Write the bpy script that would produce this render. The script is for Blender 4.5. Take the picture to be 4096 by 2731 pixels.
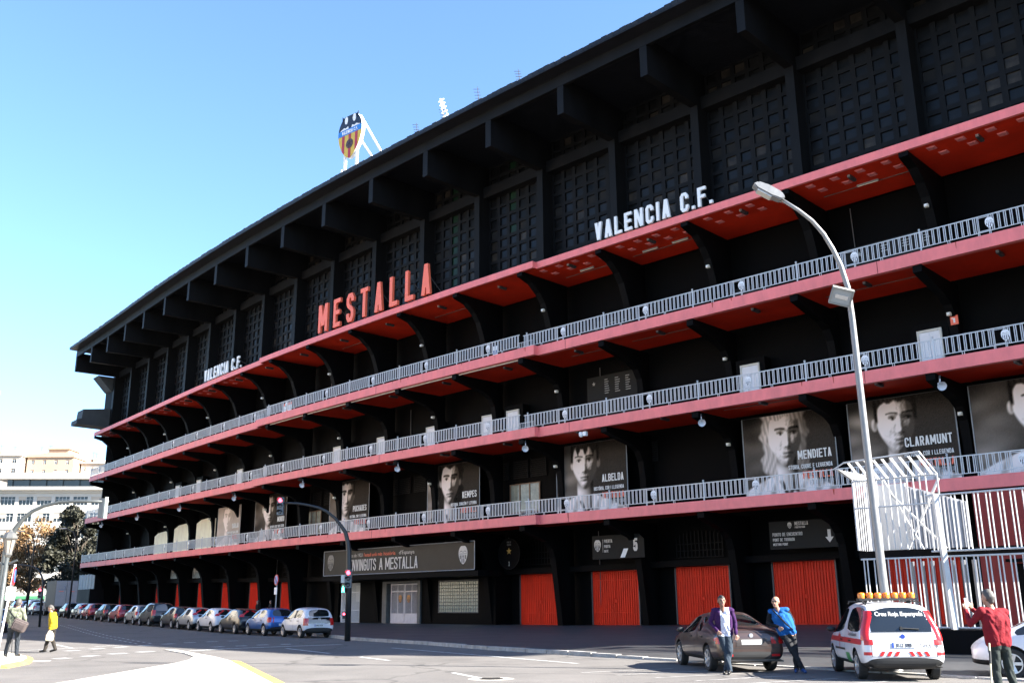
import bpy, bmesh, math, random
import numpy as np
from mathutils import Vector, Matrix
from mathutils.bvhtree import BVHTree
for o in list(bpy.data.objects): bpy.data.objects.remove(o)
S = bpy.context.scene
COL = S.collection
R = math.radians
random.seed(7)

# ------------------------------------------------------------------ camera
cam = bpy.data.cameras.new('camera'); cam.lens = 34.15; cam.sensor_width = 36; cam.clip_end = 4000; cam.clip_start = .1
co = bpy.data.objects.new('camera', cam); COL.objects.link(co)
co.matrix_world = (Matrix.Translation((0, 0, 1.6)) @ Matrix.Rotation(R(90 + 15.115), 4, 'X') @ Matrix.Rotation(R(-.395), 4, 'Z'))
S.camera = co
# ------------------------------------------------------------------ sky and sun
EL = R(33.0); SHX, SHY = -.945, .328            # shadows fall this way on the ground
w = bpy.data.worlds.new('World'); S.world = w; w.use_nodes = True
nt = w.node_tree; nt.nodes.clear()
sky = nt.nodes.new('ShaderNodeTexSky'); sky.sky_type = 'NISHITA'; sky.sun_disc = False
sky.sun_elevation = EL; sky.sun_rotation = math.atan2(-SHX, -SHY); sky.altitude = 0
sky.air_density = 1.0; sky.dust_density = .5; sky.ozone_density = 6.0
bg = nt.nodes.new('ShaderNodeBackground'); bg.inputs['Strength'].default_value = .071
wo = nt.nodes.new('ShaderNodeOutputWorld')
nt.links.new(sky.outputs[0], bg.inputs[0]); nt.links.new(bg.outputs[0], wo.inputs[0])
sl = bpy.data.lights.new('sun', 'SUN'); sl.energy = 5.0; sl.angle = R(.5); sl.color = (1, .95, .87)
so = bpy.data.objects.new('sun', sl); COL.objects.link(so)
sd = Vector((SHX * math.cos(EL), SHY * math.cos(EL), -math.sin(EL)))
so.rotation_euler = sd.to_track_quat('-Z', 'Y').to_euler(); so.location = (40, -20, 60)
S.view_settings.view_transform = 'Standard'; S.view_settings.look = 'None'
S.view_settings.exposure = 2.65; S.view_settings.gamma = 1

# ------------------------------------------------------------------ materials
MATS = {}
def mat(name, col, rough=.6, metal=0., var=0., scale=3., bump=0., bscale=40., spec=.5, emit=None, coat=0., alpha=None, trans=0., stretch=None, col2=None):
    if name in MATS: return MATS[name]
    m = bpy.data.materials.new(name); m.use_nodes = True; MATS[name] = m
    n = m.node_tree; b = n.nodes['Principled BSDF']
    b.inputs['Base Color'].default_value = (*col, 1); b.inputs['Roughness'].default_value = rough
    b.inputs['Metallic'].default_value = metal; b.inputs['Specular IOR Level'].default_value = spec
    if coat: b.inputs['Coat Weight'].default_value = coat; b.inputs['Coat Roughness'].default_value = .04
    if trans: b.inputs['Transmission Weight'].default_value = trans
    if emit: b.inputs['Emission Color'].default_value = (*emit[0], 1); b.inputs['Emission Strength'].default_value = emit[1]
    if alpha is not None: b.inputs['Alpha'].default_value = alpha
    if var or bump:
        tc = n.nodes.new('ShaderNodeTexCoord')
        mp = n.nodes.new('ShaderNodeMapping'); n.links.new(tc.outputs['Object'], mp.inputs[0])
        if stretch: mp.inputs['Scale'].default_value = stretch
    if var:
        no = n.nodes.new('ShaderNodeTexNoise'); no.inputs['Scale'].default_value = scale; no.inputs['Detail'].default_value = 6; no.inputs['Roughness'].default_value = .65
        n.links.new(mp.outputs[0], no.inputs['Vector'])
        cr = n.nodes.new('ShaderNodeValToRGB'); cr.color_ramp.elements[0].position = .3; cr.color_ramp.elements[1].position = .72
        lo = tuple(c * (1 - var) for c in col); hi = col2 if col2 else tuple(min(1, c * (1 + var)) for c in col)
        cr.color_ramp.elements[0].color = (*lo, 1); cr.color_ramp.elements[1].color = (*hi, 1)
        n.links.new(no.outputs[0], cr.inputs[0]); n.links.new(cr.outputs[0], b.inputs['Base Color'])
        mr = n.nodes.new('ShaderNodeMapRange'); mr.inputs[3].default_value = max(.02, rough - .12); mr.inputs[4].default_value = min(1, rough + .12)
        n.links.new(no.outputs[0], mr.inputs[0]); n.links.new(mr.outputs[0], b.inputs['Roughness'])
    if bump:
        n2 = n.nodes.new('ShaderNodeTexNoise'); n2.inputs['Scale'].default_value = bscale; n2.inputs['Detail'].default_value = 4
        n.links.new(mp.outputs[0], n2.inputs['Vector'])
        bp = n.nodes.new('ShaderNodeBump'); bp.inputs['Strength'].default_value = bump; bp.inputs['Distance'].default_value = .02
        n.links.new(n2.outputs[0], bp.inputs['Height']); n.links.new(bp.outputs[0], b.inputs['Normal'])
    return m

BLACK = mat('black_painted_concrete', (.0028, .0028, .0031), .65, spec=.07, stretch=(1, 1, .2), var=.5, scale=1.1, bump=.25, bscale=14)
BLACK2 = mat('black_painted_wall', (.0014, .0014, .0015), .7, spec=.08, stretch=(1, 1, .2), var=.5, scale=.9, bump=.2, bscale=10)
CHAR = mat('charcoal_concrete', (.0060, .0061, .0068), .6, spec=.14, stretch=(1, 1, .25), var=.45, scale=.9, bump=.25, bscale=12)
ROOFM = mat('dark_roof_sheet', (.008, .0085, .011), .5, spec=.3, var=.6, scale=1.5, bump=.5, bscale=6)
RED = mat('red_painted_concrete', (.80, .19, .18), .55, var=.13, scale=1.3, bump=.12, bscale=16, stretch=(1, 1, .35))  # soffit red made pinker: sky reflection put into the colour
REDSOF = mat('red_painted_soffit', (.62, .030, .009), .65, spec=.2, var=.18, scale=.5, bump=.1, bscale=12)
REDGATE = mat('red_gate_paint', (.68, .027, .006), .5, spec=.2, var=.2, scale=2.4, stretch=(1, 1, .2))
PINK = mat('pink_lit_glass_block', (.75, .22, .22), .4)  # pinkish light through the blocks, put into their colour
RAIL = mat('galvanised_rail', (.55, .55, .55), .45, metal=.15, var=.1, scale=6)
WHITE = mat('white_paint', (.80, .80, .80), .45, var=.05, scale=2)
WHITE2 = mat('white_lettering', (.80, .80, .78), .5)
LREDL = mat('red_lettering', (.90, .16, .08), .5)
DGREY = mat('dark_grey_metal', (.06, .062, .066), .5)
GREY = mat('grey_metal', (.32, .33, .34), .45, metal=.3, var=.15, scale=5)
CREAM = mat('cream_plastic', (.70, .66, .55), .5)

# ------------------------------------------------------------------ mesh helpers
def link(o): COL.objects.link(o); return o
def tag(o, label=None, cat=None, group=None, kind=None):
    if label: o['label'] = label
    if cat: o['category'] = cat
    if group: o['group'] = group
    if kind: o['kind'] = kind
    return o
def wm(o):
    m = o.matrix_basis.copy()
    if o.parent: m = wm(o.parent) @ o.matrix_parent_inverse @ m
    return m
def empty(name, loc=(0, 0, 0), rz=0., parent=None):
    o = bpy.data.objects.new(name, None); link(o); o.location = loc; o.rotation_euler = (0, 0, rz); o.empty_display_size = .3
    if parent: o.parent = parent
    return o
def adopt(o, parent):
    o.parent = parent; o.matrix_parent_inverse = wm(parent).inverted(); return o
def inst(name, mesh, parent, M, world=True):
    o = bpy.data.objects.new(name, mesh); link(o)
    o.matrix_basis = M
    if parent is not None:
        if world: adopt(o, parent)
        else: o.parent = parent
    return o

class MB:
    def __init__(s): s.v = []; s.f = []; s.m = []
    def add(s, vs, fs, m=0):
        b = len(s.v); s.v += [tuple(p) for p in vs]
        for f in fs: s.f.append(tuple(b + i for i in f)); s.m.append(m)
        return s
    def hexa(s, p, m=0):   # p: 8 corners, bottom ring then top ring
        return s.add(p, [(3, 2, 1, 0), (4, 5, 6, 7), (0, 1, 5, 4), (1, 2, 6, 5), (2, 3, 7, 6), (3, 0, 4, 7)], m)
    def box(s, x0, x1, y0, y1, z0, z1, m=0):
        return s.hexa([(x0, y0, z0), (x1, y0, z0), (x1, y1, z0), (x0, y1, z0), (x0, y0, z1), (x1, y0, z1), (x1, y1, z1), (x0, y1, z1)], m)
    def bar(s, a, b, t, m=0, t2=None, up=(0, 0, 1)):
        a = Vector(a); b = Vector(b); d = (b - a).normalized(); u = Vector(up)
        if abs(d.dot(u)) > .95: u = Vector((1, 0, 0))
        x = d.cross(u).normalized(); y = x.cross(d).normalized(); t2 = t2 or t
        x = x * t * .5; y = y * t2 * .5
        return s.hexa([a - x - y, a + x - y, a + x + y, a - x + y, b - x - y, b + x - y, b + x + y, b - x + y], m)
    def tube(s, pts, r, m=0, seg=10, caps=True):
        pts = [Vector(p) for p in pts]; n = len(pts)
        rs = r if isinstance(r, (list, tuple)) else [r] * n
        b = len(s.v); prev = None
        for i, p in enumerate(pts):
            d = (pts[min(i + 1, n - 1)] - pts[max(i - 1, 0)]).normalized()
            if prev is None:
                u = Vector((0, 0, 1)) if abs(d.z) < .9 else Vector((1, 0, 0))
                x = d.cross(u).normalized()
            else:
                x = (prev - d * prev.dot(d)).normalized()
            prev = x; y = d.cross(x)
            for k in range(seg):
                a = 2 * math.pi * k / seg
                s.v.append(tuple(p + (x * math.cos(a) + y * math.sin(a)) * rs[i]))
        for i in range(n - 1):
            for k in range(seg):
                k2 = (k + 1) % seg
                s.f.append((b + i * seg + k, b + i * seg + k2, b + (i + 1) * seg + k2, b + (i + 1) * seg + k)); s.m.append(m)
        if caps:
            s.f.append(tuple(b + k for k in reversed(range(seg)))); s.m.append(m)
            s.f.append(tuple(b + (n - 1) * seg + k for k in range(seg))); s.m.append(m)
        return s
    def prism(s, poly, h0, h1, axis='z', m=0):   # poly 2-D, extruded
        n = len(poly)
        def P(p, h): return {'z': (p[0], p[1], h), 'y': (p[0], h, p[1]), 'x': (h, p[0], p[1])}[axis]
        vs = [P(p, h0) for p in poly] + [P(p, h1) for p in poly]
        fs = [tuple(range(n - 1, -1, -1)), tuple(range(n, 2 * n))] + [(i, (i + 1) % n, n + (i + 1) % n, n + i) for i in range(n)]
        return s.add(vs, fs, m)
    def lathe(s, prof, c=(0, 0, 0), axis='z', m=0, seg=16):
        b = len(s.v); n = len(prof)
        for (r, h) in prof:
            for k in range(seg):
                a = 2 * math.pi * k / seg; x, y = r * math.cos(a), r * math.sin(a)
                p = {'z': (x, y, h), 'y': (x, h, y), 'x': (h, x, y)}[axis]
                s.v.append((p[0] + c[0], p[1] + c[1], p[2] + c[2]))
        for i in range(n - 1):
            for k in range(seg):
                k2 = (k + 1) % seg
                s.f.append((b + i * seg + k, b + i * seg + k2, b + (i + 1) * seg + k2, b + (i + 1) * seg + k)); s.m.append(m)
        return s
    def mesh(s, name, mats, smooth=False, fix=True):
        me = bpy.data.meshes.new(name); me.from_pydata(s.v, [], s.f)
        for mt in (mats if isinstance(mats, (list, tuple)) else [mats]): me.materials.append(mt)
        me.polygons.foreach_set('material_index', s.m)
        if fix:
            bm = bmesh.new(); bm.from_mesh(me); bmesh.ops.recalc_face_normals(bm, faces=bm.faces); bm.to_mesh(me); bm.free()
        if smooth: me.polygons.foreach_set('use_smooth', [True] * len(me.polygons))
        me.update(); return me
    def build(s, name, mats, parent=None, smooth=False, M=None, world=True, fix=True):
        return inst(name, s.mesh(name, mats, smooth, fix), parent, M or Matrix.Identity(4), world)

def autosmooth(me, ang=35):
    me.polygons.foreach_set('use_smooth', [True] * len(me.polygons))
    bm = bmesh.new(); bm.from_mesh(me)
    for e in bm.edges:
        e.smooth = not (len(e.link_faces) == 2 and e.calc_face_angle(0) > R(ang))
    bm.to_mesh(me); bm.free()

# ------------------------------------------------------------------ block lettering drawn as strokes
G = {
'A': [[(0, 0), (.5, 1)], [(.5, 1), (1, 0)], [(.2, .27), (.8, .27)]],
'B': [[(0, 0), (0, 1), (.75, 1), (1, .88), (1, .64), (.75, .53), (0, .53)], [(.7, .53), (1, .41), (1, .12), (.75, 0), (0, 0)]],
'C': [[(1, .7), (1, .87), (.75, 1), (.25, 1), (0, .87), (0, .13), (.25, 0), (.75, 0), (1, .13), (1, .3)]],
'D': [[(0, 0), (0, 1), (.7, 1), (1, .86), (1, .14), (.7, 0), (0, 0)]],
'E': [[(1, 1), (0, 1), (0, 0), (1, 0)], [(0, .52), (.85, .52)]],
'F': [[(1, 1), (0, 1), (0, 0)], [(0, .52), (.85, .52)]],
'G': [[(1, .72), (1, .87), (.75, 1), (.25, 1), (0, .87), (0, .13), (.25, 0), (.75, 0), (1, .13), (1, .48), (.55, .48)]],
'H': [[(0, 0), (0, 1)], [(1, 0), (1, 1)], [(0, .52), (1, .52)]],
'I': [[(0, 0), (0, 1)]],
'J': [[(1, 1), (1, .13), (.75, 0), (.25, 0), (0, .13), (0, .3)]],
'K': [[(0, 0), (0, 1)], [(0, .38), (1, 1)], [(.36, .60), (1, 0)]],
'L': [[(0, 1), (0, 0), (1, 0)]],
'M': [[(0, 0), (0, 1)], [(1, 0), (1, 1)], [(0, 1), (.5, .22)], [(.5, .22), (1, 1)]],
'N': [[(0, 0), (0, 1)], [(1, 0), (1, 1)], [(0, 1), (1, 0)]],
'O': [[(.25, 0), (0, .13), (0, .87), (.25, 1), (.75, 1), (1, .87), (1, .13), (.75, 0), (.25, 0)]],
'P': [[(0, 0), (0, 1), (.75, 1), (1, .88), (1, .58), (.75, .46), (0, .46)]],
'Q': [[(.25, 0), (0, .13), (0, .87), (.25, 1), (.75, 1), (1, .87), (1, .13), (.75, 0), (.25, 0)], [(.6, .25), (1, 0)]],
'R': [[(0, 0), (0, 1), (.75, 1), (1, .88), (1, .6), (.75, .48), (0, .48)], [(.6, .48), (1, 0)]],
'S': [[(1, .75), (1, .87), (.75, 1), (.25, 1), (0, .87), (0, .68), (.2, .57), (.8, .43), (1, .32), (1, .13), (.75, 0), (.25, 0), (0, .13), (0, .27)]],
'T': [[(0, 1), (1, 1)], [(.5, 1), (.5, 0)]],
'U': [[(0, 1), (0, .13), (.25, 0), (.75, 0), (1, .13), (1, 1)]],
'V': [[(0, 1), (.5, 0)], [(.5, 0), (1, 1)]],
'W': [[(0, 1), (.25, 0)], [(.25, 0), (.5, .75)], [(.5, .75), (.75, 0)], [(.75, 0), (1, 1)]],
'X': [[(0, 0), (1, 1)], [(0, 1), (1, 0)]],
'Y': [[(0, 1), (.5, .46)], [(1, 1), (.5, .46)], [(.5, .5), (.5, 0)]],
'Z': [[(0, 1), (1, 1)], [(0, 0), (1, 0)], [(0, 0), (1, 1)]],
'0': [[(.25, 0), (0, .13), (0, .87), (.25, 1), (.75, 1), (1, .87), (1, .13), (.75, 0), (.25, 0)]],
'1': [[(.1, .82), (.55, 1), (.55, 0)]],
'2': [[(0, .75), (0, .87), (.25, 1), (.75, 1), (1, .87), (1, .62), (0, .1), (0, 0), (1, 0)]],
'3': [[(0, .87), (.25, 1), (.75, 1), (1, .87), (1, .63), (.7, .53), (1, .42), (1, .13), (.75, 0), (.25, 0), (0, .13)]],
'5': [[(.95, 1), (.05, 1), (0, .52), (.25, .62), (.75, .62), (1, .5), (1, .13), (.75, 0), (.25, 0), (0, .13), (0, .27)]],
'6': [[(1, .8), (1, .87), (.75, 1), (.25, 1), (0, .87), (0, .13), (.25, 0), (.75, 0), (1, .13), (1, .42), (.75, .55), (0, .5)]],
'8': [[(.25, 0), (0, .13), (0, .4), (.25, .53), (0, .66), (0, .87), (.25, 1), (.75, 1), (1, .87), (1, .66), (.75, .53), (1, .4), (1, .13), (.75, 0), (.25, 0)], [(.25, .53), (.75, .53)]],
'9': [[(0, .2), (0, .13), (.25, 0), (.75, 0), (1, .13), (1, .87), (.75, 1), (.25, 1), (0, .87), (0, .58), (.25, .45), (1, .5)]],
'-': [[(0, .45), (1, .45)]], "'": [[(0, .75), (0, 1)]],
}
WID = {'I': 0, 'N': 1.12, 'M': 1.35, 'W': 1.4, "'": 0, '-': .7, '1': .6}
def stroke(mb, pts, hw, y0, depth, m=0):
    closed = pts[0] == pts[-1] and len(pts) > 2
    P = [Vector(p) for p in (pts[:-1] if closed else pts)]; n = len(P)
    Lp, Rp = [], []
    for i in range(n):
        pv = P[i - 1] if (i > 0 or closed) else None; nx = P[(i + 1) % n] if (i < n - 1 or closed) else None
        if pv is None: d = (nx - P[i]).normalized(); nn = Vector((-d.y, d.x)); e = -d * 0
        elif nx is None: d = (P[i] - pv).normalized(); nn = Vector((-d.y, d.x))
        else:
            d1 = (P[i] - pv).normalized(); d2 = (nx - P[i]).normalized()
            n1 = Vector((-d1.y, d1.x)); n2 = Vector((-d2.y, d2.x)); nn = n1 + n2
            if nn.length < .15: nn = n1
            else: nn = nn / max(nn.length_squared / 2, .30)
        Lp.append(P[i] + nn * hw); Rp.append(P[i] - nn * hw)
    b = len(mb.v)
    for q in (Lp, Rp):
        for p in q: mb.v.append((p.x, y0, p.y))
    for q in (Lp, Rp):
        for p in q: mb.v.append((p.x, y0 + depth, p.y))
    seg = n if closed else n - 1
    def fa(*f): mb.f.append(tuple(b + k for k in f)); mb.m.append(m)
    for i in range(seg):
        j = (i + 1) % n
        fa(i, j, n + j, n + i); fa(2 * n + i, 3 * n + i, 3 * n + j, 2 * n + j)
        fa(i, 2 * n + i, 2 * n + j, j); fa(n + i, n + j, 3 * n + j, 3 * n + i)
    if not closed:
        fa(0, n, 3 * n, 2 * n); fa(n - 1, 3 * n - 1, 4 * n - 1, 2 * n - 1)
def glyph(mb, ch, x, h, wf, t, y0=0., depth=.01, m=0, z0=0.):
    """draws one capital, returns its advance"""
    if ch == ' ': return h * wf * .55
    if ch in '.,':
        mb.box(x, x + t, y0, y0 + depth, z0 - (0 if ch == '.' else t * .6), z0 + t, m); return t
    acc = None
    if ch in 'ÓÒ': acc = ch; ch = 'O'
    ww = h * wf * WID.get(ch, 1.0); ww = max(ww, t)
    for k, pl in enumerate(G.get(ch, [])):
        if len(pl) == 2 and abs(pl[0][0] - pl[1][0]) > .01 and abs(pl[0][1] - pl[1][1]) > .01:   # slanting limb, cut level at both ends
            q = [(x + t * .55 + p[0] * (ww - t * 1.1), z0 + p[1] * h) for p in pl]; hx = t * .55; yy = y0 - .0006 * (k + 1)
            (ax, az), (bx, bz) = q
            mb.hexa([(ax - hx, yy, az), (ax + hx, yy, az), (ax + hx, y0 + depth, az), (ax - hx, y0 + depth, az), (bx - hx, yy, bz), (bx + hx, yy, bz), (bx + hx, y0 + depth, bz), (bx - hx, y0 + depth, bz)], m)
            continue
        pts = [(x + t / 2 + p[0] * (ww - t), z0 + t / 2 + p[1] * (h - t)) for p in pl]
        if not (len(pts) > 2 and pts[0] == pts[-1]):   # square ends reach the cell edge
            for e, o in ((0, 1), (-1, -2)):
                a = Vector(pts[e]); c = Vector(pts[o]); d = (a - c).normalized()
                on = min(abs(pl[e][1]), abs(pl[e][1] - 1)) < .02 or abs(d.x) > .98
                if on: pts[e] = tuple(a + d * t * .5)
        stroke(mb, pts, t / 2, y0 - .0006 * (k + 1), depth + .0006 * (k + 1), m)
    if acc: mb.bar((x + ww * .4, y0 + depth / 2, z0 + h * 1.06), (x + ww * .65, y0 + depth / 2, z0 + h * 1.2), t * .7, m, depth)
    return ww
def text(mb, s, h, wf=.42, tf=.17, gap=.11, x=0., z=0., y0=0., depth=.01, m=0, align='l'):
    t = h * tf
    tmp = MB(); xx = 0.
    for i, ch in enumerate(s):
        a = glyph(tmp, ch, xx, h, wf, t, y0, depth, m, z); xx += a + h * gap
    wd = xx - h * gap
    off = x - (0 if align == 'l' else wd if align == 'r' else wd / 2)
    b = len(mb.v); mb.v += [(p[0] + off, p[1], p[2]) for p in tmp.v]
    for f in tmp.f: mb.f.append(tuple(b + i for i in f))
    mb.m += tmp.m
    return wd
def fonttext(s, size, m, depth=.004, sx=1., bold=0.):
    """mixed-case lettering from the built-in font as a mesh standing in x-z, facing -y"""
    cu = bpy.data.curves.new('lettering', 'FONT'); cu.body = s; cu.size = size; cu.extrude = depth / 2; cu.offset = bold
    cu.align_x = 'CENTER'; cu.resolution_u = 3
    o = bpy.data.objects.new('lettering', cu); link(o)
    dg = bpy.context.evaluated_depsgraph_get(); me = bpy.data.meshes.new_from_object(o.evaluated_get(dg))
    bpy.data.objects.remove(o)
    me.transform(Matrix.Rotation(R(90), 4, 'X') @ Matrix.Diagonal((sx, 1, 1, 1))); me.materials.clear(); me.materials.append(m)
    return me

# ------------------------------------------------------------------ plan of the stadium front
PLAN = [(-57.967, 133.115), (-53.602, 127.8), (-49.265, 122.464), (-44.955, 117.104), (-40.673, 111.723), (-36.368, 106.36), (-31.99, 101.058), (-27.538, 95.816), (-23.014, 90.636), (-18.412, 85.526), (-13.731, 80.488), (-8.975, 75.521), (-4.147, 70.624), (0.753, 65.798), (5.702, 61.023), (10.652, 56.25), (15.604, 51.478), (20.558, 46.708), (25.514, 41.94), (30.47, 37.173)]
NRM = [(-0.7711, -0.6367), (-0.7744, -0.6327), (-0.7777, -0.6287), (-0.7809, -0.6247), (-0.7841, -0.6206), (-0.7755, -0.6314), (-0.7667, -0.642), (-0.7577, -0.6526), (-0.7483, -0.6634), (-0.7379, -0.6749), (-0.7273, -0.6864), (-0.7172, -0.6969), (-0.7069, -0.7073), (-0.6965, -0.7175), (-0.6942, -0.7197), (-0.694, -0.72), (-0.6937, -0.7202), (-0.6935, -0.7205), (-0.6932, -0.7207), (-0.6932, -0.7207)]
BAY = 6.8770
_d = (PLAN[-1][0] - PLAN[-2][0], PLAN[-1][1] - PLAN[-2][1])
for _k in range(5): PLAN.append((PLAN[-1][0] + _d[0], PLAN[-1][1] + _d[1])); NRM.append(NRM[-1])
NP = len(PLAN)
def F(n, d=0., z=0.):
    """n bays from the far left end, d metres in front of the balcony line (minus = behind), height z"""
    i = min(max(int(math.floor(n)), 0), NP - 2); t = n - i
    a, b = PLAN[i], PLAN[i + 1]; p, q = NRM[i], NRM[i + 1]
    return Vector((a[0] * (1 - t) + b[0] * t + d * (p[0] * (1 - t) + q[0] * t), a[1] * (1 - t) + b[1] * t + d * (p[1] * (1 - t) + q[1] * t), z))
def FM(n, d=0., z=0.):
    """frame on the front: x along it to the right, y into the building, z up"""
    i = min(max(int(math.floor(n)), 0), NP - 2)
    u = Vector((PLAN[i + 1][0] - PLAN[i][0], PLAN[i + 1][1] - PLAN[i][1], 0)).normalized()
    y = Vector((-u.y, u.x, 0)); p = F(n, d, z)
    return Matrix(((u.x, y.x, 0, p.x), (u.y, y.y, 0, p.y), (0, 0, 1, p.z), (0, 0, 0, 1)))
def rel(n, d, z):   # frame at a rib: bisects its two bays
    i = min(max(int(round(n)), 0), NP - 1); q = NRM[i]; nn = Vector((q[0], q[1], 0)).normalized()
    y = -nn; u = Vector((y.y, -y.x, 0)); p = F(n, d, z)
    return Matrix(((u.x, y.x, 0, p.x), (u.y, y.y, 0, p.y), (0, 0, 1, p.z), (0, 0, 0, 1)))
MID0, MID1, PROUD = 7.7, 13.2, .38
def off(n): return PROUD if MID0 <= n <= MID1 else 0.
NEND = 23
ROW0 = (-11.24, 52.3); ROWD = (-.562, .827)
def hroad(x, y):
    t = (x - ROW0[0]) * ROWD[0] + (y - ROW0[1]) * ROWD[1] - 10
    t = max(0., min(t, 90.)); return .0125 * t * t / (t + 8.) if t > 0 else 0.
# ================================================================== STADIUM
SLABS = {1: (6.65, 7.25), 2: (12.46, 13.10), 3: (18.12, 18.78)}
ZC0, ZC1 = 24.42, 24.90
def nbreaks(n0, n1, mid=True):
    bs = [float(n0)] + [float(k) for k in range(int(math.ceil(n0)), int(n1) + 1) if n0 < k < n1] + [float(n1)]
    out = []
    for b in bs: out.append((b, off(b) if mid else 0.))
    if mid:
        for c, a, b in ((MID0, 0., PROUD), (MID1, PROUD, 0.)):
            if n0 < c < n1: out += [(c - 1e-4, a), (c + 1e-4, b)]
    out.sort(key=lambda q: q[0]); return out
def sweep(mb, prof, n0, n1, mid=False, m=0, mats=None, closed=True, zf=None):
    """carries a (d, z) outline along the front; outline points with d > -1 follow the proud middle part"""
    br = nbreaks(n0, n1, mid); k = len(prof); b = len(mb.v)
    for n, o in br:
        for (d, z) in prof: mb.v.append(tuple(F(n, d + (o if d > -1 else 0), z + (zf(n) if zf else 0))))
    for i in range(len(br) - 1):
        for j in range(k if closed else k - 1):
            j2 = (j + 1) % k
            mb.f.append((b + i * k + j, b + i * k + j2, b + (i + 1) * k + j2, b + (i + 1) * k + j)); mb.m.append(mats[j] if mats else m)
    if closed:
        mb.f.append(tuple(b + j for j in range(k))); mb.m.append(m)
        mb.f.append(tuple(b + (len(br) - 1) * k + j for j in reversed(range(k)))); mb.m.append(m)
def zbase(n): return float(np.interp(n, [0, 3, 5, 7, 9, 13, 16, 20], [.92, .80, .60, .36, .15, .18, .42, .70]))
ST = empty('stadium', F(10, -5, 0))
tag(ST, 'huge black football stadium stand with three red balconies and an overhanging roof', 'stadium')

# unseen solid body of the stand behind the front, added to block sun
b = MB(); sweep(b, [(-5.35, -.5), (-5.35, 35.6), (-14, 35.2), (-30, 27), (-30, -.5)], 0, NEND); b.build('stand_body', BLACK2, ST)
# storey walls
for z0, z1 in ((7.25, 12.46), (13.10, 18.12), (18.78, 24.42)):
    b = MB(); sweep(b, [(-5.0, z0), (-5.0, z1), (-5.34, z1), (-5.34, z0)], 0, NEND); b.build('storey_wall', BLACK2, ST)
b = MB(); sweep(b, [(-5.15, -.4), (-5.15, 6.65), (-5.345, 6.65), (-5.345, -.4)], 0, NEND); b.build('ground_wall', BLACK2, ST)
# red slabs and canopy
BALC = {}
for lv, (z0, z1) in SLABS.items():
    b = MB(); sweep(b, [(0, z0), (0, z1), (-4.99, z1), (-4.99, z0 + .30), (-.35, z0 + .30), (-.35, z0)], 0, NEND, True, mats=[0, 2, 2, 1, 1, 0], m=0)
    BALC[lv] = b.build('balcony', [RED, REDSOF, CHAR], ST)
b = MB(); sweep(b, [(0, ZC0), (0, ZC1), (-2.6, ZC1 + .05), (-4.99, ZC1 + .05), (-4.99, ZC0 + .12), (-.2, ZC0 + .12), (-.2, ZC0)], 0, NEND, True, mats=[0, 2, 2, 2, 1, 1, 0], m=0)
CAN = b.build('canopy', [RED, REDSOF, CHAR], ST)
# ribs: a curved bracket under every slab at every bay line
def ribmesh(prof, t=.46):
    b = MB(); b.prism([(-d, z) for d, z in prof], -t / 2, t / 2, axis='x'); return b.mesh('rib', BLACK)
RIBS = [
 (ribmesh([(-5.1, -.4), (-3.85, -.4), (-3.8, .2), (-3.3, 3.7), (-3.15, 4.6), (-2.9, 5.2), (-2.4, 5.65), (-.12, 6.3), (-.12, 6.64), (-5.1, 6.64)]), 6.65),
 (ribmesh([(-4.98, 7.26), (-4.15, 7.26), (-4.05, 9.6), (-3.9, 10.6), (-3.5, 11.25), (-2.9, 11.55), (-.12, 12.12), (-.12, 12.45), (-4.98, 12.45)]), 0),
 (ribmesh([(-4.98, 13.11), (-4.35, 13.11), (-4.25, 15.3), (-4.1, 16.2), (-3.7, 16.8), (-3.0, 17.15), (-.12, 17.75), (-.12, 18.11), (-4.98, 18.11)]), 0),
 (ribmesh([(-4.98, 18.79), (-3.7, 18.79), (-3.2, 20.6), (-2.85, 21.7), (-2.5, 22.6), (-2.0, 23.25), (-1.2, 23.85), (-.1, 24.15), (-.1, 24.41), (-4.98, 24.41)], .5), 0),
]
for n in range(0, NEND + 1):
    for me, _ in RIBS: inst('rib', me, ST, rel(n, off(n) if 8 <= n <= 13 else 0, 0))
# ground floor lintel band between the ribs, black plinth
b = MB(); sweep(b, [(-4.2, 3.62), (-4.2, 4.0), (-5.1, 4.0), (-5.1, 3.62)], 0, 9.0, zf=lambda n: zbase(n) - .1); b.build('lintel', BLACK, ST)
b = MB(); sweep(b, [(-4.2, 3.62), (-4.2, 4.0), (-5.1, 4.0), (-5.1, 3.62)], 12.1, NEND, zf=lambda n: zbase(n) - .1); b.build('lintel', BLACK, ST)
# upper wall: columns, beam, lattice of panes, roof beams, roof
cb = MB(); cb.box(-.29, .29, 2.0, 3.6, 24.7, 33.12); COLM = cb.mesh('upper_column', CHAR)
bb = MB(); bb.box(-.27, .27, -3.4, 3.3, 33.1, 35.7); BEAMM = bb.mesh('roof_beam', CHAR)
for n in range(0, NEND + 1):
    inst('upper_column', COLM, ST, rel(n, 0, 0)); inst('roof_beam', BEAMM, ST, rel(n, 0, 0))
b = MB(); sweep(b, [(-2.45, 32.95), (-2.45, 33.85), (-3.1, 33.85), (-3.1, 32.95)], 0, NEND); b.build('wall_beam', CHAR, ST)
b = MB(); sweep(b, [(3.42, 35.15), (3.42, 35.98), (3.15, 35.98), (3.15, 35.15)], -.02, NEND); b.build('eaves_beam', CHAR, ST)
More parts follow.
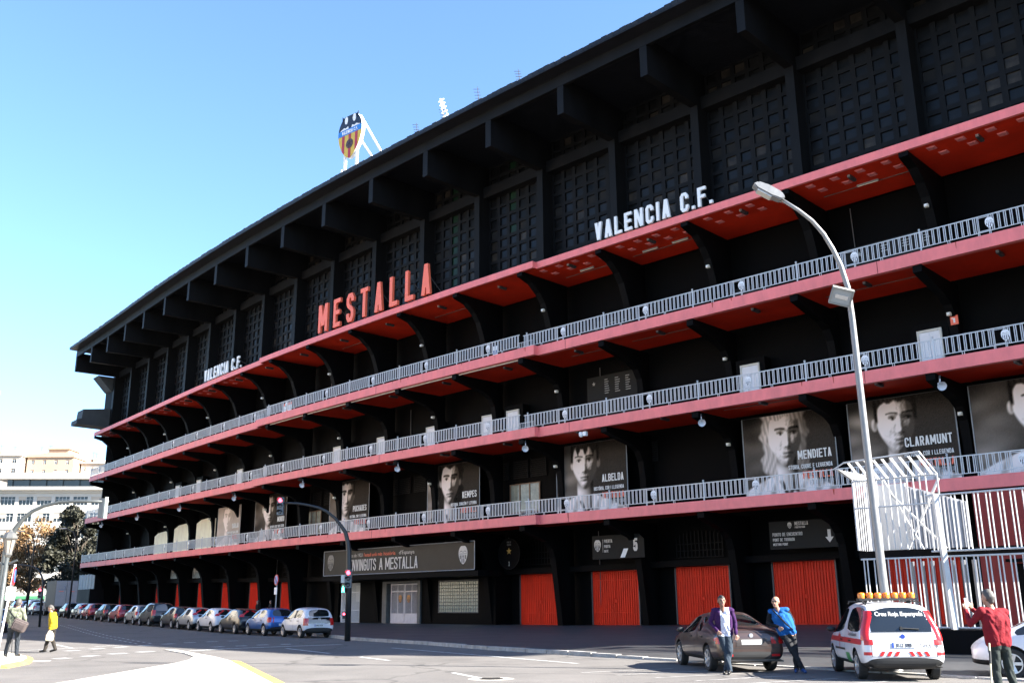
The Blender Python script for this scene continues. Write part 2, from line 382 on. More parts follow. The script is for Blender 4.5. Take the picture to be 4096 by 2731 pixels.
# sloping roof sheet with a ragged rim
b = MB(); sweep(b, [(4.42, 36.02), (4.42, 36.34), (-15, 37.4), (-15, 36.0), (-3, 35.72), (3.6, 35.99)], 0, NEND); RF = b.build('roof', ROOFM, ST)
rng = random.Random(3)
for k in range(NEND):
    b = MB()
    for j in range(14):
        n0 = k + j / 14; n1 = k + (j + .96) / 14; h = 36.34 + rng.uniform(.0, .07)
        p = [F(n0, 4.44, 36.10), F(n1, 4.44, 36.10), F(n1, 4.0, 36.12), F(n0, 4.0, 36.12), F(n0, 4.44 + rng.uniform(0, .05), h), F(n1, 4.44 + rng.uniform(0, .05), h), F(n1, 4.0, h + .03), F(n0, 4.0, h + .03)]
        b.hexa(p)
    b.build('roof_edge_sheet', ROOFM, RF)
# lattice with panes
NCX, PZ = 6, .92
PANE = [mat('dim_pane', (.006, .006, .0062), .35, var=.6, scale=.8, spec=.2), mat('brown_pane', (.026, .021, .016), .45, var=.85, scale=1.6, spec=.2), mat('green_pane', (.006, .022, .010), .4, spec=.2), mat('open_pane', (.003, .003, .003), .9)]
cw = (BAY - .58) / NCX
def lattice(z0, rows):
    b = MB()
    for i in range(NCX + 1):
        x = .29 + i * cw; b.box(x - .16, x + .16, 0, .22, z0, z0 + rows * PZ)
    for r in range(rows + 1):
        z = z0 + r * PZ; b.box(.29, BAY - .29, .012, .21, z - .14, z + .14)
    return b.mesh('window_lattice', CHAR)
LAT1, LAT2 = lattice(24.8, 9), lattice(33.85, 2)
pb = MB(); pb.box(-cw / 2 + .13, cw / 2 - .13, 0, .03, -PZ / 2 + .11, PZ / 2 - .11)
PM = [pb.mesh('window_pane', m) for m in PANE]
rp = random.Random(11); npan = 0
far_panes = [MB() for _ in PM]
order = list(range(NEND - 3, -1, -1))
for k in order:
    lat = [(inst('window_lattice', LAT1, ST, FM(k, -3.12, 0)), 24.8, 9), (inst('window_lattice', LAT2, ST, FM(k, -3.12, 0)), 33.85, 2)]
    bayc = rp.random()
    for lo, z0, rows in lat:
        for r in range(rows):
            for c in range(NCX):
                q = rp.random()
                if rows == 9 and r == 5: t = 3 if q < .85 else 0
                elif rows == 2: t = 1 if q < .3 else 0
                elif r < 5: t = 1 if q < (.55 if bayc > .3 else .25) * (1 if c > 2 else .5) else 0
                else: t = 0
                if 11 <= k <= 12 and c == 2 and q < .7: t = 2
                x = .29 + (c + .5) * cw; z = z0 + (r + .5) * PZ
                if npan < 290 and z < 33.5 or (npan < 290 and k > 12):
                    inst('window_pane', PM[t], lo, FM(k, -3.12, 0) @ Matrix.Translation((x, .12, z))); npan += 1
                else:
                    M = FM(k, -3.12, 0)
                    a = [M @ Vector((x + sx * (cw / 2 - .13), .12, z + sz * (PZ / 2 - .11))) for sx, sz in ((-1, -1), (1, -1), (1, 1), (-1, 1))]
                    far_panes[t].add(a, [(0, 1, 2, 3)])
b = MB()
for i, q in enumerate(far_panes): b.add(q.v, q.f, i)
tag(b.build('window_panes', PANE, ST, fix=False), kind='stuff')
b = MB(); sweep(b, [(-3.36, 24.6), (-3.36, 35.8), (-5.3, 35.8), (-5.3, 24.6)], 0, NEND); b.build('upper_wall', BLACK2, ST)
# end wall at the far left
b = MB(); b.prism([(2.0, 6.0), (2.0, 33.1), (5.3, 33.1), (5.3, 6.0)], -.5, -.24, axis='x'); b.build('end_wall', CHAR, ST, M=rel(0, 0, 0))
b = MB(); b.prism([(2.2, -.4), (2.2, 6.0), (5.3, 6.0), (5.3, -.4)], -.5, -.24, axis='x'); b.build('end_wall', CHAR, ST, M=rel(0, 0, 0))
# concrete stair landing and bracket that stick out past the far end
b = MB(); M0 = rel(0, 0, 0)
b.prism([(-2.3, 26.0), (-2.3, 26.6), (-1.7, 26.8), (-1.6, 28.1), (2.2, 28.6), (2.2, 25.9)], -3.2, -.55, axis='x'); b.build('stair_landing', mat('bare_grey_concrete', (.05, .054, .057), .75, var=.3, scale=.8), ST, M=M0)  # concrete lightened: sunlight put into the colour
b = MB(); b.prism([(-.1, 33.1), (2.3, 33.1), (2.3, 30.9), (1.7, 31.2)], -3.0, -.55, axis='x'); b.build('corner_bracket', MATS['bare_grey_concrete'], ST, M=M0)
b = MB(); b.prism([(2.0, 24.9), (2.0, 33.1), (4.5, 33.1), (4.5, 24.9)], -3.4, -.55, axis='x'); b.build('stair_wall', BLACK, ST, M=M0)

# railings -------------------------------------------------------------
def railmesh(L):
    b = MB()
    b.box(0, L, -.025, .025, .95, 1.0); b.box(0, L, -.02, .02, .13, .165)
    ng = 24; st = L / ng
    for i in range(ng):
        x = (i + .5) * st
        if abs(x - L * .5) < st * 1.05: continue
        for s in (-.042, .042): b.box(x + s - .019, x + s + .019, -.014, .014, .166, .949)
    for f in (.25, .75):
        for s in (-.05, .05): b.box(L * f + s - .015, L * f + s + .015, -.013, .013, -.02, .129)
    for s in (-.29, -.23, .23, .29): b.box(L * .5 + s - .016, L * .5 + s + .016, -.015, .015, -.02, .949)
    for z in (.20, .90): b.box(L * .5 - .23, L * .5 + .23, -.012, .012, z - .015, z + .015)
    return b.mesh('railing_panel', RAIL)
RAILM = railmesh(BAY)
pb = MB(); pb.lathe([(.04, -.02), (.04, 1.06), (.03, 1.07), (.055, 1.10), (.06, 1.13), (.045, 1.17), (0, 1.18)], seg=8); POSTM = pb.mesh('railing_post', RAIL, smooth=False)
# badge: pale egg-shaped shield with dark bat arcs and bars
def egg(u):   # half width of the shield at height u (0 foot .. 1 top), relative to its height
    if u < .62: return .365 * math.sin(min(1., u / .62) * math.pi / 2) ** .62
    return .365 * math.sqrt(max(0., 1 - ((u - .62) / .42) ** 2))
def shield_outline(h, z0=0., n=14, k=1.):
    us = [i / n for i in range(n + 1)]
    R_ = [(egg(u) * h * k, z0 + u * h) for u in us]; L_ = [(-x, z) for x, z in reversed(R_)]
    pts = R_ + L_; out = []
    for p in pts:
        if not out or (abs(p[0] - out[-1][0]) + abs(p[1] - out[-1][1])) > 1e-4: out.append(p)
    if abs(out[0][0] - out[-1][0]) + abs(out[0][1] - out[-1][1]) < 1e-4: out.pop()
    return out
BADGED = mat('badge_dark', (.05, .05, .06), .5)
def badge_into(b, h, x=0., z=0., y=0., pale=0, dark=1, scale=1.0):
    b.prism([(p[0] * scale + x, p[1] + z) for p in shield_outline(h)], y, y + .012, axis='y', m=pale)
    y1 = y - .004
    for i, sx in enumerate((-.62, -.21, .21, .62)):      # dark bars of the lower half
        hw = .038 * h * scale; cx = sx * .365 * h * scale
        top = .50 * h; lo = None
        for q in range(40):
            u = q / 40 * .5
            if egg(u) * h * scale > abs(cx) + hw: lo = u * h; break
        if lo is None: lo = .2 * h
        b.box(x + cx - hw, x + cx + hw, y1, y - .0005, z + lo + .02 * h, z + top, dark)
    b.box(x - .30 * h * scale, x + .30 * h * scale, y1, y - .0005, z + .56 * h, z + .585 * h, dark)
    for s in (-1, 1):      # thin wing arcs of the bat
        pts = []
        for q in range(9):
            a = math.pi * q / 8; pts.append((x + s * (.15 + .125 * math.cos(a)) * h * scale, z + (.64 + .10 * math.sin(a)) * h))
        for q in range(8, -1, -1):
            a = math.pi * q / 8; pts.append((x + s * (.15 + .105 * math.cos(a)) * h * scale, z + (.635 + .075 * math.sin(a)) * h))
        b.prism(pts, y1, y - .0005, axis='y', m=dark)
    b.lathe([(0, y1 - .004), (.06 * h, y1 - .004), (.06 * h, y - .0005)], (x, 0, z + .34 * h), axis='y', m=pale, seg=10)
bb = MB(); badge_into(bb, .54, 0, .28); BADGEM = bb.mesh('crest_badge', [WHITE, BADGED])
for lv, (z0, z1) in SLABS.items():
    for k in range(0, NEND - 3):
        d = -.06
        segs = [(k, d + off(k + .5))]
        if k == 7: segs = [(k, -.06)]
        if k == 13: segs = [(k, -.06)]
        for n, dd in segs:
            inst('railing_panel', RAILM, BALC[lv], FM(n, dd, z1 + .02))
            inst('railing_post', POSTM, BALC[lv], FM(n + .05, dd, z1))
            inst('crest_badge', BADGEM, BALC[lv], FM(n + .54, dd + .035, z1 + .02))
# low wire guards where the middle part steps forward
sg = MB()
for i in range(9): sg.box(i * .17 - .012, i * .17 + .012, -.01, .01, 0, .38)
sg.box(-.02, 1.4, -.012, .012, .37, .40); sg.box(-.02, 1.4, -.012, .012, .03, .05); SGM = sg.mesh('step_guard', RAIL)
for lv, (z0, z1) in SLABS.items():
    inst('step_guard', SGM, BALC[lv], FM(12.98, PROUD - .03, z1 + .01)); inst('step_guard', SGM, BALC[lv], FM(7.72, PROUD - .03, z1 + .01))
# canopy soffit: glass-block squares and light boxes
sq = MB(); sq.hexa([(-.17, -.17, -.001), (.17, -.17, -.001), (.17, .17, -.001), (-.17, .17, -.001), (-.24, -.24, .05), (.24, -.24, .05), (.24, .24, .05), (-.24, .24, .05)]); SQM = sq.mesh('glass_block', PINK)
lb = MB(); lb.box(-.09, .09, -.38, .38, -.16, 0); lb.box(-.07, .07, -.45, -.38, -.14, -.02, 1); LBM = lb.mesh('light_box', [DGREY, GREY])
tl = MB(); tl.box(-.62, .62, -.06, .06, -.10, -.02); tl.tube([(-.6, 0, -.12), (.6, 0, -.12)], .022, 1, 6); TLM = tl.mesh('tube_lamp', [GREY, CREAM])
for k in list(range(0, 7)) + list(range(13, NEND - 2)):
    for r, dd in enumerate((-1.0, -1.95)):
        for c in range(4):
            inst('glass_block', SQM, CAN, FM(k + .17 + .215 * c + .04 * r, dd, ZC0 + .075))
for k in range(0, NEND - 2):
    o = off(k + .5)
    inst('light_box', LBM, CAN, FM(k + .5, -1.45, ZC0 + .12)); inst('light_box', LBM, BALC[3], FM(k + .5, -2.0, SLABS[3][0] + .30)); inst('light_box', LBM, BALC[2], FM(k + .52, -1.8, SLABS[2][0] + .30))
for n in (13.55, 14.35, 14.7, 16.55): inst('tube_lamp', TLM, CAN, FM(n, -2.7, ZC0 + .115))
# long tubes along the underside of the third balcony, middle part
tb = MB(); tb.box(.3, BAY - .3, -.05, .05, -.10, -.01); tb.tube([(.35, -.06, -.07), (BAY - .35, -.06, -.07)], .03, 1, 6); TBM = tb.mesh('strip_light', [GREY, CREAM])
for k in range(8, 13): inst('strip_light', TBM, BALC[3], FM(k, .02, SLABS[3][0]))
# small lamps on the ribs, and horn loudspeakers
lp = MB(); lp.box(-.10, .10, -.10, .10, -.09, .09); lp.box(-.06, .06, -.16, -.10, -.05, .05, 1); LPM = lp.mesh('rib_lamp', [CREAM, WHITE])
for n in range(1, NEND - 2, 2):
    inst('rib_lamp', LPM, ST, rel(n, -2.55 + off(n), 22.1)); inst('rib_lamp', LPM, ST, rel(n, -3.85 + off(n), 16.3)); inst('rib_lamp', LPM, ST, rel(n, -3.6 + off(n), 10.9))
hs = MB(); hs.lathe([(.045, .30), (.06, .22), (.11, .10), (.19, 0), (.27, -.07), (.275, -.08), (.25, -.06), (.15, .03), (.05, .12), (0, .12)], axis='y', seg=16)
hs.lathe([(0, .52), (.08, .52), (.09, .48), (.09, .32), (.045, .30)], axis='y', seg=10, m=1); hs.box(-.03, .03, .30, .40, .05, .34, 1)
HSM = hs.mesh('horn', [mat('horn_grey', (.55, .56, .58), .4), mat('horn_body', (.62, .63, .66), .45)]); autosmooth(HSM)
for n in range(1, NEND - 2, 2):
    sp = empty('horn_loudspeaker', F(n + .08, off(n) - .05, 11.75))
    tag(sp, 'horn loudspeaker under second balcony, %s' % ('nearest the right edge' if n == 19 else '%s counted from far left end' % ['first', 'second', 'third', 'fourth', 'fifth', 'sixth', 'seventh', 'eighth', 'ninth', 'tenth'][n // 2]), 'loudspeaker', 'horn loudspeakers under the second balcony')
    sp.matrix_basis = rel(n + .08, off(n) + .05, 11.72) @ Matrix.Rotation(R(38), 4, 'Z') @ Matrix.Rotation(R(26), 4, 'X') @ Matrix.Scale(.82, 4)
    inst('horn', HSM, sp, Matrix.Identity(4), world=False)
    bk = MB(); bk.box(-.04, .04, .36, .44, .0, .52); bk.build('bracket', DGREY, sp, world=False)
# gates ----------------------------------------------------------------
GW, GH = .56 * BAY / 2, 3.5
gl = MB(); nrib = 11
gl.box(0, GW - .03, .02, .05, 0, GH)
for i in range(nrib):
    x = .04 + i * (GW - .11) / (nrib - 1); gl.hexa([(x - .055, .02, .06), (x + .055, .02, .06), (x + .03, -.025, .06), (x - .03, -.025, .06), (x - .055, .02, GH - .05), (x + .055, .02, GH - .05), (x + .03, -.025, GH - .05), (x - .03, -.025, GH - .05)])
gl.box(0, GW - .03, -.008, .019, .78, .84); gl.box(0, GW - .03, -.008, .019, 2.88, 2.94); GLM = gl.mesh('gate_leaf', REDGATE)
gf = MB(); gf.box(-.10, 2 * GW + .10, .0, .14, GH + .01, GH + .14); gf.box(-.10, -.01, .0, .14, 0, GH + .01); gf.box(2 * GW + .01, 2 * GW + .10, 0, .14, 0, GH + .01); GFM = gf.mesh('gate', DGREY)
hd = MB(); hd.box(-.13, .13, -.05, -.026, -.1, .12); hd.tube([(-.06, -.07, -.18), (-.06, -.07, .2)], .02, 0, 6); GHM = hd.mesh('gate_latch', REDGATE)
for k in (0, 2, 3, 4, 5, 6, 7, 12, 13, 14, 15, 16):
    M = FM(k + .235, -5.13 + .16, zbase(k + .5)); g = inst('gate', GFM, ST, M)
    inst('gate_leaf', GLM, g, M @ Matrix.Translation((.0, .06, .0))); inst('gate_leaf', GLM, g, M @ Matrix.Translation((GW + .015, .06, .0)))
    inst('gate_latch', GHM, g, M @ Matrix.Translation((GW, .06, 1.55)))
# arched ventilation grilles over the gates
ag = MB()
for i in range(13): ag.box(-1.7 + i * .283 - .03, -1.7 + i * .283 + .03, 0, .05, 0, 1.1 + .55 * math.sqrt(max(0, 1 - ((i - 6) / 6.4) ** 2)))
for z in (.0, .42, .84): ag.box(-1.75, 1.75, -.01, .06, z, z + .05)
AGM = ag.mesh('vent_grille', CHAR)
for k in (1, 2, 5, 6, 7, 12, 14): inst('vent_grille', AGM, ST, FM(k + .5, -5.0, 4.35))
# doors on the second balcony -------------------------------------------
DOORW = mat('white_door', (.78, .76, .77), .5, var=.05, scale=3)
dm = MB(); dm.box(-.66, -.56, -.04, .06, 0, 2.62); dm.box(.56, .66, -.04, .06, 0, 2.62); dm.box(-.66, .66, -.042, .058, 2.52, 2.64); DFM = dm.mesh('door', mat('door_frame', (.62, .58, .50), .5))
dl = MB(); dl.box(-.55, -.005, .0, .05, .02, 2.51); dl.box(.005, .55, .0, .05, .02, 2.51); dl.box(-.07, -.03, -.04, -.001, 1.05, 1.25); DLM = dl.mesh('door_leaf', DOORW)
kb = MB(); kb.box(-1.0, 1.0, .07, .75, 0, 3.0); KBM = kb.mesh('door_recess', BLACK2)
for n in (3.25, 4.24, 5.9, 8.82, 9.85, 10.86, 11.86, 12.26, 15.225, 16.82):
    M = FM(n, -4.1, 13.11); g = inst('door', DFM, ST, M); inst('door_leaf', DLM, g, M); inst('door_recess', KBM, g, M)

# expansion joints and weathering on the fascias, conduits under the soffits and down the walls
JOI = mat('joint_dark', (.22, .03, .03), .8); RUST = mat('rust_run', (.42, .06, .035), .8)  # even dark red for the joint strips
rj = random.Random(21)
for lv, (z0, z1) in SLABS.items():
    for k in range(1, NEND - 3, 3):
        n = k + .62 + rj.uniform(-.1, .1); q = MB(); q.box(-.018, .018, -.004, .01, z0 + .01, z1 - .01); q.build('joint', JOI, BALC[lv], M=FM(n, off(n) + .001, 0))
    for k in range(16):
        n = rj.uniform(1, 18); h = rj.uniform(.12, .4); q = MB(); wd = rj.uniform(.02, .06)
        q.prism([(-wd, z1 - .005), (wd, z1 - .005), (wd * .3, z1 - h), (-wd * .4, z1 - h * .8)], -.003, .01, axis='y'); q.build('rust_run', RUST, BALC[lv], M=FM(n, off(n) + .001, 0))
for n0, n1, d, z in ((16.15, 16.92, -2.9, ZC0 + .08), (13.2, 13.9, -3.2, ZC0 + .08), (14.1, 14.9, -3.1, ZC0 + .08), (9.1, 9.95, -3.0, ZC0 + .08), (11.1, 11.9, -3.0, ZC0 + .08), (14.1, 14.95, -2.6, SLABS[3][0] + .27), (13.3, 13.95, -2.8, SLABS[3][0] + .27), (16.1, 16.9, -2.7, SLABS[3][0] + .27), (15.1, 15.9, -2.2, SLABS[2][0] + .27)):
    q = MB(); q.tube([F(n0, d, z), F(n1, d, z)], .022, 0, 6); q.build('conduit', mat('conduit_grey', (.10, .09, .085), .6), ST)
for n, d, z0, z1 in ((16.24, -4.9, 18.8, 24.2), (13.42, -4.9, 13.2, 17.8), (10.3, -4.9, 13.2, 17.8), (8.4, -4.9, 18.8, 24.2), (15.06, -4.9, 7.3, 12.2), (12.05, -5.05, .3, 6.4), (13.32, -5.05, .3, 6.4), (7.05, -5.05, .5, 6.4)):
    q = MB(); q.tube([F(n, d, z0), F(n + .01, d, (z0 + z1) / 2), F(n, d, z1)], .03, 0, 6); q.build('conduit', MATS['conduit_grey'], ST)
# ================================================================== GROUND
ASPH = mat('asphalt', (.104, .096, .089), .88, var=.16, scale=.35, bump=.5, bscale=60)
n_ = ASPH.node_tree; bs = n_.nodes['Principled BSDF']      # fine aggregate speckle and long worn patches
tc = n_.nodes.new('ShaderNodeTexCoord'); f1 = n_.nodes.new('ShaderNodeTexNoise'); f1.inputs['Scale'].default_value = 28; f1.inputs['Detail'].default_value = 3
n_.links.new(tc.outputs['Object'], f1.inputs['Vector'])
mx = n_.nodes.new('ShaderNodeMixRGB'); mx.blend_type = 'OVERLAY'; mx.inputs[0].default_value = .55
old = bs.inputs['Base Color'].links[0].from_socket; n_.links.new(old, mx.inputs[1]); n_.links.new(f1.outputs[0], mx.inputs[2]); n_.links.new(mx.outputs[0], bs.inputs['Base Color'])
# cracks, tar repairs and oil stains
def crackle(nn, bs_, sc, w_, amt, dist=.6):
    vo = nn.nodes.new('ShaderNodeTexVoronoi'); vo.feature = 'DISTANCE_TO_EDGE'; vo.inputs['Scale'].default_value = sc
    t2 = nn.nodes.new('ShaderNodeTexCoord'); ns = nn.nodes.new('ShaderNodeTexNoise'); ns.inputs['Scale'].default_value = .9; ns.inputs['Detail'].default_value = 8
    ad = nn.nodes.new('ShaderNodeMixRGB'); ad.blend_type = 'ADD'; ad.inputs[0].default_value = dist
    nn.links.new(t2.outputs['Object'], ns.inputs['Vector']); nn.links.new(t2.outputs['Object'], ad.inputs[1]); nn.links.new(ns.outputs['Color'], ad.inputs[2]); nn.links.new(ad.outputs[0], vo.inputs['Vector'])
    mr = nn.nodes.new('ShaderNodeMapRange'); mr.inputs[1].default_value = 0; mr.inputs[2].default_value = w_; mr.inputs[3].default_value = 1 - amt; mr.inputs[4].default_value = 1; nn.links.new(vo.outputs['Distance'], mr.inputs[0])
    ml = nn.nodes.new('ShaderNodeMixRGB'); ml.blend_type = 'MULTIPLY'; ml.inputs[0].default_value = 1.; o_ = bs_.inputs['Base Color'].links[0].from_socket
    nn.links.new(o_, ml.inputs[1]); nn.links.new(mr.outputs[0], ml.inputs[2]); nn.links.new(ml.outputs[0], bs_.inputs['Base Color'])
crackle(n_, bs, .16, .012, .45, 2.5)
st = n_.nodes.new('ShaderNodeTexNoise'); st.inputs['Scale'].default_value = .22; st.inputs['Detail'].default_value = 9; st.inputs['Roughness'].default_value = .7; n_.links.new(tc.outputs['Object'], st.inputs['Vector'])
sr = n_.nodes.new('ShaderNodeMapRange'); sr.inputs[1].default_value = .52; sr.inputs[2].default_value = .62; sr.inputs[3].default_value = 1; sr.inputs[4].default_value = .80; n_.links.new(st.outputs[0], sr.inputs[0])
ml = n_.nodes.new('ShaderNodeMixRGB'); ml.blend_type = 'MULTIPLY'; ml.inputs[0].default_value = 1.; o_ = bs.inputs['Base Color'].links[0].from_socket; n_.links.new(o_, ml.inputs[1]); n_.links.new(sr.outputs[0], ml.inputs[2]); n_.links.new(ml.outputs[0], bs.inputs['Base Color'])
PAVE = mat('dark_paving', (.046, .047, .049), .5, var=.22, scale=.5, bump=.15, bscale=8)
n_ = PAVE.node_tree; bs = n_.nodes['Principled BSDF']      # small square pavers
tc = n_.nodes.new('ShaderNodeTexCoord'); br = n_.nodes.new('ShaderNodeTexBrick'); br.inputs['Scale'].default_value = 2.4; br.inputs['Mortar Size'].default_value = .012; br.offset = 0
br.inputs['Brick Width'].default_value = .5; br.inputs['Row Height'].default_value = .5
br.inputs['Color1'].default_value = (1, 1, 1, 1); br.inputs['Color2'].default_value = (.86, .86, .86, 1); br.inputs['Mortar'].default_value = (.5, .5, .5, 1)
mp = n_.nodes.new('ShaderNodeMapping'); mp.inputs['Rotation'].default_value = (0, 0, R(44)); n_.links.new(tc.outputs['Object'], mp.inputs[0]); n_.links.new(mp.outputs[0], br.inputs['Vector'])
mx = n_.nodes.new('ShaderNodeMixRGB'); mx.blend_type = 'MULTIPLY'; mx.inputs[0].default_value = .8
old = bs.inputs['Base Color'].links[0].from_socket; n_.links.new(old, mx.inputs[1]); n_.links.new(br.outputs[0], mx.inputs[2]); n_.links.new(mx.outputs[0], bs.inputs['Base Color'])
PALE = mat('pale_paving', (.45, .42, .36), .8, var=.10, scale=1.2, bump=.2, bscale=30)
KERB = mat('kerb_stone', (.30, .29, .27), .8, var=.35, scale=2.5, bump=.5, bscale=20)
KERBY = mat('yellow_kerb_paint', (.70, .42, .07), .7, var=.25, scale=3)
LINE = mat('road_paint', (.40, .40, .385), .75, var=.6, scale=4, bump=.3); WORN = mat('worn_road_paint', (.22, .21, .20), .8, var=.5, scale=4)
xs = [-1600, -900, -500, -350] + list(range(-250, 121, 5)) + [200, 400, 900, 1600]
ys = [-600, -200, -100] + list(range(-50, 321, 5)) + [360, 420, 500, 700, 1100, 1800]
v = [(x, y, hroad(x, y)) for y in ys for x in xs]; nx = len(xs)
f = [(j * nx + i, j * nx + i + 1, (j + 1) * nx + i + 1, (j + 1) * nx + i) for j in range(len(ys) - 1) for i in range(nx - 1)]
b = MB(); b.add(v, f); ROAD = b.build('road', ASPH, smooth=True, fix=False); tag(ROAD, kind='structure')
# pavement in front of the stadium
RGT = (.827, .562)
def rowpt(t, r=0.): return (ROW0[0] + ROWD[0] * t + RGT[0] * r, ROW0[1] + ROWD[1] * t + RGT[1] * r)
kerb = [rowpt(t, 2.05) for t in (150, 120, 95, 75, 60, 48, 38, 28, 20, 12, 6, 2)] + [(-8.9, 51.2), (-7.9, 48.7), (-5.55, 45.06), (-3.5, 41.95), (-.93, 37.09), (1.14, 34.14), (2.47, 32.04), (3.86, 30.16), (5.5, 27.9), (7.2, 25.6), (9.9, 21.9), (16, 13.5), (26, 0), (40, -20)]
def resample(p, step):
    out = [Vector(p[0])]
    for a, c in zip(p[:-1], p[1:]):
        a, c = Vector(a), Vector(c); k = max(1, int((c - a).length / step))
        out += [a + (c - a) * (i + 1) / k for i in range(k)]
    return out
K = resample(kerb, 1.5)
def kh(p): return hroad(p.x, p.y) + float(np.interp(p.x, [-9, 2.2, 4.6], [.13, .12, .035]))
NB = len(K); base = []
for i in range(NB):
    n = -4 + 27 * (i / (NB - 1)) ** .85
    if n < 0: q = F(0, -5.3, 0) + (F(0, 0, 0) - F(1, 0, 0)).normalized() * (-n * BAY)
    else: q = F(n, -5.3, 0)
    base.append(Vector((q.x, q.y, zbase(max(n, 0)))))
b = MB(); na = 8
for i in range(NB):
    for a in range(na + 1):
        t = a / na; z = kh(K[i]) * (1 - t) + base[i].z * t
        b.v.append((K[i].x * (1 - t) + base[i].x * t, K[i].y * (1 - t) + base[i].y * t, z))
for i in range(NB - 1):
    for a in range(na): b.f.append((i * (na + 1) + a, (i + 1) * (na + 1) + a, (i + 1) * (na + 1) + a + 1, i * (na + 1) + a + 1)); b.m.append(0)
PV = b.build('pavement', PAVE, smooth=True); tag(PV, kind='structure')
# kerb stones, one by one near the corner
KS = resample(kerb, 1.0)
rk = random.Random(5)
for i in range(len(KS) - 1):
    a, c = KS[i], KS[i + 1]
    if not (20 < a.y < 75): continue
    d = (c - a).normalized(); nn = Vector((-d.y, d.x)); L_ = (c - a).length
    if nn.x > 0: nn = -nn
    z = (kh(a) + kh(c)) / 2 + .006 + rk.uniform(-.006, .008); g = .012 + rk.uniform(0, .012)
    p0 = a + d * g; p1 = c - d * g; o1 = nn * (.07 + rk.uniform(0, .02)); o2 = -nn * .16
    zb = min(hroad(a.x, a.y), hroad(c.x, c.y)) - .05
    q = MB(); q.hexa([(*(p0 + o1), zb), (*(p1 + o1), zb), (*(p1 + o2), zb), (*(p0 + o2), zb), (*(p0 + o1 * .8), z), (*(p1 + o1 * .8), z), (*(p1 + o2), z), (*(p0 + o2), z)])
    q.build('kerb_stone', KERB, PV)
# pale refuge the photographer stands on, with a yellow painted edge
isl = [(-9.85, 22.4), (-9.79, 29.47), (-9.97, 31.3), (-10.5, 33.4), (-11.6, 35.8), (-12.42, 37.15), (-13.3, 38.7), (-12.67, 38.3), (-11.2, 35.7), (-9.68, 33.0), (-8.44, 30.44), (-6.9, 26.4), (-5.26, 22.14), (2, 2), (6, -20), (-30, -20), (-12, 4)]
b = MB(); b.prism(isl, -.3, .03); tag(b.build('refuge_paving', PALE), kind='structure')
b = MB()
yl = [(-8.44, 30.44), (-6.9, 26.4), (-5.26, 22.14), (2, 2)]
for p, q in zip(yl[:-1], yl[1:]):
    for k in range(6):
        a = Vector(p).lerp(Vector(q), k / 6); c = Vector(p).lerp(Vector(q), (k + .97) / 6); d = (c - a).normalized(); nn = Vector((d.y, -d.x)); nn = nn if nn.x > 0 else -nn
        b.hexa([(*a, -.1), (*c, -.1), (*(c + nn * .28), -.1), (*(a + nn * .28), -.1), (*a, .036), (*c, .036), (*(c + nn * .26), .012), (*(a + nn * .26), .012)])
tag(b.build('yellow_kerb', KERBY), kind='structure')
li = [(-14.06, 27.94), (-14.47, 30.04), (-15.13, 31.67), (-15.82, 33.04), (-16.84, 34.57), (-18.62, 36.88), (-40, 40), (-40, 20)]
b = MB(); b.prism(li, -.3, .09); tag(b.build('refuge_paving', PALE), kind='structure')
b = MB()
for p, q in zip(li[:5], li[1:6]):
    a, c = Vector(p), Vector(q); d = (c - a).normalized(); nn = Vector((d.y, -d.x)); nn = nn if nn.x > 0 else -nn
    b.hexa([(*a, -.1), (*c, -.1), (*(c + nn * .2), -.1), (*(a + nn * .2), -.1), (*a, .096), (*c, .096), (*(c + nn * .18), .03), (*(a + nn * .18), .03)])
tag(b.build('yellow_kerb', KERBY), kind='structure')
# painted lines
def line(p, q, w=.12, z=.005, pm=None):
    a, c = Vector(p), Vector(q); d = (c - a).normalized(); nn = Vector((-d.y, d.x)) * w / 2
    k = max(1, int((c - a).length / 4)); m = MB()
    for i in range(k):
        s, e = a.lerp(c, i / k), a.lerp(c, (i + 1) / k); hs, he = hroad(*s) + z, hroad(*e) + z
        m.add([(*(s - nn), hs), (*(e - nn), he), (*(e + nn), he), (*(s + nn), hs)], [(0, 1, 2, 3)])
    m.build('road_marking', pm or LINE, ROAD)
for p, q in [((-14.79, 32.82), (-14.55, 33.33)), ((-14.48, 34.26), (-14.26, 34.81)), ((-14.21, 35.83), (-13.92, 36.49)), ((-13.73, 37.19), (-13.45, 37.85)),
             ((-17.0, 38.55), (-16.72, 39.06)), ((-16.74, 40.22), (-16.44, 40.71)), ((-16.37, 41.74), (-16.12, 42.35)), ((-15.91, 43.14), (-15.63, 43.79)), ((-15.52, 44.82), (-15.17, 45.34)),
             ((-15.08, 46.4), (-14.62, 46.66)), ((-14.37, 47.44), (-13.94, 47.72)), ((-13.6, 48.27), (-13.18, 48.57)), ((-12.27, 41.33), (-11.92, 41.73)), ((-11.57, 42.24), (-11.17, 42.46)), ((-10.9, 43.11), (-10.49, 43.44)), ((-10.03, 43.67), (-9.63, 43.91))]:
    line(p, q, .42)
line((-15.05, 31.46), (-14.4, 31.7), .5)
line((-19.39, 38.72), (-17.58, 41.58), .14); line((-17.51, 42.43), (-16.86, 45.05), .12); line((-20.73, 45.72), (-17.91, 41.21), .12)
line((-12.04, 37.94), (-11.21, 39.67), .35); line((-11.21, 39.67), (-7.34, 43.2), .3)
line((-8.88, 39.56), (-6.36, 35.18), .14); line((-4.95, 32.7), (-3.72, 30.47), .14); line((-1.49, 24.9), (-.74, 22.97), .14); line((-4.72, 39.31), (1.77, 28.32), .13)
for i in range(24):
    a = Vector((-16.8, 45.3)).lerp(Vector((-36, 80)), i / 24); c = Vector((-16.8, 45.3)).lerp(Vector((-36, 80)), (i + .5) / 24)
    line(a, c, .10); line(a + Vector((.5, .33)), c + Vector((.5, .33)), .10)
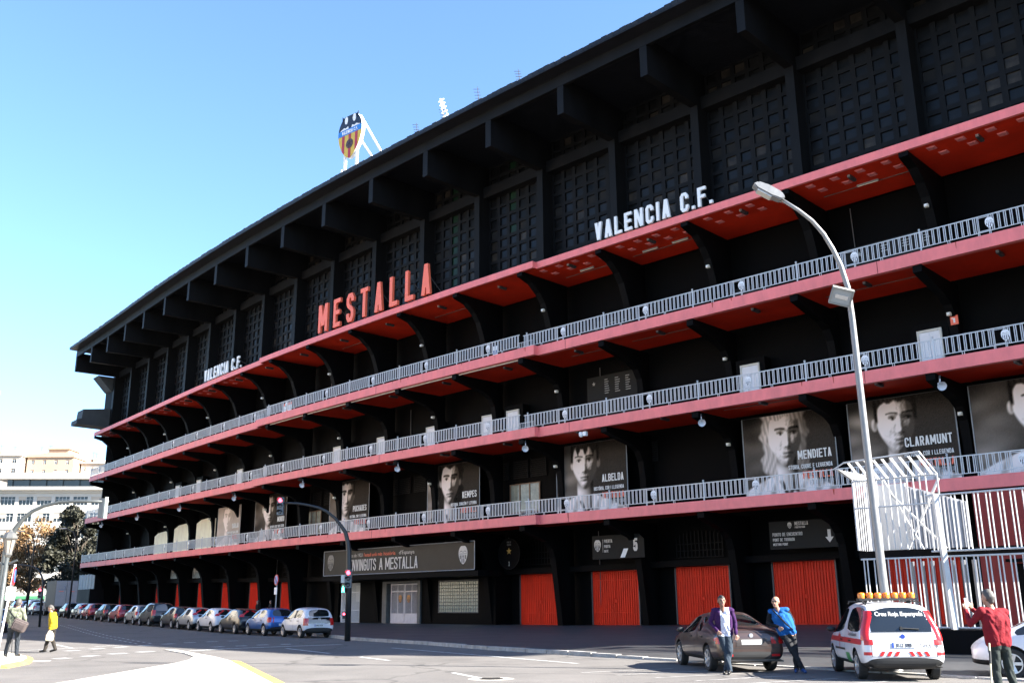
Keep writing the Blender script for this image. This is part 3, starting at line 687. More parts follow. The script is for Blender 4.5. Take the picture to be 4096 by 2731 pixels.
for k in range(7): line((4.0 + k * .75, 25.9 - k * .92), (1.6 + k * .75, 24.6 - k * .92), .14, pm=WORN)   # bay hatching by the parked cars
# round manhole cover with its frame
b = MB(); b.lathe([(0, .012), (.27, .012), (.28, .006)], seg=24)
for i in range(-3, 4): b.box(-.2, .2, i * .075 - .015, i * .075 + .015, .0125, .017)
MH = b.build('manhole_cover', mat('cast_iron', (.05, .045, .04), .6, metal=.6, var=.3, scale=20), M=Matrix.Translation((-.52, 22.83, 0)))
tag(MH, 'round cast iron manhole cover in the sunlit road', 'manhole')
b = MB(); b.lathe([(.285, .004), (.5, .004), (.52, .002)], seg=24); b.build('surround', mat('old_concrete', (.28, .26, .23), .9, var=.3, scale=8), MH, M=Matrix.Translation((-.52, 22.83, 0)))
# ================================================================== SIGNS AND POSTERS ON THE FRONT
def sign_thing(name, n, d, z, label, cat, group=None):
    e = empty(name); e.matrix_basis = FM(n, d, z); tag(e, label, cat, group); return e
# standing letters on the canopy: each letter is a part
def letters(s, n0, n1, z, h, m, label, wf, tf, depth=.22, d=.02):
    e = sign_thing('letter_sign', (n0 + n1) / 2, d, z, label, 'sign')
    # measure, then stretch the gaps so that it fills n0..n1
    ws = []; t = h * tf
    for ch in s: ws.append(glyph(MB(), ch, 0, h, wf, t))
    total = (n1 - n0) * BAY; gap = (total - sum(ws)) / (len(s) - 1); x = 0.
    for ch, wd in zip(s, ws):
        if ch != ' ':
            nn = n0 + (x + wd / 2) / BAY; b = MB(); glyph(b, ch, -wd / 2, h, wf, t, 0, depth)
            M = FM(nn, d + off(nn) + depth, z); l = b.build('letter', m, e, M=M)
            if ch not in '.,':
                q = MB(); q.bar((0, depth, h * .7), (0, 2.2, .05), .05); q.build('stay', DGREY, l, M=M)
        x += wd + gap
    return e
letters('MESTALLA', 9.33, 11.63, 25.0, 2.55, LREDL, 'tall red capital letters standing on the middle of the canopy', .42, .15)
letters('VALENCIA C.F.', 14.0, 15.33, 24.95, 1.25, WHITE2, 'white capital letters standing on the canopy right of the red ones', .47, .165, .14)
letters('VALENCIA C.F.', 5.72, 7.04, 24.95, 1.25, WHITE2, 'white capital letters standing on the canopy at its far left', .47, .165, .14)

# printed portraits: sepia pictures of nobody in particular, held as colours on a fine flat grid
PRINT = bpy.data.materials.new('printed_canvas'); PRINT.use_nodes = True
_b = PRINT.node_tree.nodes['Principled BSDF']; _a = PRINT.node_tree.nodes.new('ShaderNodeVertexColor'); _a.layer_name = 'Col'
PRINT.node_tree.links.new(_a.outputs[0], _b.inputs['Base Color']); _b.inputs['Roughness'].default_value = .8; _b.inputs['Specular IOR Level'].default_value = .08
def sm(a, c, x): t = np.clip((x - a) / (c - a), 0, 1); return t * t * (3 - 2 * t)
def portrait(seed, fx=.40, fy=.72, fs=1.0, hair='short', turn=0., blond=False, pale=0., collar='v', hairdark=.012):
    """a lit relief of a head and shoulders: heights first, then light from the upper left"""
    NX, NY = 150, 128
    U, V = np.meshgrid(np.linspace(0, 1, NX), np.linspace(0, 1, NY)); asp = 1.20
    r = np.random.RandomState(seed); cloud = np.zeros_like(U)
    for k in range(16):
        a, c2, p1, p2 = r.uniform(2, 15, 2).tolist() + r.uniform(0, 6.3, 2).tolist()
        cloud += np.sin(a * U + p1 + 1.3 * np.sin(c2 * V + p2)) * np.sin(c2 * V + p2) / (1 + .12 * a)
    cloud = .5 + .5 * cloud / np.abs(cloud).max()
    im = np.clip((.030 + .22 * cloud ** 1.5 * sm(.62, .02, U)) * (1 - .55 * sm(.80, 1, V)), .012, 1)
    def over(mask, val): nonlocal im; im = im * (1 - mask) + val * mask
    X = (U - fx) * asp / (.40 * fs); Y = (V - fy) / (.40 * fs)
    def gs(cx, cy, rx, ry): return np.exp(-(((X - cx) / rx) ** 2 + ((Y - cy) / ry) ** 2))
    def ell(cx, cy, rx, ry, soft=.15): return sm(1 + soft, 1 - soft, np.sqrt(((X - cx) / rx) ** 2 + ((Y - cy) / ry) ** 2))
    def light(h, lx=-.70, ly=.40, lz=.59, amb=.055):
        du = 1. / (NX - 1) * asp / (.40 * fs); dv = 1. / (NY - 1) / (.40 * fs)
        gy, gx = np.gradient(h, dv, du); nrm_ = np.sqrt(gx ** 2 + gy ** 2 + 1)
        return amb + (1 - amb) * np.clip((-gx * lx - gy * ly + lz) / nrm_, 0, 1) ** 1.15
    rv = np.random.RandomState(seed * 7 + 1); vb, vn, vm, vj, vs_ = rv.uniform(.7, 1.5), rv.uniform(.75, 1.3), rv.uniform(.8, 1.2), rv.uniform(.90, 1.08), rv.uniform(.10, .55)
    c = .16 * turn                                                # the middle line of the face
    # shoulders and shirt
    sh = -1.00 - .30 * np.abs(X) ** 1.35; hb = .55 * np.sqrt(np.clip(1.9 ** 2 - X ** 2, 0, 9)) * .4 + .05 * np.sin(7 * X + 4 * Y + seed) + .04 * np.sin(13 * X - 6 * Y)
    shirt = sm(sh + .03, sh - .03, Y)
    if collar != 'dark': over(shirt, .80 * light(hb, amb=.35))
    else: over(shirt, .030 + .02 * light(hb)); over(shirt * sm(-1.75, -1.9, Y), .72 * light(hb, amb=.35))
    if hair == 'long':
        wob = .06 * np.sin(8 * Y + seed) + .03 * np.sin(19 * Y); side_ = sm(.80 + wob, .70 + wob, np.abs(X + .02)) * sm(-1.22, -1.0, Y + .1 * np.sin(12 * X)) * sm(1.02, .86, Y + .35 * X ** 2)
        strands = .5 + .25 * np.sin(38 * X + 5 * np.sin(4 * Y)) + .15 * np.sin(71 * X + 7 * Y)
        over(side_, (.20 + .30 * strands) * (1 - .7 * sm(-.3, .7, X)) if blond else .010 + .02 * strands * sm(.2, -.6, X))
    # neck
    neck = sm(.37, .31, np.abs(X - .05 * turn)) * sm(-1.52, -1.34, Y + .75 * np.abs(X)) * sm(-.25, -.5, Y)
    hn = np.sqrt(np.clip(.40 ** 2 - X ** 2, 0, 1)); over(neck, .62 * light(hn) * (1 - .72 * sm(-1.05, -.66, Y + .25 * X)))
    if collar in ('v', 'dark'):
        dv_ = np.abs(np.abs(X - .03) - .45 * (Y + 1.78)); over(sm(.085, .05, dv_) * sm(-1.22, -1.30, Y) * sm(-1.84, -1.72, Y), .03 + .05 * (np.abs(dv_ - .03) < .012))
    # ears
    for s in (-1, 1):
        ex = s * .555 - .10 * turn; vis = 1. if s * turn < .35 else .0
        over(ell(ex, .0, .085, .17) * vis, (.50 if s < 0 else .16) * (.6 + .4 * light(gs(ex, .0, .08, .16) * .2)))
        over(ell(ex + .02, -.01, .04, .09, .5) * vis * .6, .12)
    # head relief
    jw = .555 * vj * (1 - .34 * sm(.0, -.88, Y) ** 1.2); ry = np.where(Y > 0, .90, .86)
    rr2 = (X / jw) ** 2 + (Y / ry) ** 2; head = sm(1.06, .97, np.sqrt(rr2))
    h = .62 * np.sqrt(np.clip(1.12 - rr2, 0, 2))
    h += .085 * vn * gs(c, -.10, .085 * vn, .26) + .085 * gs(c + .01, -.22, .10, .085) + .02 * (gs(c - .10, -.235, .05, .05) + gs(c + .10, -.235, .05, .05))
    h += .055 * gs(c - .22, .245, .20, .06) + .055 * gs(c + .22, .245, .20, .06)
    for s in (-1, 1):
        h -= .085 * gs(c + s * .225, .125, .145, .085); h += .030 * gs(c + s * .225, .105, .085, .045)
        h += .05 * gs(c + s * .30, -.12, .16, .16); h -= .03 * gs(c + s * .34, -.38, .13, .16)
    h += .030 * gs(c, -.425, .17, .04) + .034 * gs(c, -.52, .14, .045) - .03 * gs(c, -.605, .13, .04) + .06 * gs(c, -.74, .16, .11) - .012 * gs(c, -.345, .03, .06)
    alb = np.full_like(X, .92)
    def tone(mask, v): nonlocal alb; alb = alb * (1 - mask) + v * mask
    tone(sm(-.30, -.62, Y) * vs_ * (1 - gs(c, -.72, .2, .1) * .3), .35)                       # shaven beard
    tone(gs(c, -.345, .20, .045) * .35, .30)
    for s in (-1, 1):
        arch = Y - (.275 - .5 * (X - c - s * .23) ** 2 * 1.6 + .03 * s * (X - c)); tone(sm(.052 * vb, .020 * vb, np.abs(arch)) * sm(.21, .16, np.abs(X - c - s * .235)), .05)
        tone(ell(c + s * .225, .115, .115, .050, .3), .55); tone(ell(c + s * .225 + .02 * turn, .118, .044, .050, .2), .03); tone(sm(.022, .008, np.abs(Y - (.162 - 2.2 * (X - c - s * .225) ** 2))) * sm(.135, .10, np.abs(X - c - s * .225)), .05)
        tone(ell(c + s * .062, -.275, .034, .020, .5) * .9, .06)
    tone(ell(c, -.425, .20, .036, .4) * .55, .42); tone(ell(c, -.525, .16, .042, .4) * .40, .50); tone(sm(.020, .006, np.abs(Y + .468 + .12 * (X - c) ** 2)) * sm(.22 * vm, .17 * vm, np.abs(X - c)), .05)
    h += .006 * np.sin(31 * X + 17 * Y + seed) * np.sin(23 * Y - 11 * X) + .004 * rv.randn(*X.shape); lit = light(h); over(head, np.clip(alb * lit * 1.02, 0, 1))
    # hair
    strand = .5 + .5 * np.sin(60 * X + 9 * Y + 3 * np.sin(7 * X))
    fr = .57 - .22 * X ** 2 + (.06 * np.sin(11 * X + seed) if hair != 'short' else .03 * np.sin(21 * X + seed)) + .05 * turn * X
    cap = sm(1.20, 1.08, np.sqrt((X / .60) ** 2 + ((Y - .12) / .90) ** 2)) * sm(fr - .03, fr + .05, Y + .02 * strand)
    hv = ((.22 + .34 * strand) * (1 - .6 * sm(-.2, .6, X))) if blond else hairdark + .05 * strand * gs(-.25, .85, .4, .25)
    over(cap, hv); over(sm(.075, .035, np.abs(np.abs(X) - .56)) * sm(-.02, .12, Y) * sm(.95, .75, Y), hv * .8 if not blond else hv)
    if hair == 'fringe': over(head * sm(.40, .52, Y + .13 * np.sin(19 * X + 1) + .06 * strand) * sm(.52, .44, np.abs(X)), hv)
    k_ = np.array([1, 2, 1]) / 4.
    for ax in (0, 1): im = np.apply_along_axis(lambda m_: np.convolve(np.pad(m_, 1, 'edge'), k_, 'valid'), ax, im)
    im = im + .004 * r.randn(*im.shape); im = im * (1 - pale) + (.55 + .16 * cloud) * pale
    im = np.clip(im ** 1.05 * 1.75, .007, .95)
    col = np.stack([im * 1.04, im * (.86 + .07 * im), im * (.69 + .20 * im), np.ones_like(im)], -1)
    return NX, NY, col.reshape(-1, 4)
def poster(n0, n1, z0, z1, label, kw, name=None, sub=None, d=-3.9, small=None):
    W = (n1 - n0) * BAY; H = z1 - z0
    NX, NY, col = portrait(**kw)
    r = np.random.RandomState(kw['seed'] + 50)
    u = np.linspace(0, 1, NX); v_ = np.linspace(0, 1, NY); U, V = np.meshgrid(u, v_)
    wave = .02 * np.sin(U * 9 + r.rand() * 6) * np.sin(V * 5 + r.rand() * 6)           # the canvas is not quite flat
    vs = np.stack([U * W, wave, V * H], -1).reshape(-1, 3)
    nv = NX * NY
    fs = [(j * NX + i, j * NX + i + 1, (j + 1) * NX + i + 1, (j + 1) * NX + i) for j in range(NY - 1) for i in range(NX - 1)]
    e = sign_thing('portrait_poster', n0, d, z0, label, 'poster', 'portrait posters along the first balcony'); M = FM(n0, d, z0)
    me = bpy.data.meshes.new('print'); me.from_pydata(vs.tolist(), [], fs); me.materials.append(PRINT)
    ca = me.color_attributes.new('Col', 'FLOAT_COLOR', 'POINT'); ca.data.foreach_set('color', col.astype(np.float32).ravel()); me.update()
    inst('print', me, e, M)
    b = MB(); b.box(-.03, W + .03, .03, .06, -.03, H + .03); b.build('backing', DGREY, e, M=M)
    for xx in (-.06, W + .06): q = MB(); q.tube([(xx, .02, 0), (xx, .02, H)], .03, 0, 6); q.build('side_pole', GREY, e, M=M)
    if name:
        T = W - .22; y0 = -.05
        b = MB(); text(b, name, .50, .44, .145, .10, T, 2.20, y0, .012, align='r'); b.build('lettering', WHITE2, e, M=M)
        b = MB(); text(b, sub, .24, .42, .13, .10, T, 1.66, y0, .010, align='r'); b.build('lettering', WHITE2, e, M=M)
        b = MB(); text(b, 'MESTALLA', .42, .44, .15, .10, T, 1.07, y0, .012, align='r'); b.build('lettering', LREDL, e, M=M)
        b = MB(); text(b, 'FOREVERTOUR', .24, .46, .13, .10, T, .72, y0, .010, align='r'); b.build('lettering', mat('grey_lettering', (.35, .34, .33), .5), e, M=M)
PZ0, PZ1 = 7.35, 12.32
poster(17.07, 17.93, PZ0, PZ1, 'sepia portrait poster of a man in white collar cut off by right edge', dict(seed=9, fx=.52, fy=.72, fs=1.0, turn=.5), d=-3.9)
poster(16.11, 16.94, PZ0, PZ1, 'sepia poster of a curly haired man looking right, nearest the white bars', dict(seed=8, fx=.46, fy=.72, fs=1.0, turn=.8, hair='short', collar='n'), 'CLARAMUNT', 'HISTÒRIA, COR I LLEGENDA')
poster(15.13, 15.97, PZ0, PZ1, 'sepia poster of a man with long fair hair and dark V collar', dict(seed=7, fx=.47, fy=.72, fs=1.0, hair='long', blond=True, turn=.5), 'MENDIETA', 'STORIA, CUORE E LEGGENDA')
poster(12.93, 13.83, PZ0, PZ1, 'sepia poster of a man with dark fringe above the gate five sign', dict(seed=6, fx=.42, fy=.72, fs=1.0, hair='fringe', turn=-.2), 'ALBELDA', 'HISTÒRIA, COR I LLEGENDA')
poster(10.85, 11.75, PZ0, PZ1, 'sepia poster of a long dark haired man above the welcome banner', dict(seed=5, fx=.45, fy=.72, fs=1.0, hair='long', turn=.0, collar='dark'), 'KEMPES', 'HISTORIA, CORAZÓN Y LEYENDA')
poster(8.74, 9.65, PZ0, PZ1, 'sepia poster of a smiling short haired man right of the traffic mast', dict(seed=4, fx=.44, fy=.72, fs=1.0, turn=.2), 'PUCHADES', 'HISTÒRIA, COR I LLEGENDA')
poster(6.6, 7.56, PZ0, PZ1, 'sepia poster of a man in white shirt behind the hanging traffic light', dict(seed=3, fx=.46, fy=.72, fs=1.0, turn=.6), 'MONDO', 'HISTORY, HEART AND LEGEND')
poster(5.25, 6.08, PZ0, PZ1 - .4, 'faded pale portrait poster, farthest left one with a face', dict(seed=2, fx=.45, fy=.72, fs=1.0, pale=.45), 'BARAJA', 'HISTORY, HEART AND LEGEND')
CRM = mat('sun_bleached_canvas', (.93, .84, .64), .6, var=.18, scale=1.0, stretch=(1, 1, .4))  # reflected sunlight on the panels, put into the canvas colour
for n0, n1, h, lab in ((2.25, 2.92, 3.2, 'cream panel with painted-in sunlight on first balcony, leftmost of three'), (3.22, 4.0, 3.7, 'cream panel with painted-in sunlight on first balcony, middle of three'), (4.25, 5.05, 3.9, 'cream panel with painted-in sunlight on first balcony beside the faded portrait')):
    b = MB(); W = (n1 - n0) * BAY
    b.prism([(0, 0), (W, 0), (W, h - .2), (W * .8, h), (W * .25, h - .1), (0, h - .45)], 0, .06, axis='y'); o = b.build('cream_panel', CRM, M=FM(n0, -4.2, 7.3)); tag(o, lab, 'panel', 'sunlit cream panels on the first balcony')
# banner over the entrance
BAN = mat('dark_banner_canvas', (.016, .0155, .014), .45, var=.55, scale=.9, spec=.25)
BD = -1.2
e = sign_thing('welcome_banner', 9.3, BD, 4.05, 'long dark welcome banner with pale capitals over the entrance', 'banner'); b = MB()
for i in range(24):
    n0, n1 = 9.3 + 2.81 * i / 24, 9.3 + 2.81 * (i + 1) / 24
    b.hexa([F(n0, BD, 4.05), F(n1, BD, 4.05), F(n1, BD - .08, 4.05), F(n0, BD - .08, 4.05), F(n0, BD, 5.97), F(n1, BD, 5.97), F(n1, BD - .08, 5.97), F(n0, BD - .08, 5.97)])
b.build('canvas', BAN, e)
for z in (4.01, 6.01): b = MB(); b.tube([F(9.3 + 2.81 * i / 12, BD + .03, z) for i in range(13)], .035, 0, 6); b.build('frame_bar', GREY, e)
for n in (9.3, 12.11): b = MB(); b.tube([F(n, BD + .03, 4.01), F(n, BD + .03, 6.01)], .035, 0, 6); b.build('frame_bar', GREY, e)
LGR = mat('pale_grey_print', (.62, .58, .53), .6)
def fit(s, n0, n1, h, tf=.2, depth=.012):
    '''capitals stretched to fill n0..n1'''
    want = (n1 - n0) * BAY; wf = .4
    for _ in range(12):
        got = text(MB(), s, h, wf, tf, .08); wf *= want / got
    b = MB(); text(b, s, h, wf, tf, .08, depth=depth); return b
for s, n0, n1 in (('BENVINGUTS', 9.80, 10.41), ('A', 10.465, 10.535), ('MESTALLA', 10.585, 11.18)):
    fit(s, n0, n1, .90, .115).build('lettering', LGR, e, M=FM(n0, BD + .03, 4.30))
for s, nn, wd, m in (("les de 1923", 10.01, .24, LGR), ("l'estadi amb més", 10.34, .36, LREDL), ("història", 10.66, .22, LREDL), ("d'Espanya", 10.98, .28, LGR)):
    q = fonttext(s, .40, m); xs_ = [v_.co.x for v_ in q.vertices]; k_ = wd * BAY / (max(xs_) - min(xs_)); q.transform(Matrix.Diagonal((k_, 1, 1, 1))); inst('lettering', q, e, FM(nn, BD + .03, 5.40))
b = MB(); badge_into(b, 1.3, 0, 0, 0); b.build('crest', [LGR, BAN], e, M=FM(11.93, BD + .02, 4.4))
b = MB(); badge_into(b, 1.3, 0, 0, 0); b.build('crest', [mat('dull_print', (.22, .21, .19), .5), BAN], e, M=FM(9.45, BD + .02, 4.4))
# round advertising sign beside it
e = sign_thing('round_sign', 12.3, -3.35, 5.1, 'round black sign with a gold star and number 1 beside the banner', 'sign')
M = FM(12.3, -3.35, 5.1)
b = MB(); b.lathe([(0, 0), (1.05, 0), (1.05, .06), (0, .06)], axis='y', seg=32); b.build('disc', BLACK, e, M=M)
b = MB(); b.lathe([(1.05, -.02), (1.10, -.02), (1.10, .05), (1.05, .05)], axis='y', seg=32); b.build('rim', CHAR, e, M=M)
b = MB(); b.prism([((.26 if i % 2 == 0 else .11) * math.sin(math.pi * i / 5), .18 + (.26 if i % 2 == 0 else .11) * math.cos(math.pi * i / 5)) for i in range(10)], -.012, -.002, axis='y'); b.build('star', mat('dull_gold', (.35, .22, .05), .5), e, M=M)
b = MB(); text(b, '1', .34, .4, .2, 0, 0, -.85, -.012, .01, align='c'); b.build('lettering', LGR, e, M=M)
b = MB(); text(b, 'PUNT DE', .12, .45, .16, .08, 0, .76, -.012, .01, align='c'); text(b, 'TROBADA', .12, .45, .16, .08, 0, .58, -.012, .01, align='c'); b.build('lettering', mat('dim_print', (.08, .08, .08), .5), e, M=M)
# gate signs
SIGN = mat('dark_sign_panel', (.013, .013, .012), .6, var=.2, scale=1, spec=.15)
def panel(e, M, W, H, cut=.35):
    b = MB(); b.prism([(0, 0), (W, 0), (W, H - cut), (W - cut * 1.2, H - .02), (0, H)], 0, .06, axis='y'); b.build('panel', SIGN, e, M=M)
e = sign_thing('gate_sign', 13.53, -2.6, 4.42, 'dark panel reading PUERTA PORTA GATE 5 above a red gate', 'sign'); M = FM(13.53, -2.6, 4.38); panel(e, M, 4.2, 1.5)
b = MB(); badge_into(b, .75, .45, .48, -.012); b.build('crest', [LGR, SIGN], e, M=M)
b = MB(); text(b, 'PUERTA', .21, .45, .14, .10, 1.0, 1.02, -.012, .01); text(b, 'PORTA', .19, .45, .14, .10, 1.0, .70, -.012, .01); text(b, 'GATE', .16, .45, .14, .10, 1.0, .42, -.012, .01); b.box(.88, .895, -.012, -.002, .42, 1.25); b.build('lettering', LGR, e, M=M)
b = MB(); text(b, '5', .80, .42, .19, 0, 3.35, .42, -.012, .01); b.build('lettering', LGR, e, M=M)
b = MB(); b.prism([(2.3, .05), (2.66, .05), (2.95, .6), (2.59, .6)], -.012, -.002, axis='y'); b.build('sticker', WHITE2, e, M=M)
e = sign_thing('meeting_point_sign', 15.38, -3.1, 4.55, 'dark panel reading PUNTO DE ENCUENTRO with a white down arrow', 'sign'); M = FM(15.38, -3.1, 4.50); panel(e, M, 4.1, 1.55, .2)
b = MB(); badge_into(b, .34, 1.3, 1.12, -.012); b.build('crest', [LGR, SIGN], e, M=M)
b = MB(); text(b, 'MESTALLA', .20, .42, .15, .08, 1.62, 1.28, -.012, .01); text(b, 'FOREVERTOUR', .10, .48, .15, .09, 1.62, 1.12, -.012, .01)
text(b, 'PUNTO DE ENCUENTRO', .19, .45, .13, .11, .2, .72, -.012, .01); text(b, 'PUNT DE TROBADA', .17, .45, .13, .11, .2, .44, -.012, .01); text(b, 'MEETING POINT', .14, .45, .13, .11, .2, .2, -.012, .01); b.build('lettering', LGR, e, M=M)
b = MB(); b.prism([(3.55, .95), (3.55, .55), (3.40, .55), (3.64, .25), (3.88, .55), (3.73, .55), (3.73, .95)], -.012, -.002, axis='y'); b.build('arrow', LGR, e, M=M)
for k, lab in ((0, 'small pale gate panel at the far left end of the stadium'), (3, 'arched dark gate panel with crest, left one of a far pair'), (4, 'arched dark gate panel with crest, right one of a far pair')):
    e = sign_thing('gate_sign', k + .3, -4.0, 4.5, lab, 'sign'); M = FM(k + .3, -4.0, zbase(k) + 3.95)
    b = MB(); W = 3.2; b.prism([(0, 0), (W, 0)] + [(W / 2 + W / 2 * math.cos(a * math.pi / 10), .75 + .85 * math.sin(a * math.pi / 10)) for a in range(11)], 0, .06, axis='y'); b.build('panel', mat('grey_sign_panel', (.10, .10, .09), .4, var=.5, scale=1.5), e, M=M)
    b = MB(); badge_into(b, .7, .6, .4, -.012); text(b, 'PUERTA', .2, .42, .17, .08, 1.2, .95, -.012, .01); text(b, 'PORTA', .17, .42, .17, .08, 1.2, .66, -.012, .01); b.prism([(2.2, .05), (2.5, .05), (2.7, .6), (2.4, .6)], -.012, -.002, axis='y'); b.build('lettering', [LGR, SIGN], e, M=M)
# ---------------------------------------------------------------- entrance in the middle
b = MB(); sweep(b, [(-3.45, -.3), (-3.45, 4.0), (-5.1, 4.0), (-5.1, -.3)], 9.02, 9.14); sweep(b, [(-3.45, -.3), (-3.45, 4.0), (-5.1, 4.0), (-5.1, -.3)], 9.62, 10.10); sweep(b, [(-3.45, -.3), (-3.45, 4.0), (-5.1, 4.0), (-5.1, -.3)], 10.84, 11.13)
sweep(b, [(-3.45, -.3), (-3.45, 1.0), (-5.1, 1.0), (-5.1, -.3)], 11.131, 11.81); sweep(b, [(-3.45, -.3), (-3.45, 4.0), (-5.1, 4.0), (-5.1, -.3)], 11.811, 12.08)
sweep(b, [(-3.2, 3.45), (-3.2, 4.02), (-5.0, 4.02), (-5.0, 3.45)], 9.0, 12.09); b.build('entrance_wall', BLACK2, ST)
b = MB(); sweep(b, [(-1.25, 3.58), (-1.25, 3.95), (-3.6, 3.95), (-3.6, 3.58)], 9.25, 12.15); b.build('entrance_canopy', BLACK, ST)
GRW = mat('white_grille_paint', (.66, .68, .70), .45)
e = inst('grille_gate', (lambda q: (q.box(0, 2.9, 0, .05, 0, .08), q.box(0, 2.9, 0, .05, 3.2, 3.28), q.box(0, .1, -.01, .06, 0, 3.28), q.box(2.8, 2.9, -.01, .06, 0, 3.28), q.box(1.40, 1.50, -.01, .06, 0, 3.28), q.box(.1, 2.8, .0, .04, 1.02, 1.08), q.box(.1, 2.8, 0, .04, 2.5, 2.56), q.box(0, .04, -.08, 0, .5, .62), q)[-1])(MB()).mesh('grille_gate', GRW), ST, FM(9.17, -3.62, .15))
b = MB()
for i in range(27):
    if i != 13: b.box(.1 + i * .1 - .016, .1 + i * .1 + .016, .005, .035, .08, 3.2)
b.build('bars', GRW, e, M=FM(9.17, -3.62, .15))
b = MB(); b.box(.0, 2.9, .5, .55, 0, 3.3); b.build('lit_lobby', mat('lobby_glass', (.10, .10, .08), .2), e, M=FM(9.17, -3.62, .15))  # plain dull pane behind the grille
b = MB(); b.box(.12, .5, .30, .33, 2.1, 3.0); b.box(1.75, 2.5, .30, .33, 1.75, 3.1); b.build('notice', CREAM, e, M=FM(9.17, -3.62, .15))
STONE = mat('grey_stone_frame', (.10, .10, .095), .6, var=.25, scale=3)
M = FM(10.12, -3.3, .0)
e = inst('entrance_door', (lambda q: (q.box(0, .55, 0, .6, -.2, 3.45), q.box(4.6, 4.95, 0, .6, -.2, 3.45), q.box(.55, 4.6, 0, .6, 3.28, 3.45), q)[-1])(MB()).mesh('entrance_door', STONE), ST, M)
for sx in (0.62 + .45, 2.62 + .30):
    b = MB(); W = 1.8
    b.box(0, W, .3, .36, .15, .95); b.box(.15, W * .45, .29, .3, .3, .8); b.box(W * .55, W - .15, .29, .3, .3, .8); b.box(0, W, .3, .36, 2.6, 2.7); b.box(0, W, .3, .36, 3.15, 3.25); b.box(0, .08, .29, .37, .15, 3.25); b.box(W - .08, W, .29, .37, .15, 3.25); b.box(W / 2 - .04, W / 2 + .04, .29, .37, .95, 3.25)
    for i in range(1, 17):
        if i != 8: b.box(i * W / 17 - .014, i * W / 17 + .014, .31, .34, .95, 3.2)
    l = b.build('door_leaf', mat('pale_pink_paint', (.60, .55, .55), .5, var=.1, scale=3), e, M=M @ Matrix.Translation((sx - .3, 0, 0)))
    q = MB(); badge_into(q, .62, W * .72 if sx < 2 else W * .3, 1.75, .27); q.build('crest', [mat('gold_badge', (.42, .18, .04), .4), BADGED], l, M=M @ Matrix.Translation((sx - .3, 0, 0)))
b = MB(); b.box(.55, 4.6, .7, .75, 0, 3.3); b.build('dark_lobby', BLACK2, e, M=M)
# glass block window
M = FM(11.15, -3.5, 1.05); GBM = mat('glass_block_green', (.30, .31, .24), .15, var=.35, scale=2.2)
e = inst('glass_block_window', (lambda q: (q.box(-.1, 4.52, .0, .12, -.1, -.005), q.box(-.1, 4.52, 0, .12, 2.255, 2.35), q.box(-.1, -.005, 0, .12, -.005, 2.255), q.box(4.42, 4.52, 0, .12, -.005, 2.255), q.box(0, 4.42, .07, .1, 0, 2.25), q)[-1])(MB()).mesh('glass_block_window', STONE), ST, M)
gb = MB(); s_ = .116; gb.hexa([(-s_, .06, -s_), (s_, .06, -s_), (s_, .06, s_), (-s_, .06, s_), (-s_ * .8, .01, -s_ * .8), (s_ * .8, .01, -s_ * .8), (s_ * .8, .01, s_ * .8), (-s_ * .8, .01, s_ * .8)]); GBK = gb.mesh('glass_block', GBM)
for i in range(17):
    for j in range(9): inst('glass_block', GBK, e, M @ Matrix.Translation((.13 + i * .26, 0, .125 + j * .25)))
# ---------------------------------------------------------------- things on the balcony walls
WF = mat('brown_window_frame', (.16, .09, .05), .5); WG = mat('balcony_window_glass', (.26, .27, .22), .12, var=.4, scale=1.5)
for n, z, w_ in ((12.1, 8.2, 3.0), (7.9, 8.2, 2.6)):
    M = FM(n, -4.93, z); b = MB(); b.box(-.06, w_ + .06, -.05, .03, -.08, 0); b.box(-.06, w_ + .06, -.05, .03, 2.0, 2.08)
    for i in range(4): b.box(w_ * i / 3 - .05, w_ * i / 3 + .05, -.05, .03, 0, 2.0)
    e = b.build('window', WF, ST, M=M)
    for i in range(3): b = MB(); b.box(w_ * i / 3 + .055, w_ * (i + 1) / 3 - .055, -.01, .0, .005, 1.995); b.build('pane', WG, e, M=M)
lv = MB()
for i in range(9): lv.box(0, 1.5, -.04, .02, i * .15, i * .15 + .09)
lv.box(-.05, 0, -.05, .03, -.02, 1.4); lv.box(1.5, 1.55, -.05, .03, -.02, 1.4); LVM = lv.mesh('louvre', CHAR)
for n in (7.75, 8.05, 8.35, 9.85, 10.1, 10.4, 11.85, 12.15, 12.42, 13.88): inst('louvre', LVM, ST, FM(n, -4.92, 10.7))
MEN = mat('menu_board', (.016, .015, .013), .6, spec=.15)
def board(n, d, z, W, H, lab, rows, m=MEN):
    e = sign_thing('menu_board', n, d, z, lab, 'board'); M = FM(n, d, z); b = MB(); b.box(0, W, 0, .06, 0, H); b.build('panel', m, e, M=M)
    b = MB(); rb = random.Random(int(n * 100))
    for c in range(3):
        for r in range(rows):
            y = H - .35 - r * .16; x = W * .36 + c * W * .21
            if y < H * .45: break
            b.box(x, x + rb.uniform(.25, .45), -.01, -.002, y, y + .05)
    b.prism([(W * .14 + (.16 if i % 2 == 0 else .07) * math.sin(math.pi * i / 5), H - .5 + (.16 if i % 2 == 0 else .07) * math.cos(math.pi * i / 5)) for i in range(10)], -.01, -.002, axis='y')
    b.build('print', mat('menu_print', (.30, .29, .26), .5), e, M=M); return e
board(13.28, -4.6, 14.0, 4.4, 3.1, 'dark drinks menu board on second balcony, white lists and star', 7)
board(13.35, -4.3, 20.2, 5.6, .8, 'long dark kiosk sign on the top balcony right of centre', 1)
board(16.2, -4.3, 20.0, 5.8, 1.5, 'dark kiosk board with pale print, top balcony behind lamp post', 5)
board(14.95, -4.3, 20.0, 3.6, .8, 'short dark kiosk sign on the top balcony, middle of three', 2)
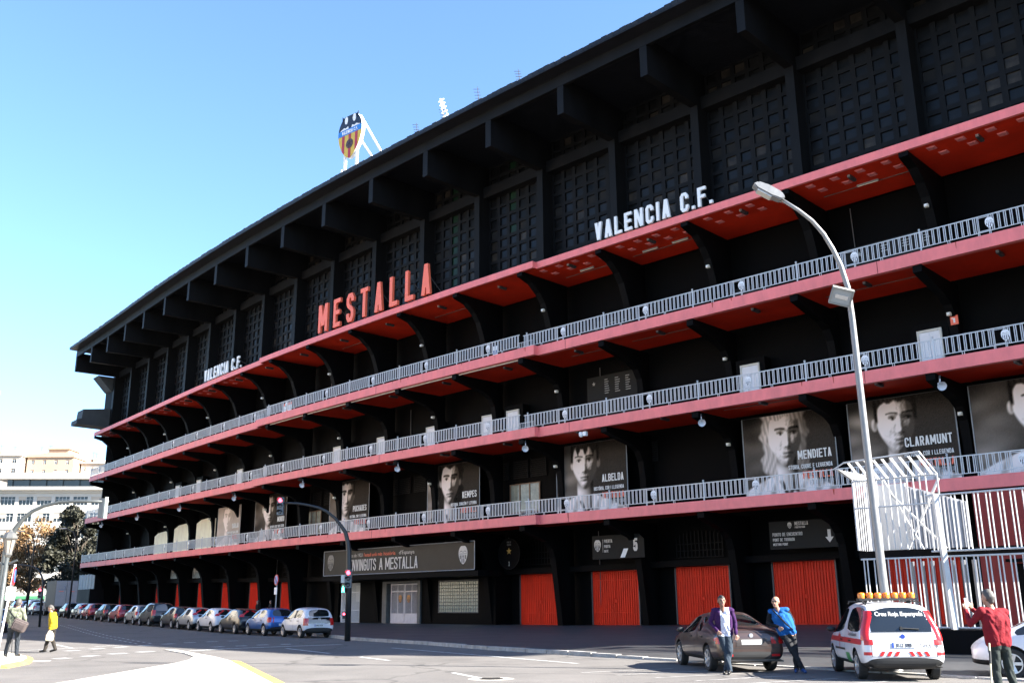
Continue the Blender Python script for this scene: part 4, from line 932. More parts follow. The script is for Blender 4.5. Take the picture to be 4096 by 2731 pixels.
b = MB(); b.box(0, 1.9, 0, .05, 0, 1.2); o = b.build('kiosk_awning', WHITE, M=FM(7.35, -3.6, 20.0)); tag(o, 'white and red striped kiosk panel on the top balcony far left', 'panel')
b = MB(); b.box(0, 1.9, -.012, -.002, .95, 1.2); b.box(.2, .35, -.012, -.002, .2, .6); b.box(.8, 1.1, -.012, -.002, .2, .6); b.build('stripe', LREDL, o, M=FM(7.35, -3.6, 20.0))
fe = sign_thing('fire_sign', 17.0, -4.1, 15.9, 'small red fire extinguisher sign near the white door', 'sign'); M = FM(17.02, -4.1, 15.75)
b = MB(); b.box(-.2, .2, 0, .03, 0, .5); b.build('plate', LREDL, fe, M=M); b = MB(); b.box(-.05, .05, -.01, -.002, .1, .36); b.box(-.12, -.07, -.01, -.002, .3, .4); b.build('pictogram', WHITE2, fe, M=M)
ws = sign_thing('way_sign', 12.0, -3.2, 19.9, 'small blue and white arrow sign on a top balcony rib', 'sign'); M = FM(12.15, -3.0, 19.95)
b = MB(); b.box(-.25, .25, 0, .03, 0, .75); b.build('plate', WHITE2, ws, M=M); b = MB(); b.box(-.2, .2, -.01, -.002, .12, .4); b.build('blue_field', mat('sign_blue', (.05, .12, .35), .4), ws, M=M)
cc = sign_thing('security_camera', 13.72, -.25, 12.1, 'white dome security camera under the second balcony', 'camera'); M = FM(13.72, -.2, 12.35)
b = MB(); b.lathe([(0, -.34), (.10, -.32), (.15, -.22), (.16, -.1), (.14, 0), (0, 0)], seg=14); b.build('dome', WHITE, cc, M=M, smooth=True); b = MB(); b.box(.2, .46, -.1, .12, -.28, .0); b.build('housing', WHITE, cc, M=M); b = MB(); b.box(.1, .24, -.02, .02, -.06, -.02); b.build('bracket', GREY, cc, M=M)
# ---------------------------------------------------------------- crest on the roof
e = sign_thing('rooftop_crest', 10.68, 4.1, 36.4, 'giant coloured club crest sign standing on the stadium roof edge', 'sign'); M = FM(10.68, 4.15, 37.60) @ Matrix.Rotation(R(7), 4, 'Z'); HC = 3.95
def crest_plate(b, u0, u1, x0=-9, x1=9, y=0, m=0, n=16):
    """piece of the egg between heights u0..u1, clipped to x0..x1"""
    L_, R_ = [], []
    for i in range(n + 1):
        u = u0 + (u1 - u0) * i / n; hw = egg(max(u, .004)) * HC * 1.02; a, c = max(-hw, x0), min(hw, x1)
        if c - a > .01: L_.append((a, u * HC)); R_.append((c, u * HC))
    if len(L_) > 1: b.prism(L_ + R_[::-1], y - .01, y, axis='y', m=m)
b = MB(); b.prism([(p[0] * 1.03, p[1]) for p in shield_outline(HC, 0, 20)], .0, .32, axis='y'); b.build('body', WHITE, e, M=M)
CY = mat('crest_yellow', (.62, .42, .04), .4); CR = mat('crest_red', (.40, .02, .03), .4); CB = mat('crest_blue', (.03, .20, .55), .4); CK = mat('crest_black', (.012, .014, .025), .4)
b = MB(); crest_plate(b, 0, .56, y=-.002); b.build('yellow_field', CY, e, M=M)
for sx in (-.60, 0, .60):
    b = MB(); crest_plate(b, 0, .56, sx * 1.35 - .16, sx * 1.35 + .16, y=-.016); b.build('red_bar', CR, e, M=M)
b = MB(); crest_plate(b, .56, .69, y=-.016); b.build('blue_band', CB, e, M=M)
b = MB(); text(b, 'VALENCIA C.F.', .30, .5, .19, .10, 0, HC * .625 - .15, -.04, .01, align='c'); b.build('lettering', WHITE2, e, M=M)
b = MB(); crest_plate(b, .69, .995, y=-.016); b.prism([(-1.0, HC * .85), (-.62, HC * .93), (-1.02, HC * 1.03)], -.026, -.016, axis='y'); b.prism([(1.0, HC * .85), (.62, HC * .93), (1.02, HC * 1.03)], -.026, -.016, axis='y'); b.build('bat', CK, e, M=M)
b = MB()
for s in (-1, 1):
    b.prism([(s * .50 + .20 * math.cos(a * math.pi / 6), HC * .905 + .36 * math.sin(a * math.pi / 6)) for a in range(12)], -.03, -.018, axis='y')
    b.prism([(s * 1.30, HC * .693), (s * .75, HC * .745), (s * .55, HC * .72), (s * .25, HC * .755), (s * .16, HC * .693)], -.03, -.018, axis='y')
b.build('white_gap', WHITE2, e, M=M)
b = MB(); b.lathe([(0, -.05), (.42, -.05), (.44, -.016)], (0, 0, HC * .33), axis='y', seg=20); bl = b.build('ball', mat('leather_ball', (.09, .04, .035), .5), e, M=M)
b = MB()
for a in (20, 80, 140): b.bar((-.4 * math.cos(R(a)), -.055, HC * .33 - .4 * math.sin(R(a))), (.4 * math.cos(R(a)), -.055, HC * .33 + .4 * math.sin(R(a))), .03)
b.build('seam', CK, bl, M=M)
for s in (-.72, .72): b = MB(); b.box(s - .10, s + .10, .1, .3, -1.35, .9); b.build('post', WHITE, e, M=M)
b = MB(); b.bar((.95, .3, HC * .93), (.95, 4.6, -.6), .13); b.bar((.9, .3, HC * .42), (.9, 3.2, -.8), .12); b.build('stay', WHITE, e, M=M)
b = MB()
for s in (-.9, -.5, .35, .9): b.box(s - .06, s + .06, -.05, .1, -1.4, -.85)
b.build('foot', WHITE, e, M=M)
# antennas and a white lattice tower beyond the roof
for n, d, h, lab in ((11.9, 3.6, 1.6, 'leftmost'), (12.35, 3.6, 1.7, 'second'), (12.9, 3.6, 1.9, 'third'), (13.5, 3.6, 1.6, 'rightmost')):
    b = MB(); p = F(n, d, 36.2); b.tube([p, p + Vector((-.15, 0, h))], [.04, .02], 0, 5)
    for q in range(4): b.bar(p + Vector((-.3 - .05 * q, 0, h * (.5 + .13 * q))), p + Vector((.15 - .05 * q, 0, h * (.5 + .13 * q))), .03)
    tag(b.build('roof_antenna', DGREY), 'thin dark aerial on the roof edge, %s of four' % lab, 'antenna', 'aerials on the roof edge')
def lattice_mast(p, h, w_, lab, r=.06):
    e = empty('floodlight_mast', p); tag(e, lab, 'mast'); b = MB()
    for sx in (-1, 1):
        for sy in (-1, 1): b.tube([p + Vector((sx * w_, sy * w_, 0)), p + Vector((sx * w_ * .75, sy * w_ * .75, h))], r, 0, 6)
    b.build('legs', WHITE, e); b = MB(); k = max(3, int(h / w_ / 1.6))
    for i in range(k):
        for sx in (-1, 1):
            b.bar(p + Vector((-w_ * sx, -w_, h * i / k)), p + Vector((w_ * sx, -w_, h * (i + 1) / k)), r); b.bar(p + Vector((-w_, w_ * sx, h * (i + 1) / k)), p + Vector((w_, w_ * sx, h * (i + 1) / k)), r)
    b.build('bracing', WHITE, e); b = MB(); b.box(p.x - w_ * 1.7, p.x + w_ * 1.7, p.y - w_, p.y + w_, p.z + h, p.z + h + .25); b.tube([p + Vector((0, 0, h)), p + Vector((0, 0, h + 4.2))], .05, 0, 5); b.bar(p + Vector((-.6, 0, h + 3.8)), p + Vector((.6, 0, h + 3.8)), .06); b.build('platform', WHITE, e)
lattice_mast(Vector((-62, 146, 36.5)), 4.2, 1.5, 'white lattice mast with aerial behind the far roof end', .14)
p = F(12.27, 2.5, 36.4); e = empty('inclined_mast', p); tag(e, 'leaning white lattice floodlight arm on the roof right of the crest', 'mast')
b = MB(); q = p + Vector((-.8, .2, 3.0))
for s in (-.25, .25): b.bar(p + Vector((s, 0, 0)), q + Vector((s * .2, 0, 0)), .07)
b.build('arm', WHITE, e); b = MB()
for i in range(9): b.bar(p.lerp(q, i / 9) + Vector((-.25, 0, 0)), p.lerp(q, (i + 1) / 9) + Vector((.25, 0, 0)), .08)
b.build('bracing', WHITE, e)
# ================================================================== CARS
def evalmesh(o):
    dg = bpy.context.evaluated_depsgraph_get(); dg.update()
    return bpy.data.meshes.new_from_object(o.evaluated_get(dg))
GLASS = mat('car_glass', (.010, .012, .013), .03, spec=.9)
TRIM = mat('black_trim', (.012, .012, .012), .6)
TYRE = mat('tyre_rubber', (.014, .014, .014), .85)
ALLOY = mat('alloy', (.55, .56, .58), .3, metal=.8)
TAILR = mat('tail_lamp_red', (.45, .012, .012), .15, spec=.8)
HEADL = mat('head_lamp', (.6, .6, .6), .1, spec=.9)
PLATE = mat('number_plate', (.62, .62, .60), .4)
EUBLUE = mat('plate_blue', (.02, .06, .35), .4)
PLTXT = mat('plate_text', (.02, .02, .03), .5)
def paint(name, c, metal=.35, rough=.3): return mat('paint_' + name, c, rough, metal=metal, coat=.6)
# station: y, zb, zm, zbelt, zt, w, wt (rear to front)
def stations(k):
    if k == 'hatch':      # ordinary five-door
        L, W, H = 4.15, 1.74, 1.48
        return L, W, H, [(-2.06, .40, .52, .62, .70, .66, .60), (-2.03, .30, .52, .74, .90, .78, .70), (-1.93, .24, .55, .92, 1.02, .85, .74), (-1.60, .22, .58, .955, 1.40, .87, .60), (-1.32, .22, .60, .955, 1.455, .87, .60),
                         (-.30, .22, .60, .935, 1.49, .87, .60), (-.20, .22, .60, .932, 1.49, .87, .60), (.45, .22, .58, .92, 1.43, .87, .57), (1.20, .22, .57, .90, 1.00, .86, .70), (1.68, .24, .55, .80, .88, .83, .68), (1.96, .26, .50, .64, .72, .74, .62), (2.06, .30, .46, .54, .60, .60, .54)], (-1.27, 1.28), .31
    if k == 'city':       # short upright hatch
        L, W, H = 3.56, 1.65, 1.49
        return L, W, H, [(-1.78, .42, .52, .62, .70, .66, .60), (-1.76, .30, .52, .76, .90, .77, .70), (-1.71, .24, .55, .95, 1.02, .815, .735), (-1.58, .22, .58, .98, 1.40, .83, .655), (-1.30, .22, .60, .975, 1.46, .83, .63),
                         (-.42, .22, .60, .945, 1.50, .83, .60), (-.32, .22, .60, .94, 1.50, .83, .60), (.38, .22, .58, .92, 1.44, .83, .57), (1.02, .22, .57, .90, 1.02, .82, .68), (1.42, .24, .55, .80, .90, .80, .66), (1.68, .26, .50, .64, .74, .72, .60), (1.78, .30, .46, .54, .60, .60, .54)], (-1.16, 1.20), .30
    if k == 'coupe':      # three-door with a fast tail
        L, W, H = 4.2, 1.72, 1.45
        return L, W, H, [(-2.10, .40, .52, .62, .70, .66, .60), (-2.07, .30, .52, .74, .88, .78, .70), (-1.95, .24, .55, .90, 1.0, .85, .72), (-1.42, .22, .58, .95, 1.36, .86, .58), (-1.1, .22, .60, .95, 1.42, .86, .58),
                         (-.10, .22, .60, .93, 1.46, .86, .58), (0.0, .22, .60, .93, 1.46, .86, .58), (.42, .22, .58, .91, 1.41, .86, .56), (1.20, .22, .57, .88, .98, .85, .70), (1.68, .24, .55, .79, .87, .82, .68), (1.98, .26, .50, .64, .72, .74, .62), (2.10, .30, .46, .54, .60, .60, .54)], (-1.28, 1.32), .31
    if k == 'mpv':
        L, W, H = 4.45, 1.82, 1.70
        return L, W, H, [(-2.20, .42, .54, .66, .74, .70, .64), (-2.17, .32, .54, .80, .96, .82, .76), (-2.09, .26, .58, 1.02, 1.08, .89, .80), (-1.92, .24, .60, 1.05, 1.60, .905, .68), (-1.60, .24, .62, 1.05, 1.67, .91, .665),
                         (-.30, .24, .62, 1.02, 1.71, .91, .65), (-.20, .24, .62, 1.02, 1.71, .91, .65), (.62, .24, .60, 1.0, 1.62, .91, .62), (1.45, .24, .59, .96, 1.08, .90, .74), (1.86, .26, .56, .84, .94, .86, .72), (2.10, .28, .50, .68, .76, .78, .66), (2.20, .32, .48, .56, .64, .64, .58)], (-1.36, 1.40), .32
    if k == 'sedan':
        L, W, H = 4.66, 1.80, 1.46
        return L, W, H, [(-2.33, .42, .54, .66, .72, .70, .64), (-2.30, .30, .54, .78, .92, .82, .74), (-2.18, .24, .56, .90, 1.05, .88, .76), (-1.62, .22, .58, .95, 1.10, .90, .72), (-.78, .22, .60, .95, 1.40, .90, .58),
                         (-.42, .22, .60, .94, 1.455, .90, .58), (-.32, .22, .60, .94, 1.46, .90, .58), (.50, .22, .58, .92, 1.41, .90, .56), (1.35, .22, .57, .89, .98, .89, .72), (1.90, .24, .55, .80, .88, .86, .70), (2.20, .26, .50, .64, .72, .78, .64), (2.33, .30, .46, .54, .60, .62, .56)], (-1.36, 1.34), .325
CARK = {}
def car_kind(k):
    if k in CARK: return CARK[k]
    L, W, H, st, axles, wr = stations(k)
    vs, fs, ms = [], [], []; NR = 14
    for (y, zb, zm, zbe, zt, w_, wt) in st:
        half = [(0, zb), (.80 * w_, zb), (.97 * w_, zb + .12), (w_ * 1.01, zm), (w_ * .975, zbe), (wt, zt - .055), (wt * .86, zt), (0, zt + .025)]
        ring = half + [(-x, z) for x, z in half[6:0:-1]]
        vs += [(x, y, z) for x, z in ring]
    # material slots: 0 paint, 1 trim, 2 glass
    sed = k == 'sedan'
    for i in range(len(st) - 1):
        for j in range(NR):
            j2 = (j + 1) % NR; jj = j if j < 7 else 13 - j
            m = 0
            if jj in (0, 1): m = 1
            if jj == 6:      # across the top
                if i == (3 if sed else 2): m = 2
                if i == 7: m = 2
            if jj == 4 and i in ((4, 6, 7) if not sed else (4, 6, 7)): m = 2
            if jj == 4 and i == 3 and k in ('mpv', 'hatch'): m = 2 if k == 'mpv' else 0
            if jj == 4 and i == 5 and k in ('city',): m = 1
            fs.append((i * NR + j, i * NR + j2, (i + 1) * NR + j2, (i + 1) * NR + j)); ms.append(m)
    for i, rev in ((0, 1), (len(st) - 1, 0)):
        for a in range(7 - 1):
            q = [i * NR + x for x in ((0, 1, 13) if a == 0 else (a, a + 1, 13 - a, 14 - a))]
            fs.append(tuple(q[::-1] if rev else q)); ms.append(0 if a > 1 else 1)
        q = [i * NR + 6, i * NR + 7, i * NR + 8]; fs.append(tuple(q)); ms.append(0)
    me = bpy.data.meshes.new('cage'); me.from_pydata(vs, [], fs)
    for mt in (TRIM, TRIM, GLASS): me.materials.append(mt)
    me.polygons.foreach_set('material_index', ms)
    bm = bmesh.new(); bm.from_mesh(me); bmesh.ops.recalc_face_normals(bm, faces=bm.faces)
    cl = bm.edges.layers.float.new('crease_edge')
    for e in bm.edges:
        if len(e.link_faces) == 2 and {f.material_index for f in e.link_faces} & {2} and len({f.material_index for f in e.link_faces}) == 2: e[cl] = .45
    bm.to_mesh(me); bm.free()
    o = bpy.data.objects.new('cage', me); link(o); md = o.modifiers.new('s', 'SUBSURF'); md.levels = 2; md.render_levels = 2
    me2 = evalmesh(o); bpy.data.objects.remove(o)
    # wheel arches cut out
    c = MB()
    for y in axles:
        for s in (-1, 1): c.lathe([(0, s * (W / 2 - .30)), (wr + .055, s * (W / 2 - .30)), (wr + .055, s * (W / 2 + .3)), (0, s * (W / 2 + .3))], (0, y, wr + .01), axis='x', seg=28, m=0)
    cm = c.mesh('cut', [TRIM, TRIM]); bm = bmesh.new(); bm.from_mesh(cm); bmesh.ops.remove_doubles(bm, verts=bm.verts, dist=1e-4); bmesh.ops.recalc_face_normals(bm, faces=bm.faces)
    for f_ in bm.faces: f_.material_index = 1
    bm.to_mesh(cm); bm.free()
    o = bpy.data.objects.new('body', me2); link(o); oc = bpy.data.objects.new('cut', cm); link(oc)
    md = o.modifiers.new('b', 'BOOLEAN'); md.object = oc; md.operation = 'DIFFERENCE'; md.solver = 'EXACT'
    me3 = evalmesh(o); bpy.data.objects.remove(o); bpy.data.objects.remove(oc)
    if len(me3.polygons) < 500: me3 = me2
    bm = bmesh.new(); bm.from_mesh(me3); bvh = BVHTree.FromBMesh(bm)
    # split glass panes off
    def sub(faces, name, mats, remap=None):
        s2 = MB(); idx = {}
        for f_ in faces:
            q = []
            for v_ in f_.verts:
                if v_.index not in idx: idx[v_.index] = len(s2.v); s2.v.append(tuple(v_.co))
                q.append(idx[v_.index])
            s2.f.append(tuple(q)); s2.m.append(min(f_.material_index, 1) if remap is None else remap)
        r_ = s2.mesh(name, mats, smooth=True, fix=False); autosmooth(r_, 40); return r_
    bm.faces.ensure_lookup_table(); glass = {f_ for f_ in bm.faces if f_.material_index == 2}; rest = [f_ for f_ in bm.faces if f_.material_index != 2]
    body = sub(rest, 'car_body', [TRIM, TRIM]); panes = []
    while glass:
        seed = glass.pop(); isl_ = [seed]; stack = [seed]
        while stack:
            f_ = stack.pop()
            for e in f_.edges:
                for g in e.link_faces:
                    if g in glass: glass.discard(g); isl_.append(g); stack.append(g)
        panes.append(sub(isl_, 'window', [GLASS], 0))
    bm.free()
    CARK[k] = dict(L=L, W=W, H=H, axles=axles, wr=wr, body=body, panes=panes, bvh=bvh); return CARK[k]
def hit_side(K, s, y, z, o=.004):
    h = K['bvh'].ray_cast(Vector((s * 3, y, z)), Vector((-s, 0, 0)))
    return (h[0] + h[1] * o * (1 if h[1].x * s > 0 else -1)) if h[0] else Vector((s * K['W'] / 2, y, z))
def hit_end(K, s, x, z, o=.004):
    h = K['bvh'].ray_cast(Vector((x, s * 4, z)), Vector((0, -s, 0)))
    return (h[0] + h[1] * o * (1 if h[1].y * s > 0 else -1)) if h[0] else Vector((x, s * K['L'] / 2, z))
def edge_x(K, z, s=-1):
    '''half width of the bodywork at height z as the end faces see it'''
    x = .95
    while x > .3:
        h = K['bvh'].ray_cast(Vector((x, s * 4, z)), Vector((0, -s, 0)))
        if h[0] and abs(h[0].y) > K['L'] / 2 - .45: return x
        x -= .01
    return .3
def decal(fn, u0, u1, v0, v1, nu=6, nv=4, skew=0., mb=None, m=0):
    """patch lying on the bodywork; fn(u, v) gives its point"""
    b = mb or MB(); k = len(b.v)
    for j in range(nv + 1):
        for i in range(nu + 1):
            t = j / nv; b.v.append(tuple(fn(u0 + (u1 - u0) * i / nu + skew * t, v0 + (v1 - v0) * t)))
    for j in range(nv):
        for i in range(nu): b.f.append((k + j * (nu + 1) + i, k + j * (nu + 1) + i + 1, k + (j + 1) * (nu + 1) + i + 1, k + (j + 1) * (nu + 1) + i)); b.m.append(m)
    return b
def wheelmesh(r, spokes=5, key=''):
    k = 'wheel%.3f%d' % (r, spokes)
    if k in CARK: return CARK[k]
    b = MB(); b.lathe([(r * .66, -.09), (r * .93, -.10), (r, -.07), (r, .07), (r * .93, .10), (r * .66, .09), (r * .64, .03)], axis='x', seg=28); t = b.mesh('tyre', TYRE); autosmooth(t)
    b = MB(); b.lathe([(r * .66, .085), (r * .62, .085), (r * .60, .03), (r * .14, .05), (0, .052)], axis='x', seg=28, m=1); b.lathe([(r * .67, .092), (r * .60, .092), (r * .58, .06)], axis='x', seg=28)
    for i in range(spokes):
        a = 2 * math.pi * i / spokes; ca, sa = math.cos(a), math.sin(a); wd = r * (.11 if spokes < 8 else .07)
        p = [(.055, -wd * sa * .8, wd * ca * .8), (.055, wd * sa * .8, -wd * ca * .8), (.075, r * .63 * ca + wd * sa, r * .63 * sa - wd * ca), (.075, r * .63 * ca - wd * sa, r * .63 * sa + wd * ca)]
        b.hexa(p + [(x + .03, y, z) for x, y, z in p])
    b.lathe([(0, .092), (r * .12, .092), (r * .13, .055)], axis='x', seg=12); rm = b.mesh('rim', [ALLOY, TRIM]); autosmooth(rm)
    CARK[k] = (t, rm); return CARK[k]
def car(k, loc, ang, pm, label, group=None, name='parked_car', spokes=5, detail=1, platetxt=None, tail=None, cat='car'):
    """ang: heading, 0 = +y"""
    K = car_kind(k); e = empty(name, loc, ang); tag(e, label, cat, group)
    o = inst('car_body', K['body'], e, Matrix.Identity(4), world=False)
    o.material_slots[0].link = 'OBJECT'; o.material_slots[0].material = pm
    W, L, H = K['W'], K['L'], K['H']
    for p in K['panes']: inst('window', p, e, Matrix.Identity(4), world=False)
    t, rm = wheelmesh(K['wr'], spokes)
    for y in K['axles']:
        for s in (-1, 1):
            M = Matrix.Translation((s * (W / 2 - .115), y, K['wr'])) @ Matrix.Rotation(0 if s > 0 else math.pi, 4, 'Z')
            w_ = inst('wheel', t, e, M, world=False); r_ = inst('rim', rm, w_, Matrix.Identity(4), world=False)
    # shared small parts, made once for each kind
    key = 'parts_' + k + (tail or '')
    if key not in CARK:
        d = {}
        tl_ = {'hatch': (.50, .80, .72, 1.0), 'city': (.58, .80, .62, .98), 'coupe': (.46, .68, .98, 1.34), 'mpv': (.62, .88, .78, 1.18), 'sedan': (.50, .86, .70, .86)}[k]
        if tail == 'tall': tl_ = (0, .15, .88, 1.52)
        for s in (-1, 1):
            bb_ = MB(); nz = 10; wt_ = tl_[1] - tl_[0]; ex = [edge_x(K, tl_[2] + (tl_[3] - tl_[2]) * q / nz) for q in range(nz + 1)]
            ex = [sum(ex[max(0, q - 2):q + 3]) / len(ex[max(0, q - 2):q + 3]) for q in range(nz + 1)]
            for q in range(nz + 1):
                z = tl_[2] + (tl_[3] - tl_[2]) * q / nz; yi = hit_end(K, -1, s * (ex[q] - wt_), z, 0).y; ym = hit_end(K, -1, s * (ex[q] - .09), z, 0).y
                ym = ym if abs(ym) > K['L'] / 2 - .6 else yi; yi = yi if abs(yi) > K['L'] / 2 - .6 else ym
                bb_.v += [(s * (ex[q] - wt_), yi - .006, z), (s * (ex[q] - .075), ym - .014, z), (s * (ex[q] - .012), ym + .03, z), (s * (ex[q] + .012), ym + .13, z)]
            for q in range(nz):
                for r_ in range(3): bb_.f.append((q * 4 + r_, q * 4 + r_ + 1, q * 4 + r_ + 5, q * 4 + r_ + 4)); bb_.m.append(0)
            d['tail%d' % s] = bb_.mesh('tail_light', TAILR, smooth=True)
            if k in ('hatch', 'sedan') and not tail:
                bb_ = decal(lambda u, v: hit_side(K, s, u, v, .008), -L / 2 + .10, -L / 2 + .36, tl_[2] + .06, tl_[3] - .02, 6, 4); d['tside%d' % s] = bb_.mesh('tail_light', TAILR, smooth=True)
            bb_ = decal(lambda u, v: hit_end(K, 1, s * u, v, .008), .40, .70, .60, .72, 6, 4); d['head%d' % s] = bb_.mesh('head_light', HEADL, smooth=True)
            q = MB(); yb = {'hatch': .72, 'city': .62, 'coupe': .70, 'mpv': .95, 'sedan': .78}[k]
            zq = .98 if k != 'mpv' else 1.06
            q.lathe([(0, -.06), (.06, -.055), (.095, -.02), (.10, .04), (.08, .075), (0, .08)], (0, 0, 0), axis='y', seg=12); mm = q.mesh('mirror', TRIM, smooth=True); mm.transform(Matrix.Translation((s * (W / 2 + .06), yb, zq)) @ Matrix.Diagonal((1.1, 1, .72, 1))); d['mir%d' % s] = mm
        pz = {'hatch': .60, 'city': .62, 'coupe': .50, 'mpv': .78, 'sedan': .74}[k]; d['pz'] = pz
        q = decal(lambda u, v: hit_end(K, -1, u, v, .010), -.26, .26, pz - .055, pz + .055, 4, 2); d['plate'] = q.mesh('number_plate', PLATE)
        q = decal(lambda u, v: hit_end(K, -1, u, v, .009), -.62, .62, .34, .44, 10, 2); d['bump'] = q.mesh('bumper_trim', TRIM)
        for s in (-1, 1):
            for i, yy in enumerate((-1.02, -.25, .78) if k != 'coupe' else (-.55, .82)):
                q = decal(lambda u, v: hit_side(K, s, u, v, .002), yy - .006, yy + .006, .34, .93, 1, 10); d['seam%d%d' % (s, i)] = q.mesh('door_seam', TRIM)
            for i, yy in enumerate((-.88, .08) if k != 'coupe' else (-.3,)):
                q = MB(); c_ = hit_side(K, s, yy, .84, .01); q.box(c_.x - .015, c_.x + .015, yy - .1, yy + .1, .825, .855); d['hand%d%d' % (s, i)] = q.mesh('door_handle', TRIM)
        CARK[key] = d
    d = CARK[key]
    for q, me in d.items():
        if q == 'pz' or (detail < 1 and q[:4] in ('seam', 'hand', 'head', 'bump')): continue
        x = inst(me.name.split('.')[0], me, e, Matrix.Identity(4), world=False)
        if q[:3] == 'mir' and detail: pass
    if platetxt:
        q = MB(); wd = text(q, platetxt, .075, .50, .16, .14, 0, -.0375, 0, .003, align='c'); q2 = MB()
        for i_, (x, y, z) in enumerate(q.v): p = hit_end(K, -1, x, d['pz'] + z, .014 - y); q2.v.append(tuple(p))
        q2.f, q2.m = q.f, q.m; q2.build('plate_text', PLTXT, e, world=False)
        q = decal(lambda u, v: hit_end(K, -1, u, v, .012), -.26, -.215, d['pz'] - .055, d['pz'] + .055, 1, 2); q.build('plate_band', EUBLUE, e, world=False)
    return e, K
def row(x_at, side=0.): pass
WHITEP = paint('white', (.58, .58, .60), 0., .35); SILV = paint('silver', (.38, .39, .40), .5); BLK = paint('black', (.005, .005, .006), .1); DGR = paint('dark_grey', (.016, .017, .018), .3); BLUE = paint('blue', (.010, .095, .33), .5); REDP = paint('red', (.26, .012, .016), .3); NAVY = paint('navy', (.010, .020, .05), .4); BROWN = paint('brown', (.060, .038, .032), .45, .3); DGREEN = paint('green_grey', (.014, .016, .014), .3)
# the row along the kerb: angle of the image ray gives the place on the row line
import math as _m
HEAD = math.atan2(.562, .827)     # heading of the row, left of straight ahead
def rowcar(az, back):   # rear-left wheel azimuth (x/y) -> centre of a car whose rear axle sits 'back' behind its centre
    t = (az * ROW0[1] - ROW0[0]) / (ROWD[0] - az * ROWD[1]); x, y = rowpt(t, .78); return (x + ROWD[0] * back, y + ROWD[1] * back)
ROWC = [('city', -.2113, WHITEP, 'white upright city car, nearest in the kerb row, black tailgate', 8, '0859 HZN'),
 ('hatch', -.2466, BLUE, 'bright blue hatchback parked just ahead of the white city car', 5, None),
 ('coupe', -.2756, BLK, 'glossy black coupe parked between the blue and the white hatchbacks', 6, None),
 ('coupe', -.2993, WHITEP, 'white three-door hatchback with high red tail lights', 5, None),
 ('coupe', -.3212, SILV, 'silver hatchback with high tail lights, ahead of white three-door', 5, None),
 ('hatch', -.3384, BLK, 'black hatchback right behind the tall dark people carrier', 5, None),
 ('mpv', -.3604, DGR, 'tall dark people carrier, highest car of the kerb row', 5, None),
 ('hatch', -.3768, SILV, 'silver grey hatchback just ahead of the tall people carrier', 5, None),
 ('hatch', -.3939, REDP, 'red hatchback nearer of the two red ones', 5, None),
 ('hatch', -.4084, DGREEN, 'dark green grey hatchback between the two red cars', 5, None),
 ('hatch', -.4229, REDP, 'red hatchback farther of the two red ones', 5, None),
 ('coupe', -.4336, SILV, 'small silver hatchback ahead of the farther red car', 5, None),
 ('hatch', -.4460, BLK, 'black hatchback parked directly behind the box truck', 5, None)]
for i, (k, az, pm, lab, sp, pt) in enumerate(ROWC):
    K = car_kind(k); x, y = rowcar(az, -K['axles'][0])
    car(k, (x, y, hroad(x, y)), HEAD, pm, lab, 'cars parked along the kerb', spokes=sp, detail=1 if i < 8 else 0, platetxt=pt)
# black tailgate glass of the white city car
K = car_kind('city'); x, y = rowcar(-.2113, -K['axles'][0])
e = [o for o in bpy.data.objects if o.get('label', '').startswith('white upright city')][0]
b = decal(lambda u, v: hit_end(K, -1, u, v, .006), -.60, .60, .72, 1.02, 10, 4); b.build('tailgate_glass', GLASS, e, smooth=True, world=False)
b = MB(); c_ = hit_end(K, -1, 0, .93, .012); b.lathe([(.05, c_.y), (.065, c_.y), (.065, c_.y - .012), (.05, c_.y - .012)], (0, 0, .93), axis='y', seg=16)
for sx in (-1, 1): b.bar((sx * .035, c_.y - .006, .965), (sx * .012, c_.y - .006, .90), .012); b.bar((sx * .012, c_.y - .006, .90), (0, c_.y - .006, .935), .012)
b.build('emblem', ALLOY, e, world=False)
# beyond the truck, and across the junction
for k, t_, pm, lab in (('hatch', 78, SILV, 'pale silver car parked just beyond the box truck'), ('mpv', 84, WHITEP, 'white small van parked beyond the box truck'), ('hatch', 90, SILV, 'silver car second from the far end of the row'), ('hatch', 96, DGR, 'dark car at the far end of the kerb row')):
    x, y = rowpt(t_, -.1 if t_ < 80 else .3)
    car(k, (x, y, hroad(x, y)), HEAD, pm, lab, 'cars parked beyond the truck', detail=0)
for x, y, lab, pm in ((-66.2, 151, 'dark blue car behind the box truck, left of two', NAVY), (-64.6, 153.5, 'dark blue car behind the truck beside the dark wall', NAVY)):
    car('hatch', (x, y, 1.05), R(-80), pm, lab, 'cars behind the truck', detail=0)
x, y = -33.2, 64.5; car('sedan', (x, y, hroad(x, y)), R(180) + .42, NAVY, 'dark blue car driving towards the camera behind the man with a bag', detail=1, name='moving_car')
